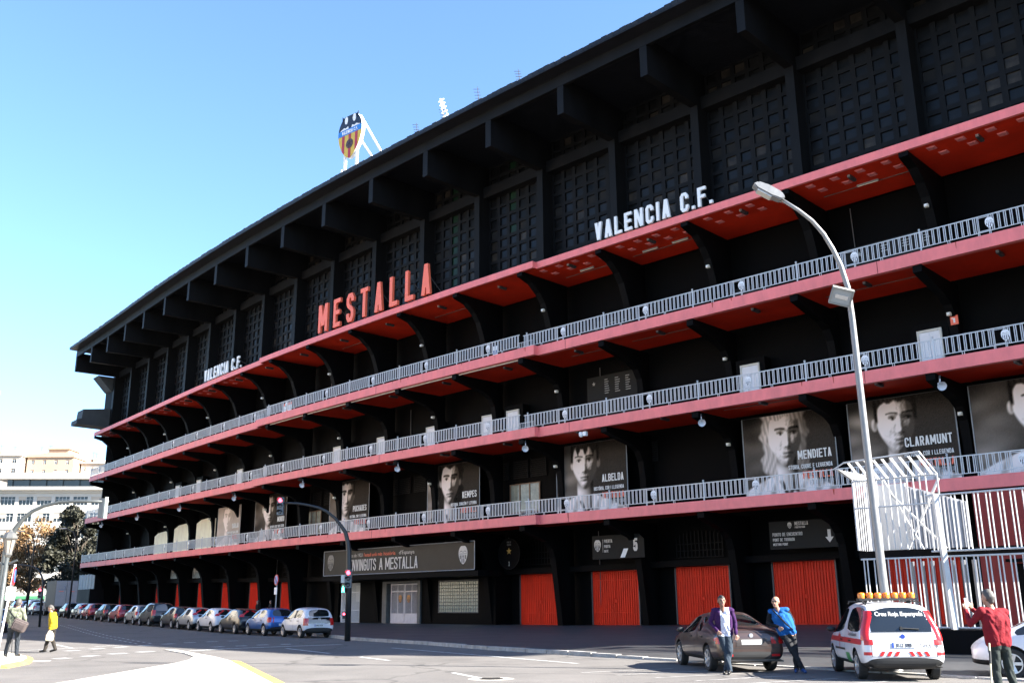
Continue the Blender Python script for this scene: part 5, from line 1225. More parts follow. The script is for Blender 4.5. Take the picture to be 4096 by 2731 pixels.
# box truck
T = 71.; x, y = rowpt(T, .95); e = empty('box_truck', (x, y, hroad(x, y)), HEAD); tag(e, 'white box truck parked in the kerb row with closed rear doors', 'truck')
TW = mat('truck_white_shaded', (.26, .27, .29), .5, var=.1, scale=2); TG = mat('truck_side_shaded', (.09, .095, .10), .6, var=.15, scale=1.5)  # stadium shadow put into the truck's colours, the side darkest
b = MB(); b.box(-1.12, 1.12, -3.0, 2.6, 1.0, 3.75); b.build('cargo_box', TG, e, world=False)
for s in (-1, 1): b = MB(); b.box(.02 if s > 0 else -1.08, 1.08 if s > 0 else -.02, -3.06, -3.002, 1.06, 3.70); dd = b.build('rear_door', TW, e, world=False); b = MB(); b.tube([(s * .12, -3.09, 1.15), (s * .12, -3.09, 3.6)], .025, 0, 6); b.build('lock_bar', GREY, dd, world=False)
b = MB()
for i in range(20):
    a = -2.4 + i * .18; p = (-.55 + .38 * math.cos(a), -3.07, 3.0 + .20 * math.sin(a)); a += .18; q = (-.55 + .38 * math.cos(a), -3.07, 3.0 + .20 * math.sin(a)); b.bar(p, q, .07, 0, .01)
b.build('swoosh', mat('swoosh_blue', (.03, .08, .35), .4), e, world=False)
b = MB()
for sx in (-.75, .35):
    for i in range(5): b.box(sx + i * .09, sx + i * .09 + .06, -3.075, -3.065, 2.55, 2.63)
b.build('red_print', LREDL, e, world=False)
b = MB(); b.box(-.95, .95, -2.8, 3.3, .55, .98); b.box(-1.05, 1.05, -3.05, -2.9, .45, .6); b.build('chassis', TRIM, e, world=False)
b = MB(); b.prism([(2.7, .55), (4.3, .55), (4.35, 1.3), (4.0, 2.3), (2.7, 2.4)], -1.0, 1.0, axis='x'); cb_ = b.build('cab', TW, e, world=False)
b = MB(); b.box(-1.01, -1.002, 2.95, 3.9, 1.4, 2.2); b.build('side_window', GLASS, cb_, world=False)
t, rm = wheelmesh(.40, 6)
for yy in (-2.0, 3.3):
    for s in (-1, 1):
        M = Matrix.Translation((s * .95, yy, .40)) @ Matrix.Rotation(0 if s > 0 else math.pi, 4, 'Z'); w_ = inst('wheel', t, e, M, world=False); inst('rim', rm, w_, Matrix.Identity(4), world=False)
for s in (-1, 1): b = MB(); b.box(s * .9 - .12, s * .9 + .12, -3.08, -3.051, .62, .74); b.build('tail_light', TAILR, e, world=False)
# brown saloon
e, K = car('sedan', (5.45, 26.25, 0), R(6), BROWN, 'metallic brown saloon car that two men lean against', name='saloon_car', platetxt=None)
b = MB(); c_ = hit_end(K, -1, 0, .90, .012); b.lathe([(0, c_.y - .008), (.05, c_.y - .008), (.055, c_.y + .004)], (0, 0, .90), axis='y', seg=16); b.build('emblem', ALLOY, e, world=False)
b = decal(lambda u, v: hit_end(K, -1, u, v, .007), -.80, .80, .26, .33, 12, 2); b.build('bumper_lip', mat('bumper_grey', (.22, .21, .20), .4), e, world=False)
for s in (-1, 1):
    b = decal(lambda u, v: hit_end(K, -1, s * u, v, .009), .50, .72, .40, .455, 5, 2); b.build('reflector', TAILR, e, world=False)
b = MB(); b.tube([(.0, .02, 1.50), (0, -.06, 1.56)], .012, 0, 6); b.build('aerial', TRIM, e, world=False)
b = MB()      # yellow safety vest folded on the rear shelf, seen through the glass edge
b.prism([(-.35, 1.03), (.25, 1.03), (.1, 1.10), (-.1, 1.13), (-.2, 1.07)], -1.50, -1.46, axis='y'); vst = b.build('safety_vest', mat('hi_vis_yellow', (.55, .62, .03), .6), e, world=False)
b = decal(lambda u, v: hit_end(K, -1, u, v, .006), -.40, .40, .64, .83, 8, 4); b.build('plate_recess', mat('recess_brown', (.025, .017, .015), .5), e, world=False)
for z_, u0, u1 in ((.60, -.70, .70), (.98, -.66, .66)): b = decal(lambda u, v: hit_end(K, -1, u, v, .005), u0, u1, z_ - .006, z_ + .006, 16, 1); b.build('boot_seam', TRIM, e, world=False)
for s in (-1, 1): b = decal(lambda u, v: hit_end(K, -1, u, v, .005), s * .56 - .005, s * .56 + .005, .60, .98, 1, 8); b.build('boot_seam', TRIM, e, world=False)
e.scale = (.94, .94, .94); e.location.x -= .05
# red cross people carrier
e, K = car('mpv', (8.36, 23.2, 0), R(-7), WHITEP, 'white ambulance people carrier with red stripes and orange roof beacons', name='ambulance_car', tail='tall', cat='ambulance', platetxt='0112 DNB')
b = decal(lambda u, v: hit_end(K, -1, u, v, .006), -.66, .66, 1.06, 1.52, 12, 6); b.build('tailgate_glass', GLASS, e, smooth=True, world=False)
STR = mat('red_stripe', (.42, .012, .014), .4)
b = decal(lambda u, v: hit_side(K, -1, u, v, .006), -2.02, 1.9, .78, .90, 36, 2); b.build('side_stripe', STR, e, world=False)
b = decal(lambda u, v: hit_side(K, 1, u, v, .006), -2.02, 1.9, .78, .90, 36, 2); b.build('side_stripe', STR, e, world=False)
for s in (-1, 1):
    b = decal(lambda u, v: hit_end(K, -1, s * u, v, .007), .66, .84, .78, .90, 4, 3); b.build('rear_stripe', STR, e, world=False)
    b = decal(lambda u, v: hit_end(K, -1, s * u, v, .007), .70, .86, .56, .63, 4, 2); b.build('rear_stripe', STR, e, world=False)
    for i in range(3):
        b = decal(lambda u, v: hit_end(K, -1, u, v, .007), s * (.19 + .16 * i) - .04, s * (.19 + .16 * i) + .04, .545, .645, 3, 2, skew=-s * .06); b.build('chevron', STR, e, world=False)
b = decal(lambda u, v: hit_end(K, -1, u, v, .007), -.78, .78, .30, .38, 12, 2); b.build('bumper_trim', TRIM, e, world=False)
b = MB(); c_ = hit_end(K, -1, 0, .965, .012); b.lathe([(0, c_.y - .006), (.05, c_.y - .006), (.055, c_.y + .004)], (0, 0, .965), axis='y', seg=16); em = b.build('emblem', mat('oval_blue', (.02, .05, .3), .3), e, world=False)
q = fonttext('Creu Roja Espanyola', .125, WHITE2, depth=.002, bold=.004)
for v_ in q.vertices: v_.co = hit_end(K, -1, v_.co.x, 1.405 + v_.co.z, .012)
inst('lettering', q, e, Matrix.Identity(4), world=False)
q = fonttext('T-9.61-V', .12, PLTXT, depth=.002)
for v_ in q.vertices: v_.co = hit_end(K, -1, .54 + v_.co.x, .73 + v_.co.z, .012)
inst('lettering', q, e, Matrix.Identity(4), world=False)
q = fonttext('Cruz Roja Espanyola', .11, PLTXT, depth=.002, bold=.002)
for v_ in q.vertices: v_.co = hit_side(K, -1, -1.15 - v_.co.x, .955 + v_.co.z, .009)
inst('lettering', q, e, Matrix.Identity(4), world=False)
b = decal(lambda u, v: hit_side(K, -1, u, v, .008), .28, .34, .62, 1.0, 1, 4); decal(lambda u, v: hit_side(K, -1, u, v, .009), .18, .44, .90, .95, 4, 1, mb=b); b.build('red_cross', STR, e, world=False)
b = decal(lambda u, v: hit_side(K, -1, u, v, .008), -.75, -.35, .36, .56, 4, 3); b.build('green_sticker', mat('sticker_green', (.03, .22, .06), .5), e, world=False)
b = decal(lambda u, v: hit_side(K, -1, u, v, .008), -.3, .9, .60, .65, 12, 1); b.build('rub_strip', TRIM, e, world=False)
b = MB(); b.tube([(.0, -2.10, 1.14), (.38, -2.12, 1.12)], .014, 0, 6); b.lathe([(0, -.03), (.035, -.03), (.04, .03)], (0, -2.10, 1.14), axis='y', seg=10); b.build('wiper', TRIM, e, world=False)
AMB = mat('orange_beacon', (.80, .24, .02), .15, trans=.25, spec=.6)
b = MB(); b.box(-.66, .66, -1.18, -.86, 1.745, 1.80); bar_ = b.build('beacon_bar', TRIM, e, world=False)
for s in (-.5, .5): b = MB(); b.box(s - .03, s + .03, -1.1, -.9, 1.66, 1.744); b.build('bar_foot', TRIM, e, world=False)
for i in range(7):
    xx = -.57 + i * .19; b = MB(); b.lathe([(.085, 1.801), (.088, 1.88), (.075, 1.925), (.0, 1.935)], (xx, -1.02, 0), seg=14); b.build('beacon', AMB, bar_, smooth=True, world=False)
b = MB()
for s in (-1, 1): b.tube([(s * .62, -1.6, 1.66), (s * .62, -1.4, 1.72), (s * .62, .2, 1.73), (s * .60, .4, 1.68)], .018, 0, 6)
tag(b.build('roof_rails', TRIM, e, world=False), kind=None)
for z_, u0, u1 in ((.53, -.74, .74), (1.05, -.70, .70)): b = decal(lambda u, v: hit_end(K, -1, u, v, .005), u0, u1, z_ - .005, z_ + .005, 16, 1); b.build('tailgate_seam', TRIM, e, world=False)
for s in (-1, 1): b = decal(lambda u, v: hit_end(K, -1, u, v, .005), s * .70 - .005, s * .70 + .005, .53, .86, 1, 8); b.build('tailgate_seam', TRIM, e, world=False)
e.scale = (.93, .93, .93)
# white car at the right edge
car('hatch', (12.1, 21.95, 0), R(65), WHITEP, 'white car cut off by the right edge beside the man in red', name='edge_car', detail=1)
# ================================================================== STREET FURNITURE
POLE = mat('street_lamp_steel', (.20, .20, .20), .45, metal=.3, var=.15, scale=8, stretch=(1, 1, .3)); DARKP = mat('dark_green_pole', (.012, .014, .015), .45); SIGG = mat('signal_housing_grey', (.10, .12, .13), .5)
LENSR = mat('red_signal_lit', (.9, .02, .05), .3, emit=((1, .05, .08), 2.2)); LENSG = mat('green_man_lit', (.1, .8, .5), .3, emit=((.1, 1, .6), 1.6)); LENSD = mat('signal_lens_dark', (.035, .045, .06), .15, spec=.7)
# tall lamp on the right
e = empty('street_lamp', (8.95, 24, .03)); tag(e, 'tall curved steel street lamp rising behind the ambulance car', 'street lamp')
b = MB(); b.tube([(8.95, 24, 0), (8.9, 24, 1.2), (8.86, 24, 2.0), (8.80, 24, 5), (8.76, 24, 8.6), (8.73, 24, 9.46), (8.60, 24, 10.07), (8.44, 24, 10.52), (8.23, 24, 10.96), (7.96, 24, 11.33), (7.63, 24, 11.63), (7.21, 24, 11.94)], [.115, .112, .105, .092, .078, .072, .066, .062, .058, .054, .05, .045], 0, 14); b.build('pole', POLE, e, smooth=True)
b = MB(); b.lathe([(.16, .0), (.16, .06), (.125, .10), (.12, .7), (.113, .72)], (8.95, 24, 0), seg=14); b.build('base', POLE, e, smooth=True)
hd = MB(); hd.prism([(-.46, 0), (-.36, .13), (-.05, .17), (.30, .14), (.44, .05), (.46, 0), (.40, -.07), (.1, -.10), (-.32, -.07)], -.15, .15, axis='y'); me = hd.mesh('lamp_head', POLE)
bm = bmesh.new(); bm.from_mesh(me); bmesh.ops.bevel(bm, geom=bm.edges[:], offset=.03, segments=2, affect='EDGES'); bm.to_mesh(me); bm.free(); autosmooth(me)
Mh = Matrix.Translation((6.86, 24, 12.14)) @ Matrix.Rotation(R(28), 4, 'Y'); h_ = inst('lamp_head', me, e, Mh)
b = MB(); b.prism([(-.30, -.075), (.12, -.102), (.12, -.13), (-.28, -.11)], -.12, .12, axis='y'); b.build('lens', mat('lamp_glass', (.45, .44, .40), .1, spec=.8), h_, M=Mh)
Mf = Matrix.Translation((8.44, 23.72, 9.13)) @ Matrix.Rotation(R(-18), 4, 'Z') @ Matrix.Rotation(R(30), 4, 'X') @ Matrix.Rotation(R(20), 4, 'Y')
b = MB(); b.box(-.27, .27, -.02, .16, -.22, .22); b.box(-.27, .27, -.06, -.02, .19, .22); b.box(-.27, .27, -.06, -.02, -.22, -.19); b.box(-.27, -.24, -.06, -.02, -.19, .19); b.box(.24, .27, -.06, -.02, -.19, .19); fl = b.build('floodlight', mat('floodlight_grey', (.18, .18, .17), .45), e, M=Mf)
b = MB(); b.box(-.235, .235, -.03, -.022, -.185, .185); b.build('glass', mat('floodlight_glass', (.22, .24, .25), .06, spec=.9), fl, M=Mf); b = MB(); b.box(-.16, .16, -.045, -.032, -.05, .05); b.build('reflector', mat('mirror', (.7, .75, .8), .1, metal=1.), fl, M=Mf)
b = MB(); b.bar((8.70, 24, 9.13), (8.48, 23.8, 9.13), .06); b.build('floodlight_arm', DGREY, e)
# signals
def signal(e, c, face, n=3, lit=0, s=1., back=True):
    """housing with n round lenses, facing direction 'face' (angle about z, 0 = towards -y)"""
    M = Matrix.Translation(c) @ Matrix.Rotation(face, 4, 'Z'); h = .28 * n * s; w_ = .15 * s
    b = MB(); b.box(-w_, w_, 0, .16 * s, -h / 2, h / 2); hs_ = b.build('signal_head', SIGG, e, M=M)
    for i in range(n):
        z = h / 2 - .14 * s - i * .28 * s; m = LENSR if i == lit else LENSD
        b = MB(); b.lathe([(0, -.03), (.06 * s, -.025), (.098 * s, -.008), (.10 * s, .0)], (0, 0, z), axis='y', seg=16); b.build('lens', m, hs_, M=M, smooth=True)
        b = MB(); k = 9
        for q in range(k):
            a0, a1 = math.pi * q / k, math.pi * (q + 1) / k; r_ = .115 * s
            p = [(r_ * math.cos(a), y, z + r_ * math.sin(a)) for a in (a0, a1) for y in (0, -.16 * s)]
            b.add(p, [(0, 1, 3, 2)])
        b.build('visor', DARKP, hs_, M=M)
    return hs_
e = empty('traffic_light_mast', (-7.67, 47.04, .1)); tag(e, 'dark curved traffic light mast with two red signals beside the white city car', 'traffic light')
b = MB(); b.tube([(-7.72, 47.04, .0), (-7.75, 47.04, 3.0), (-7.81, 47.04, 4.12), (-7.87, 47.04, 4.51), (-8.0, 47.04, 4.95), (-8.21, 47.04, 5.25), (-8.52, 47.04, 5.62), (-8.93, 47.04, 5.94), (-9.34, 47.04, 6.13), (-9.89, 47.04, 6.26), (-10.34, 47.04, 6.33), (-11.02, 47.04, 6.36)], [.14, .135, .12, .105, .095, .085, .075, .07, .065, .06, .055, .05], 0, 14); b.build('mast', DARKP, e, smooth=True)
signal(e, (-11.17, 46.98, 6.21), R(-6)); signal(e, (-7.75, 46.80, 2.80), R(-6))
b = MB(); b.box(-8.10, -7.93, 46.9, 47.05, 2.62, 2.98); b.build('signal_back', mat('signal_back_plate', (.5, .5, .47), .5), e)
b = MB(); b.box(-8.09, -7.87, 46.88, 47.02, 2.18, 2.50); g_ = b.build('pedestrian_signal', DARKP, e)
b = MB(); b.lathe([(0, 0), (.03, 0)], (-7.985, 46.872, 2.45), axis='y', seg=8); b.prism([(-7.985 + x, 2.20 + z) for x, z in ((-.07, 0), (-.03, 0), (0, .09), (.03, 0), (.07, 0), (.045, .12), (.05, .21), (-.05, .21), (-.045, .12))], 46.868, 46.876, axis='y'); b.build('green_man', LENSG, g_)
b = MB(); b.box(-7.96, -7.82, 46.82, 46.95, 1.0, 1.28); r_ = b.build('repeater', DARKP, e)
b = MB(); b.lathe([(0, -.02), (.05, -.01), (.055, 0)], (-7.89, 46.815, 1.21), axis='y', seg=12); b.build('lens', LENSR, r_)
# left mast, seen from behind
GP = mat('pale_grey_pole', (.05, .056, .056), .5, var=.15, scale=6)
e = empty('traffic_light_mast', (-18.42, 36, 0)); tag(e, 'grey traffic light arm reaching in from the left edge, signal seen from behind', 'traffic light')
b = MB(); b.tube([(-18.42, 36, 0), (-18.45, 36, 2.4), (-18.45, 36, 3.54), (-18.22, 36, 4.32), (-17.95, 36, 4.73), (-17.65, 36, 5.0), (-17.25, 36, 5.19), (-16.67, 36, 5.33), (-15.92, 36, 5.35), (-15.0, 36, 5.34)], [.11, .105, .10, .09, .08, .07, .065, .06, .055, .05], 0, 12); b.build('mast', GP, e, smooth=True)
signal(e, (-15.07, 36.10, 5.10), R(180 - 25), s=.85); b = MB(); b.box(-14.98, -14.90, 35.92, 36.02, 4.72, 5.5); b.build('back_board', mat('pale_board', (.35, .38, .37), .5), e)
# old style lantern
e = empty('lantern_post', (-15.34, 30, .09)); tag(e, 'old style glass lantern on a grey post at the left edge', 'street lamp')
b = MB(); b.tube([(-15.34, 30, .0), (-15.32, 30, 1.5), (-15.29, 30, 3.1)], [.10, .085, .06], 0, 12); b.lathe([(.14, 0), (.14, .3), (.10, .5)], (-15.34, 30, .05), seg=12); b.build('post', GP, e, smooth=True)
LG = mat('frosted_lantern_glass', (.24, .20, .165), .4, var=.1, scale=4)
b = MB(); b.lathe([(.10, 3.18), (.185, 3.62), (.0, 3.62)], (-15.28, 30, 0), seg=8); gl_ = b.build('glass', LG, e)
b = MB(); b.lathe([(.22, 3.60), (.23, 3.64), (.19, 3.72), (.15, 3.78), (.06, 3.83), (.03, 3.90), (0, 3.92)], (-15.28, 30, 0), seg=8); b.lathe([(.06, 3.06), (.12, 3.14), (.115, 3.19), (.0, 3.19)], (-15.28, 30, 0), seg=8)
for k in range(8): a = math.pi * k / 4; b.bar((-15.28 + .102 * math.cos(a), 30 + .102 * math.sin(a), 3.18), (-15.28 + .19 * math.cos(a), 30 + .19 * math.sin(a), 3.62), .014)
b.build('cap', mat('lantern_metal', (.12, .12, .115), .4, metal=.4), e)
b = MB(); b.bar((-15.32, 30, 2.85), (-15.75, 30, 2.98), .05); b.bar((-15.32, 30, 2.85), (-14.98, 30, 2.98), .05); b.build('side_arm', GP, e)
# leaning white sign pole
e = empty('sign_pole', (-15.62, 31, .09)); tag(e, 'leaning white pole with edge-on round sign beside the man with a bag', 'sign')
b = MB(); b.tube([(-15.75, 31, .05), (-15.52, 31, 2.9)], .032, 0, 8); b.build('pole', WHITE, e, smooth=True)
b = MB(); b.lathe([(0, -.012), (.28, -.012), (.28, .012), (0, .012)], (0, 0, 0), axis='x', seg=20); Ms = Matrix.Translation((-15.50, 30.98, 2.55)) @ Matrix.Rotation(R(20), 4, 'Z'); ds = b.build('round_sign', mat('sign_red', (.5, .02, .02), .4), e, M=Ms)
b = MB(); b.lathe([(0, .0), (.21, 0), (.21, .008), (0, .008)], (.014, 0, 0), axis='x', seg=20); b.build('blue_field', MATS['sign_blue'], ds, M=Ms)
b = MB(); b.box(-.012, .012, -.2, .2, -.2, .2); b.build('plate', WHITE, e, M=Matrix.Translation((-15.55, 30.98, 2.02)) @ Matrix.Rotation(R(-12), 4, 'Z'))
# no parking sign between the cars
x, y = -13.84, 58.5; z0 = hroad(x, y) + .13; e = empty('no_parking_sign', (x, y, z0)); tag(e, 'round no parking sign on a post behind the blue hatchback', 'sign')
b = MB(); b.tube([(x, y, z0), (x, y, 3.35)], .03, 0, 8); b.build('post', GREY, e)
Ms = Matrix.Translation((x, y, 3.06)) @ Matrix.Rotation(math.atan2(-.562, -.827) - math.pi / 2 + R(6) + math.pi, 4, 'Z')
Ms = Matrix.Translation((x - .04, y - .03, 3.06)) @ Matrix.Rotation(math.atan2(.827, .562) * -1 + 0, 4, 'Z')
b = MB(); b.lathe([(0, -.014), (.31, -.014), (.31, .014), (0, .014)], axis='y', seg=24); dd = b.build('disc', mat('sign_red', (.5, .02, .02), .4), e, M=Ms)
b = MB(); b.lathe([(0, -.02), (.245, -.02), (.245, -.0145)], axis='y', seg=24); b.build('blue_field', mat('sign_light_blue', (.12, .25, .55), .4), dd, M=Ms)
b = MB(); b.bar((-.19, -.024, .19), (.19, -.024, -.19), .06, 0, .006); b.build('red_bar', MATS['sign_red'], dd, M=Ms)
b = MB(); b.box(-.2, .2, -.02, 0, -.82, -.42); b.build('plate', WHITE, e, M=Ms)
# far masts and lamps at the junction
def hbase(x, y): return hroad(x, y)
x, y = -35.3, 75.; e = empty('traffic_light_mast', (x, y, hbase(x, y))); tag(e, 'thin black far traffic light mast with an arm pointing left', 'traffic light')
b = MB(); b.tube([(-35.2, 75, hbase(x, y)), (-35.3, 75, 3.2), (-35.35, 75, 3.6), (-35.5, 75, 3.95), (-35.75, 75, 4.3), (-36.1, 75, 4.52), (-36.7, 75, 4.66), (-38.3, 75, 4.73)], [.09, .085, .08, .075, .07, .065, .06, .05], 0, 8); b.build('mast', DARKP, e, smooth=True)
signal(e, (-35.38, 74.85, 2.62), 0, s=.9)
for (x, y, hh, lab) in ((-48.4, 100., 9.0, 'slim dark far street lamp in front of the autumn trees'), (-44.4, 100.5, 9.3, 'slim dark far street lamp just left of the dark tree')):
    zb = hbase(x, y); e = empty('street_lamp', (x, y, zb)); tag(e, lab, 'street lamp')
    b = MB(); b.tube([(x, y, zb), (x, y, hh - 2), (x - .05, y, hh - 1), (x - .4, y, hh - .3), (x - 1.2, y, hh)], [.1, .08, .07, .06, .05], 0, 8); b.build('pole', DARKP, e, smooth=True); b = MB(); b.prism([(-.4, 0), (-.3, .1), (.3, .12), (.4, 0)], -.12, .12, axis='y'); b.build('lamp_head', GREY, e, M=Matrix.Translation((x - 1.5, y, hh)))
# dark wall with a see-through fence at the far left end of the stadium
M = rel(0, 0, 0); e = empty('end_fence', F(0, -2.5, .9)); tag(e, 'dark low wall topped by pale mesh fence at the stadium end', 'fence')
b = MB(); b.box(-.2, .2, 1.5, 5.2, .5, 3.95); b.box(-7, -.2, 2.0, 2.3, .5, 3.95); b.build('wall', CHAR, e, M=M)
FM_ = mat('pale_mesh_fence', (.55, .56, .56), .5, alpha=.45)
b = MB(); b.box(-7, -.1, 2.1, 2.12, 3.96, 5.9); b.build('mesh', FM_, e, M=M)
for i in range(6): b = MB(); b.tube([(-6.9 + i * 1.35, 2.08, 3.95), (-6.9 + i * 1.35, 2.08, 6.0)], .04, 0, 6); b.build('fence_post', RAIL, e, M=M)
b = MB(); b.box(-1.5, -1.3, 1.9, 1.99, .9, 3.2); b.build('drain_pipe', RAIL, e, M=M)
# ================================================================== PEOPLE
def ico(r=1., sub=2):
    bm = bmesh.new(); bmesh.ops.create_icosphere(bm, subdivisions=sub, radius=r); v = np.array([x.co[:] for x in bm.verts]); f = [[q.index for q in p.verts] for p in bm.faces]; bm.free(); return v, f
ICO = ico()
SKIN = mat('skin', (.30, .165, .11), .5, var=.08, scale=20); SKIN2 = mat('skin_tan', (.20, .105, .07), .5, var=.08, scale=20)
def cloth(name, c, rough=.85): return mat('cloth_' + name, c, rough, var=.16, scale=9, bump=.5, bscale=28, spec=.2)
def person(label, loc, rz, J, mats, recolor=None, face=(0, -1), hairy=True, vox=.0095, group=None, look=None, bulk=1., hands=('l', 'r'), curl=.5):
    """one continuous body: swept limbs merged into a single skin, then coloured by region"""
    V = lambda p: np.array(p, float)
    J = {k: V(p) for k, p in J.items()}
    caps = []; add = lambda a, b_, ra, rb, lab: caps.append((V(a), V(b_), ra, rb, lab))
    lat = J['sr'] - J['sl']; lat = lat / np.linalg.norm(lat); fc = V((face[0], face[1], 0)); fc /= np.linalg.norm(fc)
    up = V((0, 0, 1)); B = bulk
    # trunk, wider than deep
    for s in (-1, 1):
        add(J['pel'] + lat * .075 * s * B, J['che'] + lat * .085 * s * B, .118 * B, .118 * B, 'top')
        add(J['che'] + lat * .085 * s * B, J['neck'] - up * .10 + lat * .09 * s, .115 * B, .085, 'top')
        add(J['pel'] + lat * .07 * s, J['pel'] + lat * .07 * s - up * .08, .118, .115, 'leg')
    add(J['sl'], J['sr'], .078, .078, 'top'); add(J['pel'] + up * .05, J['che'], .13 * B, .135 * B, 'top'); add(J['pel'] + fc * .03 + up * .12, J['che'] + fc * .03, .12 * B, .12 * B, 'top')
    add(J['neck'] - up * .06, J['head'] - up * .06, .058, .056, 'skin')
    for s in 'lr':
        add(J['s' + s], J['e' + s], .066 * B, .054, 'arm'); add(J['e' + s], J['w' + s], .052, .040, 'arm')
        hd = J['w' + s] - J['e' + s]; hd /= np.linalg.norm(hd)
        if 'h' + s in J: hd = J['h' + s] - J['w' + s]; hd /= np.linalg.norm(hd)
        palm = J['w' + s] + hd * .085; side = np.cross(hd, fc); side = side / (np.linalg.norm(side) + 1e-6)
        cur = np.cross(side, hd)
        for q in (-1, 0, 1): add(J['w' + s] + hd * .01, palm + side * .026 * q, .025, .020, 'skin')
        for q, ln in ((-1.5, .058), (-.5, .072), (.5, .070), (1.5, .052)):
            b0 = palm + side * .0205 * q; b1 = b0 + hd * ln * .55 + cur * .012 * curl; b2 = b1 + hd * ln * .45 * (1 - .5 * curl) + cur * ln * .5 * curl
            add(b0, b1, .0105, .0100, 'skin'); add(b1, b2, .0100, .0090, 'skin')
        sg = 1 if s == 'l' else -1; t0 = J['w' + s] + hd * .035 + side * .03 * sg; t1 = t0 + hd * .035 + side * .032 * sg; add(t0, t1, .0135, .0120, 'skin'); add(t1, t1 + hd * .035, .0115, .0100, 'skin')
        add(J['p' + s], J['k' + s], .104, .078, 'leg'); add(J['k' + s], J['a' + s], .078, .062, 'leg')
        ft = J['t' + s] - J['a' + s]; add(J['a' + s] - up * .035, J['t' + s], .046, .036, 'shoe'); add(J['a' + s] - up * .045 - ft * .25, J['t' + s] - up * .008, .038, .032, 'shoe')
    # head
    H = J['head']; lk = V((*(look or face), 0)) if len(look or face) == 2 else V(look); lk = lk / np.linalg.norm(lk); ls = np.cross(lk, up); ls /= np.linalg.norm(ls); hu = np.cross(ls, lk)
    P = lambda x, y, z: H + ls * x + lk * y + hu * z
    add(P(0, .0, .035), P(0, -.02, .03), .088, .092, 'skin'); add(P(0, .025, -.02), P(0, .03, -.06), .074, .058, 'skin'); add(P(0, .045, -.085), P(0, .055, -.09), .036, .034, 'skin')
    add(P(0, .085, .015), P(0, .105, -.025), .012, .016, 'skin')
    for s in (-1, 1):
        add(P(.083 * s, -.005, .015), P(.086 * s, -.012, -.02), .020, .015, 'skin'); add(P(.032 * s, .083, .022), P(.036 * s, .083, .022), .011, .011, 'eye'); add(P(.018 * s, .088, .040), P(.05 * s, .080, .041), .008, .007, 'brow')
    add(P(-.022, .083, -.058), P(.022, .083, -.058), .009, .009, 'lip')
    if hairy:
        add(P(0, -.02, .055), P(0, -.035, .02), .092, .094, 'hair'); add(P(0, .03, .082), P(0, -.02, .085), .055, .070, 'hair'); add(P(0, -.055, .0), P(0, -.055, -.05), .070, .055, 'hair')
    else: add(P(0, -.03, .05), P(0, -.035, .02), .088, .090, 'skin')
    bm_v, bm_f = [], []; v0, f0 = ICO
    for a, b_, ra, rb, lab in caps:
        d = b_ - a; L = np.linalg.norm(d); d = d / L if L > 1e-6 else up
        t = v0 @ d; k = len(bm_v)
        pts = np.where((t >= 0)[:, None], b_ + v0 * rb, a + v0 * ra); bm_v += pts.tolist(); bm_f += [[i + k for i in q] for q in f0]
    me = bpy.data.meshes.new('body'); me.from_pydata(bm_v, [], bm_f); o = bpy.data.objects.new('body', me); link(o)
    md = o.modifiers.new('r', 'REMESH'); md.mode = 'VOXEL'; md.voxel_size = vox; m2 = o.modifiers.new('s', 'SMOOTH'); m2.factor = .5; m2.iterations = 3
    me2 = evalmesh(o); bpy.data.objects.remove(o)
    n = len(me2.polygons); cen = np.zeros(n * 3); me2.polygons.foreach_get('center', cen); cen = cen.reshape(-1, 3); nor = np.zeros(n * 3); me2.polygons.foreach_get('normal', nor); nor = nor.reshape(-1, 3)
    best = np.full(n, 9.); lab_i = np.zeros(n, int); names = sorted({c[4] for c in caps})
    for a, b_, ra, rb, lab in caps:
        d = b_ - a; L2 = d @ d; t = np.clip(((cen - a) @ d) / max(L2, 1e-9), 0, 1); q = np.linalg.norm(cen - a - t[:, None] * d, axis=1) - (ra + (rb - ra) * t)
        if lab in ('eye', 'brow', 'lip'): q = q - .004
        m_ = q < best; best[m_] = q[m_]; lab_i[m_] = names.index(lab)
    labs = np.array(names)[lab_i].astype(object)
    if recolor is not None: labs = recolor(cen, nor, labs)
    # folds in the clothing: push the skin in and out along long soft ridges
    nvt = len(me2.vertices); vc = np.zeros(nvt * 3); me2.vertices.foreach_get('co', vc); vc = vc.reshape(-1, 3); vn = np.zeros(nvt * 3); me2.vertices.foreach_get('normal', vn); vn = vn.reshape(-1, 3)
    isc = np.zeros(nvt); clothy = np.isin(labs.astype(str), ['top', 'arm', 'leg', 'shirt'])
    ls_ = np.zeros(len(me2.loops), np.int32); me2.loops.foreach_get('vertex_index', ls_); lt = np.zeros(n, np.int32); me2.polygons.foreach_get('loop_total', lt); isc[ls_[np.repeat(clothy, lt)]] = 1
    ph = abs(hash(label)) % 7 if False else len(label) % 7
    fo = np.sin(38 * vc[:, 2] + 16 * vc[:, 0] + 3 * np.sin(21 * vc[:, 0] + ph) + 2 * np.sin(17 * vc[:, 1])) * .5 + np.sin(23 * vc[:, 2] - 27 * vc[:, 0] + 11 * vc[:, 1] + 2.5 * np.sin(14 * vc[:, 2] + ph)) * .5
    amp = .0065 * (.5 + .5 * np.sin(9 * vc[:, 2] + 5 * vc[:, 0] + ph)) + .002
    vc = vc + vn * (fo * amp * isc)[:, None]; me2.vertices.foreach_set('co', vc.ravel())
    used = sorted(set(labs.tolist())); me2.materials.clear()
    for u in used: me2.materials.append(mats[u])
    idx = {u: i for i, u in enumerate(used)}; me2.polygons.foreach_set('material_index', [idx[l] for l in labs]); me2.polygons.foreach_set('use_smooth', [True] * n); me2.update()
    e = empty('person', loc, rz); tag(e, label, 'person', group); inst('body', me2, e, Matrix.Identity(4), world=False); return e
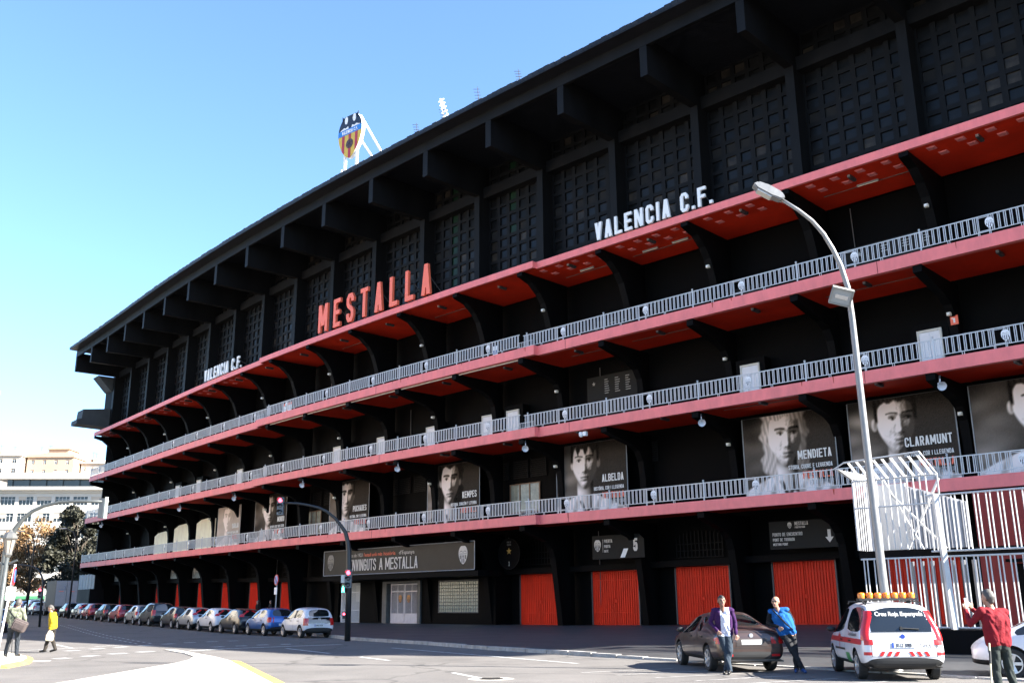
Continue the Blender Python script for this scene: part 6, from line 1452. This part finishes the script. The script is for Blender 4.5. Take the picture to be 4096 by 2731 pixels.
EYE = mat('eye_dark', (.03, .02, .02), .3); LIP = mat('lip', (.35, .13, .11), .5)
def base_mats(top, leg, shoe, hair, arm=None, skin=None):
    return dict(top=top, arm=arm or top, leg=leg, shoe=shoe, hair=hair, skin=skin or SKIN, eye=EYE, brow=hair, lip=LIP)
DKHAIR = mat('dark_hair', (.012, .010, .009), .6); GRHAIR = mat('grey_hair', (.06, .055, .05), .7)
SHOEB = mat('black_shoe', (.008, .008, .008), .35)
# man in purple leaning back on the car
J = dict(pel=(.02, .20, .93), che=(.0, .14, 1.26), neck=(-.01, .08, 1.47), head=(-.02, .02, 1.63), sl=(-.20, .11, 1.42), sr=(.19, .11, 1.42), el=(-.30, .16, 1.15), wl=(-.17, .04, .97), er=(.27, .16, 1.14), wr=(.27, .07, .89),
         pl=(-.08, .20, .90), pr=(.10, .20, .90), kl=(.02, .06, .50), al=(.06, -.18, .10), tl=(.02, -.35, .045), kr=(.10, .0, .50), ar=(-.02, -.02, .10), tr=(-.08, -.20, .045), hl=(-.10, .02, .90), hr=(.27, .05, .8))
PUR = cloth('purple', (.032, .008, .052)); WSH = cloth('white_shirt', (.52, .53, .62)); DJ = cloth('slate_jeans', (.022, .032, .045))
def rc_open(cen, nor, labs):
    m = (np.abs(cen[:, 0] - .0 - .035) < .105) & (nor[:, 1] < -.15) & (labs == 'top') & (cen[:, 2] > .86); labs[m] = 'shirt'
    m2 = (labs == 'leg') & (cen[:, 2] > .84) & (nor[:, 1] < .2) & (np.abs(cen[:, 0]) < .14); labs[m2] = 'shirt'; return labs
person('man in open purple cardigan and white shirt leaning on the brown car', (4.95, 23.85, 0), R(-8), J, dict(base_mats(PUR, DJ, SHOEB, DKHAIR, skin=SKIN2), shirt=WSH), rc_open, look=(.25, -1), bulk=1.1)
# bald man in blue
J = dict(pel=(-.02, .06, .93), che=(-.12, .06, 1.24), neck=(-.19, .04, 1.45), head=(-.24, .0, 1.60), sl=(-.36, .06, 1.38), sr=(.0, .06, 1.42), el=(-.44, .12, 1.12), wl=(-.23, -.08, 1.04), er=(.13, .12, 1.19), wr=(.15, .02, .96),
         pl=(-.10, .06, .90), pr=(.08, .06, .90), kl=(.06, -.02, .52), al=(.26, -.04, .11), tl=(.31, -.20, .045), kr=(.13, .06, .50), ar=(.14, .12, .10), tr=(.10, -.06, .045), hl=(-.15, -.12, 1.0), hr=(.10, -.01, .88))
BLU = cloth('blue_fleece', (.008, .085, .28)); BLKC = cloth('black', (.010, .010, .011)); TRK = cloth('track_trousers', (.020, .020, .022)); BSH = mat('blue_trainers', (.012, .05, .17), .5)
ep = person('bald man in blue fleece with black sleeves leaning with crossed legs', (6.50, 24.05, 0), R(-12), J, base_mats(BLU, TRK, BSH, GRHAIR, arm=BLKC), None, look=(-.35, -1), hairy=False, bulk=1.15)
b = MB(); b.tube([(-.33, -.03, 1.44), (-.26, -.09, 1.36), (-.16, -.125, 1.25), (-.05, -.125, 1.12), (.06, -.10, 1.02), (.13, -.02, .97)], .016, 0, 6); b.build('bag_strap', BLKC, ep, world=False)
b = MB()
for s in (-.035, .035): b.lathe([(.022, -.001), (.026, -.001), (.026, .004), (.022, .004)], (-.275 + s, -.105, 1.62), axis='y', seg=12)
b.build('spectacles', TRIM, ep, world=False)
# man in dark red taking a photograph
J = dict(pel=(.0, .0, .95), che=(.0, .0, 1.28), neck=(-.02, .02, 1.50), head=(-.05, .06, 1.65), sl=(-.21, .04, 1.43), sr=(.20, .02, 1.41), el=(-.34, .20, 1.22), wl=(-.28, .36, 1.44), er=(.12, .30, 1.22), wr=(-.10, .44, 1.46),
         pl=(-.09, .0, .92), pr=(.10, .0, .92), kl=(-.08, .03, .50), al=(-.09, .0, .10), tl=(-.10, .17, .045), kr=(.16, .03, .50), ar=(.22, .0, .10), tr=(.25, .17, .045), hl=(-.25, .38, 1.56), hr=(-.17, .42, 1.55))
CRIM = cloth('crimson_jacket', (.16, .008, .014)); TEAL = cloth('grey_green_trousers', (.022, .028, .026))
ep = person('man in dark red jacket seen from behind, holding up a phone', (8.14, 17.1, 0), R(10), J, base_mats(CRIM, TEAL, SHOEB, GRHAIR), None, face=(0, 1), look=(-.45, 1), bulk=1.2)
b = MB(); b.box(-.035, .035, -.006, .006, -.07, .07); Mp = Matrix.Translation((8.14, 17.1, 0)) @ Matrix.Rotation(R(10), 4, 'Z') @ Matrix.Translation((-.215, .42, 1.58)) @ Matrix.Rotation(R(18), 4, 'Z') @ Matrix.Rotation(R(-10), 4, 'X')
ph = b.build('phone', mat('phone_white', (.62, .62, .62), .3), M=Mp); tag(ph, 'white smartphone held up by the man in red', 'phone')
b = MB(); b.box(-.028, .028, -.0075, -.0061, -.052, .052); b.build('screen', mat('phone_screen', (.16, .17, .19), .1), ph, M=Mp)
b = MB(); b.tube([(7.94, 17.0, .92), (7.78, 16.8, .0)], .015, 0, 8); st_ = b.build('walking_stick', mat('pale_wood', (.48, .42, .28), .5)); tag(st_, 'pale walking stick beside the man in red', 'stick')
b = MB(); b.tube([(7.92, 16.97, .80), (7.885, 16.93, .60)], .019, 0, 8); b.build('dark_grip', TRIM, st_)
# man in yellow crossing to the left, head bowed
J = dict(pel=(.0, .0, .90), che=(-.02, .0, 1.22), neck=(-.07, .0, 1.42), head=(-.14, .0, 1.55), sl=(-.05, -.18, 1.36), sr=(-.05, .18, 1.36), el=(.04, -.22, 1.08), wl=(-.02, -.19, .84), er=(.0, .22, 1.10), wr=(-.10, .2, .88),
         pl=(0, -.08, .88), pr=(0, .08, .88), kl=(-.10, -.08, .48), al=(-.16, -.08, .10), tl=(-.33, -.08, .045), kr=(.0, .08, .48), ar=(.14, .08, .12), tr=(-.02, .08, .045))
YEL = cloth('yellow_jacket', (.36, .25, .012)); BRT = cloth('brown_trousers', (.028, .024, .020))
ep = person('man in bright yellow jacket walking left across the road', (-17.1, 37.5, 0), R(4), J, base_mats(YEL, BRT, SHOEB, GRHAIR), None, face=(-1, 0), look=(-1, -.1, -.55), vox=.011, bulk=1.1)
b = MB(); b.prism([(-.13, .42), (.12, .40), (.15, .60), (.06, .76), (-.04, .78), (-.12, .62)], -.06, .06, axis='y'); me = b.mesh('carrier_bag', mat('bag_cream', (.48, .42, .32), .6, var=.2, scale=8, bump=.6, bscale=14)); bm = bmesh.new(); bm.from_mesh(me); bmesh.ops.bevel(bm, geom=bm.edges[:], offset=.02, segments=2, affect='EDGES'); bm.to_mesh(me); bm.free()
bo = inst('carrier_bag', me, None, Matrix.Translation((-17.08, 37.28, 0))); tag(bo, 'cream carrier bag in the hand of the man in yellow', 'bag')
# man with a large bag at the left edge, back to us
J = dict(pel=(.0, .0, .95), che=(.0, -.02, 1.28), neck=(.0, .0, 1.50), head=(.02, .06, 1.65), sl=(-.21, .0, 1.43), sr=(.21, .0, 1.43), el=(-.30, .05, 1.16), wl=(-.22, .16, .98), er=(.30, .03, 1.15), wr=(.26, .12, .93),
         pl=(-.10, .0, .92), pr=(.10, .0, .92), kl=(-.14, .03, .50), al=(-.19, .0, .10), tl=(-.24, .15, .045), kr=(.13, .03, .50), ar=(.16, .0, .10), tr=(.18, .16, .045))
CAMO = mat('camouflage_jacket', (.10, .12, .06), .9, var=.85, scale=7, col2=(.30, .32, .22)); JEAN = cloth('dark_jeans', (.018, .022, .028))
ep = person('man in camouflage jacket and dark jeans carrying a grey bag', (-16.0, 32.4, .09), 0, J, base_mats(CAMO, JEAN, SHOEB, GRHAIR), None, face=(0, 1), look=(-.2, 1), vox=.011, bulk=1.08)
b = MB(); b.tube([(-.20, -.10, 1.44), (.0, -.15, 1.25), (.22, -.16, 1.05)], .02, 0, 6); b.build('bag_strap', BLKC, ep, world=False)
b = MB(); b.box(-.22, .22, -.13, .13, -.17, .17); me = b.mesh('shoulder_bag', cloth('grey_brown_bag', (.075, .060, .058))); bm = bmesh.new(); bm.from_mesh(me); bmesh.ops.bevel(bm, geom=bm.edges[:], offset=.04, segments=3, affect='EDGES'); bm.to_mesh(me); bm.free(); autosmooth(me)
Mb = Matrix.Translation((-15.72, 32.15, 1.05)) @ Matrix.Rotation(R(24), 4, 'Y') @ Matrix.Rotation(R(20), 4, 'Z'); bo = inst('shoulder_bag', me, None, Mb); tag(bo, 'large grey brown bag slung behind the man in camouflage', 'bag')
b = MB(); b.box(-.14, .14, -.145, -.13, -.10, .06); b.build('pocket', cloth('bag_pocket', (.05, .04, .04)), bo, M=Mb)
b = MB()
for s in (-.07, .07): b.tube([(-16.02 + s, 32.3, .09), (-16.0 + s * .4, 32.3, .62)], .012, 0, 6)
o = b.build('folded_tripod', TRIM); tag(o, 'thin black folded tripod hanging between his legs', 'tripod')
# passers-by in dark clothes behind the parked cars
for (x, y, lab, hm) in ((-20.9, 82.0, 'dark clothed passer-by behind the black coupe, left of two', GRHAIR), (-19.6, 81.0, 'dark long haired passer-by behind the blue hatchback', DKHAIR)):
    J = dict(pel=(.0, .0, .95), che=(.0, 0, 1.28), neck=(.0, .0, 1.48), head=(.0, .0, 1.63), sl=(-.19, .0, 1.41), sr=(.19, .0, 1.41), el=(-.26, .03, 1.14), wl=(-.25, -.06, .92), er=(.26, .03, 1.14), wr=(.25, -.06, .92),
             pl=(-.09, .0, .92), pr=(.09, .0, .92), kl=(-.10, -.05, .50), al=(-.10, .0, .10), tl=(-.10, -.16, .045), kr=(.10, .04, .50), ar=(.10, .1, .10), tr=(.10, -.06, .045))
    person(lab, (x, y, .28), R(-60), J, base_mats(BLKC, JEAN, SHOEB, hm), None, vox=.016, group='passers-by on the pavement')
# ================================================================== TREES AND BUILDINGS BEHIND
BARK = mat('bark', (.07, .055, .04), .9, var=.4, scale=4, bump=.8, bscale=12)
def leafmat(name, c, c2): 
    m = mat(name, c, .65, var=.55, scale=.9, col2=c2); b = m.node_tree.nodes['Principled BSDF']; b.inputs['Subsurface Weight'].default_value = 0.
    return m
def tree(x, y, h, rx, label, lm, seed, nleaf=7000, leaf=.28, low=.22, name='leafy_tree', group=None, nclump=30):
    r = np.random.RandomState(seed); z0 = hroad(x, y); e = empty(name, (x, y, z0)); tag(e, label, 'tree', group)
    b = MB(); top = Vector((x + r.uniform(-.4, .4), y, z0 + h * .62)); base_ = Vector((x, y, z0)); b.tube([base_, base_.lerp(top, .35) + Vector((.15, 0, 0)), base_.lerp(top, .7), top], [h * .022, h * .017, h * .012, h * .006], 0, 8)
    cl = []
    for k in range(nclump):
        a = r.uniform(0, 6.28); t = r.uniform(low, 1.); rr = rx * math.sqrt(max(.05, 1 - (2 * (t - low) / (1 - low) - .9) ** 2 * .8)) * r.uniform(.45, 1.)
        c = Vector((x + rr * math.cos(a), y + rr * math.sin(a), z0 + h * t * .95)); cl.append((c, rx * r.uniform(.22, .40)))
        s = base_.lerp(top, min(.95, max(.3, t * .8))); b.tube([s, s.lerp(c, .5) + Vector((0, 0, .25)), c], [h * .006, h * .004, .03], 0, 5)
    b.build('trunk', BARK, e, smooth=True)
    n = nleaf; ci = r.randint(0, len(cl), n); C_ = np.array([c[0][:] for c in cl])[ci]; Rr = np.array([c[1] for c in cl])[ci]
    d = r.randn(n, 3); d /= np.linalg.norm(d, axis=1)[:, None]; rad = r.rand(n) ** .45; P = C_ + d * (Rr * rad)[:, None] * np.array([1, 1, .8])
    u = r.randn(n, 3); u /= np.linalg.norm(u, axis=1)[:, None]; w_ = np.cross(u, r.randn(n, 3)); w_ /= np.linalg.norm(w_, axis=1)[:, None]
    s = leaf * r.uniform(.6, 1.3, n)[:, None]
    vs = np.stack([P - u * s, P + w_ * s * .5, P + u * s, P - w_ * s * .5], 1).reshape(-1, 3)
    me = bpy.data.meshes.new('crown'); me.from_pydata(vs.tolist(), [], [(4 * i, 4 * i + 1, 4 * i + 2, 4 * i + 3) for i in range(n)]); me.materials.append(lm); me.update(); inst('crown', me, e, Matrix.Identity(4)); return e
EVER = leafmat('evergreen_leaves', (.016, .020, .010), (.040, .038, .020)); AUT = leafmat('autumn_leaves', (.20, .10, .035), (.34, .20, .08)); AUT2 = leafmat('dry_leaves', (.16, .09, .04), (.30, .18, .09))
tree(-71.5, 163, 17.2, 4.6, 'dense dark evergreen tree beside the stadium end', EVER, 1, 22000, .30, .16, nclump=60)
tree(-67.0, 166, 13.0, 2.6, 'smaller dark evergreen tree partly hidden by the balconies', EVER, 4, 5000, .30, .25)
tree(-80.5, 166, 15.2, 4.2, 'thin autumn plane tree left of the dark tree', AUT, 2, 6500, .26, .25, nclump=44)
tree(-88.5, 176, 14.0, 4.6, 'autumn plane tree with orange leaves at the far left', AUT2, 3, 6500, .26, .25, nclump=44)
tree(-76.0, 178, 8.5, 4.0, 'low brownish tree under the dark evergreen', AUT2, 5, 3000, .26, .35)
# facade builder: slabs, piers, and one object for each window
def block(name, label, x0, y0, ang, W, D, H, floors, cols, m, win, zoff=0., gm=None, sill=True, roofm=None, ww=.62, wh=.55, z1=None, group=None, ribbon=False, top=0.):
    M = Matrix.Translation((x0, y0, zoff)) @ Matrix.Rotation(ang, 4, 'Z'); e = empty(name); e.matrix_basis = M; tag(e, label, 'building', group)
    fh = H / floors; cw_ = W / cols; b = MB()
    b.box(0, W, .35, D, 0, H)                                   # core behind the openings
    for f in range(floors + 1):                                 # spandrels
        za = max(0, f * fh - fh * (1 - wh) / 2 if f else 0); zb_ = min(H, f * fh + fh * (1 - wh) / 2)
        b.box(0, W, 0, .35, za, zb_)
    for c in range(cols + 1):
        xa = max(0, c * cw_ - cw_ * (1 - ww) / 2); xb = min(W, c * cw_ + cw_ * (1 - ww) / 2); b.box(xa, xb, -.006, .345, .006, H - .006)
    b.build('wall', m, e, world=False)
    q = MB(); q.box(-.4, W + .4, -.5, D, H, H + .55 + top); q.build('roof', roofm or m, e, world=False)
    a, c_ = cw_ * ww, fh * wh; wb = MB(); wb.box(0, a, .22, .25, 0, c_, 0)
    nm = 3 if ribbon else 1
    for k in range(1, nm + 1): wb.box(a * k / (nm + 1) - .04, a * k / (nm + 1) + .04, .16, .219, 0, c_, 1)
    wb.box(0, a, .14, .219, c_ * .66, c_ * .66 + .07, 1)
    wm_ = wb.mesh('window', [gm, win])
    for f in range(floors):
        for c in range(cols): inst('window', wm_, e, Matrix.Translation((c * cw_ + cw_ * (1 - ww) / 2, 0, f * fh + fh * (1 - wh) / 2)), world=False)
    return e, M
GLD = mat('dark_office_glass', (.02, .024, .028), .08, spec=.7); GLM_ = mat('pale_house_glass', (.10, .11, .12), .1, spec=.7); FRM = mat('pale_frame', (.5, .5, .48), .5)
OFFW = mat('white_office_render', (.46, .43, .38), .7, var=.05, scale=.3); PEACH = mat('peach_render', (.40, .28, .19), .8, var=.06, scale=.2); CREAMB = mat('cream_render', (.42, .36, .29), .8, var=.06, scale=.2)
zo = 1.0
e, M = block('office_building', 'white office block with dark ribbon windows behind the trees', -121.5, 231, R(3), 42, 18, 26.8, 7, 10, OFFW, FRM, zo, GLD, ww=.80, wh=.52, ribbon=True)
q = MB(); q.box(-1.2, 43, -1.6, 18, 27.36, 28.1); q.build('eaves', OFFW, e, world=False)
q = MB(); q.box(1.5, 41, .6, 18, 27.35, 30.0)
for i in range(11): q.box(1.4 + i * 3.9, 2.6 + i * 3.9, .2, .61, 28.11, 30.0)
q.build('attic', GLD, e, world=False); q = MB(); q.box(-1.4, 43.2, -1.2, 18, 30.0, 31.4); q.build('attic_roof', OFFW, e, world=False)
block('apartment_tower', 'peach apartment tower behind the office block', -165.5, 330, R(2), 15.5, 14, 50, 15, 4, PEACH, FRM, zo, GLM_, ww=.28, wh=.42, top=.5)
block('apartment_tower', 'narrow cream tower to the right of the peach tower', -149.6, 336, R(2), 10.5, 14, 48.5, 14, 4, CREAMB, FRM, zo, GLM_, ww=.22, wh=.40)
e, M = block('apartment_tower', 'white apartment tower with dark balcony bands at the left edge', -193, 325, R(4), 27, 14, 50, 15, 6, CREAMB, FRM, zo, GLD, ww=.30, wh=.42)
for f in range(15): q = MB(); q.box(4, 16, -1.4, -.01, f * 3.33 + 1.0, f * 3.33 + 2.0); q.build('balcony', OFFW, e, world=False); q = MB(); q.box(4.2, 15.8, -.08, -.02, f * 3.33 + 2.0, f * 3.33 + 3.5); q.build('balcony_glass', GLD, e, world=False)
q = MB(); q.box(2, 14, 2, 10, 50, 53.0); q.build('penthouse', CREAMB, e, world=False)
M2 = Matrix.Translation((-160, 333, 51.5)); q = MB(); q.box(0, 7, 0, 8, 0, 2.6); q.box(-.5, 7.5, -.5, 8.5, 2.6, 3.0); o = q.build('penthouse', PEACH, [o for o in bpy.data.objects if o.get('label', '').startswith('peach')][0], M=M2)
# roof clutter and blinds so that the far blocks are not bare
rc = random.Random(9)
for o_ in [o for o in bpy.data.objects if o.name.split('.')[0] in ('office_building', 'apartment_tower')]:
    for q_ in range(7):
        t_ = [c for c in o_.children if c.name.startswith('roof')][0]; bb_ = [Vector(v) for v in t_.bound_box]; x1 = max(v.x for v in bb_); zt = max(v.z for v in bb_) + (3.4 if o_.name.startswith('office') else 0); xx = rc.uniform(1, x1 - 2); yy = rc.uniform(1.5, 8)
        m_ = MB(); hh = rc.uniform(.6, 2.2); m_.box(xx, xx + rc.uniform(.5, 2.2), yy, yy + rc.uniform(.5, 2), zt - .05, zt + hh); m_.build('roof_unit', [PEACH, CREAMB, FRM][q_ % 3], o_, world=False)
        if q_ % 2: m_ = MB(); m_.tube([(xx, yy, zt), (xx, yy, zt + hh + 2.2)], .06, 0, 5); m_.bar((xx - .7, yy, zt + hh + 2), (xx + .7, yy, zt + hh + 2), .06); m_.build('aerial', DGREY, o_, world=False)
    ws_ = [c for c in o_.children if c.name.startswith('window')]
    for w2 in ws_:
        if rc.random() < .4:
            bb_ = [Vector(v) for v in w2.bound_box]; x1 = max(v.x for v in bb_); z1 = max(v.z for v in bb_); m_ = MB(); m_.box(.02, x1 * rc.choice((.5, 1.)) - .02, .13, .138, z1 * rc.uniform(.3, .8), z1); m_.build('blind', CREAMB, w2, world=False)
# low shop front at the far side of the junction
e = empty('shop_pavilion', (-108, 205, 1)); tag(e, 'long low white shop front with red trim beyond the junction', 'building'); M = Matrix.Translation((-118, 206, 1)) @ Matrix.Rotation(R(3), 4, 'Z')
q = MB(); q.box(0, 46, 0, 8, 2.9, 5.6); q.build('fascia', OFFW, e, M=M); q = MB(); q.box(0, 46, .8, 8, 0, 2.89); q.build('shop_glass', GLD, e, M=M)
q = MB(); q.box(0, 46, -.05, -.005, 4.6, 4.8); q.build('red_trim', mat('shop_red', (.45, .04, .05), .5), e, M=M)
for i in range(10): q = MB(); q.box(i * 4.8, i * 4.8 + .5, -.02, .79, 0, 2.89); q.build('pier', OFFW, e, M=M)
q = MB(); q.prism([(0, 2.9), (-1.8, 2.3), (-1.8, 2.2), (0, 2.7)], 8, 26, axis='x'); q.build('awning', mat('awning_green', (.02, .12, .05), .7), e, M=M)
# pale houses along the other side of the avenue, beyond the left edge of the picture
for i, (y, h, m) in enumerate(((16, 26, CREAMB), (44, 30, PEACH), (72, 24, CREAMB), (98, 28, OFFW))):
    block('apartment_house', ['cream', 'peach', 'lower cream', 'white'][i] + ' apartment house across the avenue, %s from the camera' % ['first', 'second', 'third', 'fourth'][i], -62 - i * 1.5, y, R(90), 24, 12, h, 8, 7, m, FRM, 0, GLD, ww=.36, wh=.5, group='houses across the avenue')
# ================================================================== WHITE BARRED GATEWAY AT THE RIGHT
CD = 18.0
def CP(n, d, z): return F(n, d, z)
WB_ = mat('white_bar_paint', (.48, .475, .47), .4, var=.05, scale=3)
e = empty('barred_gateway', F(18, CD, 0)); tag(e, 'white steel barred gateway with flared top beside the stadium', 'gateway')
G0, G1 = 17.60, 19.6; zb0 = .12
def bars(n0, n1, step, za, zb, d, name, pair=.06, t=.045, m=WB_, lean=0.):
    k = int((n1 - n0) * BAY / step)
    for i in range(k + 1):
        n = n0 + i * step / BAY
        for s in (-pair, pair):
            q = MB(); q.bar(CP(n + s / BAY, d, za), CP(n + s / BAY, d + lean, zb), t); q.build(name, m, e)
# lower and upper tiers of paired bars with rails
bars(17.58, G1, .33, .86, 2.86, CD, 'bar', .055, .030); bars(17.90, G1, .33, 3.04, 4.66, CD, 'bar', .055, .030)
for za in (.86, 2.87, 3.03, 4.67):
    q = MB(); q.tube([CP((17.56 if za < 3.03 else 17.88) + i * .2, CD, za) for i in range(11)], .03, 0, 6); q.build('rail', WB_, e)
q = MB(); q.bar(CP(17.945, CD + .05, .1), CP(17.925, CD + .05, 4.7), .15); q.build('post', WB_, e)
q = MB(); q.bar(CP(19.2, CD + .05, .1), CP(19.2, CD + .05, 4.7), .20); q.build('post', WB_, e)
# taller slatted turret on its left
for i in range(13):
    n = 17.548 + i * .028
    q = MB(); q.bar(CP(n, CD - .1, 3.15), CP(n, CD - .1, 5.36), .05, 0, .03); q.build('slat', WB_, e)
for i in range(14):
    q = MB(); a = CP(17.545, CD - .1 - i * .16, 3.15); q.bar(a, a + Vector((0, 0, 2.2)), .05, 0, .03); q.build('slat', WB_, e)
def panel4(n0, d0, n1, d1, za, zb, zc, name, m):
    q = MB(); q.hexa([CP(n0, d0, za), CP(n1, d1, za), CP(n1, d1 - .1, za), CP(n0, d0 - .1, za), CP(n0, d0, zb), CP(n1, d1, zc), CP(n1, d1 - .1, zc), CP(n0, d0 - .1, zb)]); q.build(name, m, e)
panel4(17.50, CD - 1.6, 17.70, CD - 1.6, 3.2, 5.3, 5.3, 'back_panel', WB_)
panel4(17.705, CD - 1.6, 17.90, CD - 2.9, 3.2, 5.2, 4.7, 'side_panel', mat('grey_ribbed_sheet', (.20, .20, .215), .5, var=.1, scale=4))  # sheet greyed: its shade is put into the colour
for i in range(14):
    t = i / 13; q = MB(); a = CP(17.705 + .195 * t, CD - 1.57 - 1.3 * t, 3.2); q.bar(a, a + Vector((0, 0, 2.0 - .5 * t)), .03); q.build('panel_rib', MATS['grey_ribbed_sheet'], e)
# flared top: bars leaning out, rim tube and mid rail
rim = [CP(17.49, CD + .30, 5.70), CP(17.55, CD + .45, 5.85), CP(17.90, CD + .45, 5.95), CP(17.945, CD + .1, 5.28), CP(17.94, CD, 4.6)]
q = MB(); q.tube(rim, .026, 0, 8); q.build('rim_tube', WB_, e)
for i in range(9):
    n = 17.565 + i * .040
    for s in (0, .008):
        q = MB(); q.bar(CP(n + s, CD + .42, 5.85), CP(n + .03 + s, CD, 5.30), .024); q.build('flare_bar', WB_, e)
for i in range(10):
    a = CP(17.545, CD - .1 - i * .2, 5.36); c = CP(17.505, CD + .25 - i * .2, 5.68); q = MB(); q.bar(a, c, .16, 0, .015); q.build('flare_slat', WB_, e)
for za in (4.45, 5.30):
    q = MB(); q.tube([CP(17.545, CD - .08, za), CP(17.93, CD - .08, za)], .025, 0, 6); q.build('rail', WB_, e)
for a, c in (((17.70, 4.9), (17.93, 3.1)), ((17.93, 5.2), (17.76, 3.1)), ((17.68, 5.3), (17.83, 3.1))):
    q = MB(); q.bar(CP(a[0], CD - .3, a[1]), CP(c[0], CD - .3, c[1]), .06); q.build('brace', WB_, e)
# black beam between the tiers and solid foot wall
q = MB(); q.hexa([CP(17.54, CD - .18, 2.90), CP(G1, CD - .18, 2.90), CP(G1, CD - .5, 2.90), CP(17.54, CD - .5, 2.90), CP(17.54, CD - .18, 3.12), CP(G1, CD - .18, 3.12), CP(G1, CD - .5, 3.12), CP(17.54, CD - .5, 3.12)]); q.build('beam', BLACK, e)
q = MB(); q.hexa([CP(17.88, CD + .25, 0), CP(G1, CD + .25, 0), CP(G1, CD - .25, 0), CP(17.88, CD - .25, 0), CP(17.88, CD + .2, .80), CP(G1, CD + .2, .80), CP(G1, CD - .25, .84), CP(17.88, CD - .25, .84)]); q.build('foot_wall', BLACK, e)
# inner corrugated leaves seen through the lower tier
for i in range(7):
    n = 17.72 + i * .045; q = MB(); a = CP(n, CD - 1.2, .3); q.bar(a, a + Vector((0, 0, 2.5)), .20, 0, .05); q.build('inner_leaf', MATS['grey_ribbed_sheet'], e)
# deep red shed wall behind the bars
q = MB(); q.hexa([CP(17.78, CD - 6, 0), CP(20, CD - 6, 0), CP(20, CD - 9, 0), CP(17.78, CD - 9, 0), CP(17.78, CD - 6, 5.3), CP(20, CD - 6, 5.3), CP(20, CD - 9, 5.3), CP(17.78, CD - 9, 5.3)])
o = q.build('red_kiosk', mat('deep_red_paint', (.20, .008, .006), .6)); tag(o, 'deep red kiosk behind the white bars at the right edge', 'kiosk')
q = MB(); M = FM(17.95, CD - 5.98, 1.2); q.box(0, 2.6, -.05, .0, 0, 1.6); q.build('hatch', BLACK, o, M=M); q = MB(); q.box(-.2, 2.8, -.5, -.05, 1.65, 1.75); q.build('hood', BLACK, o, M=M)
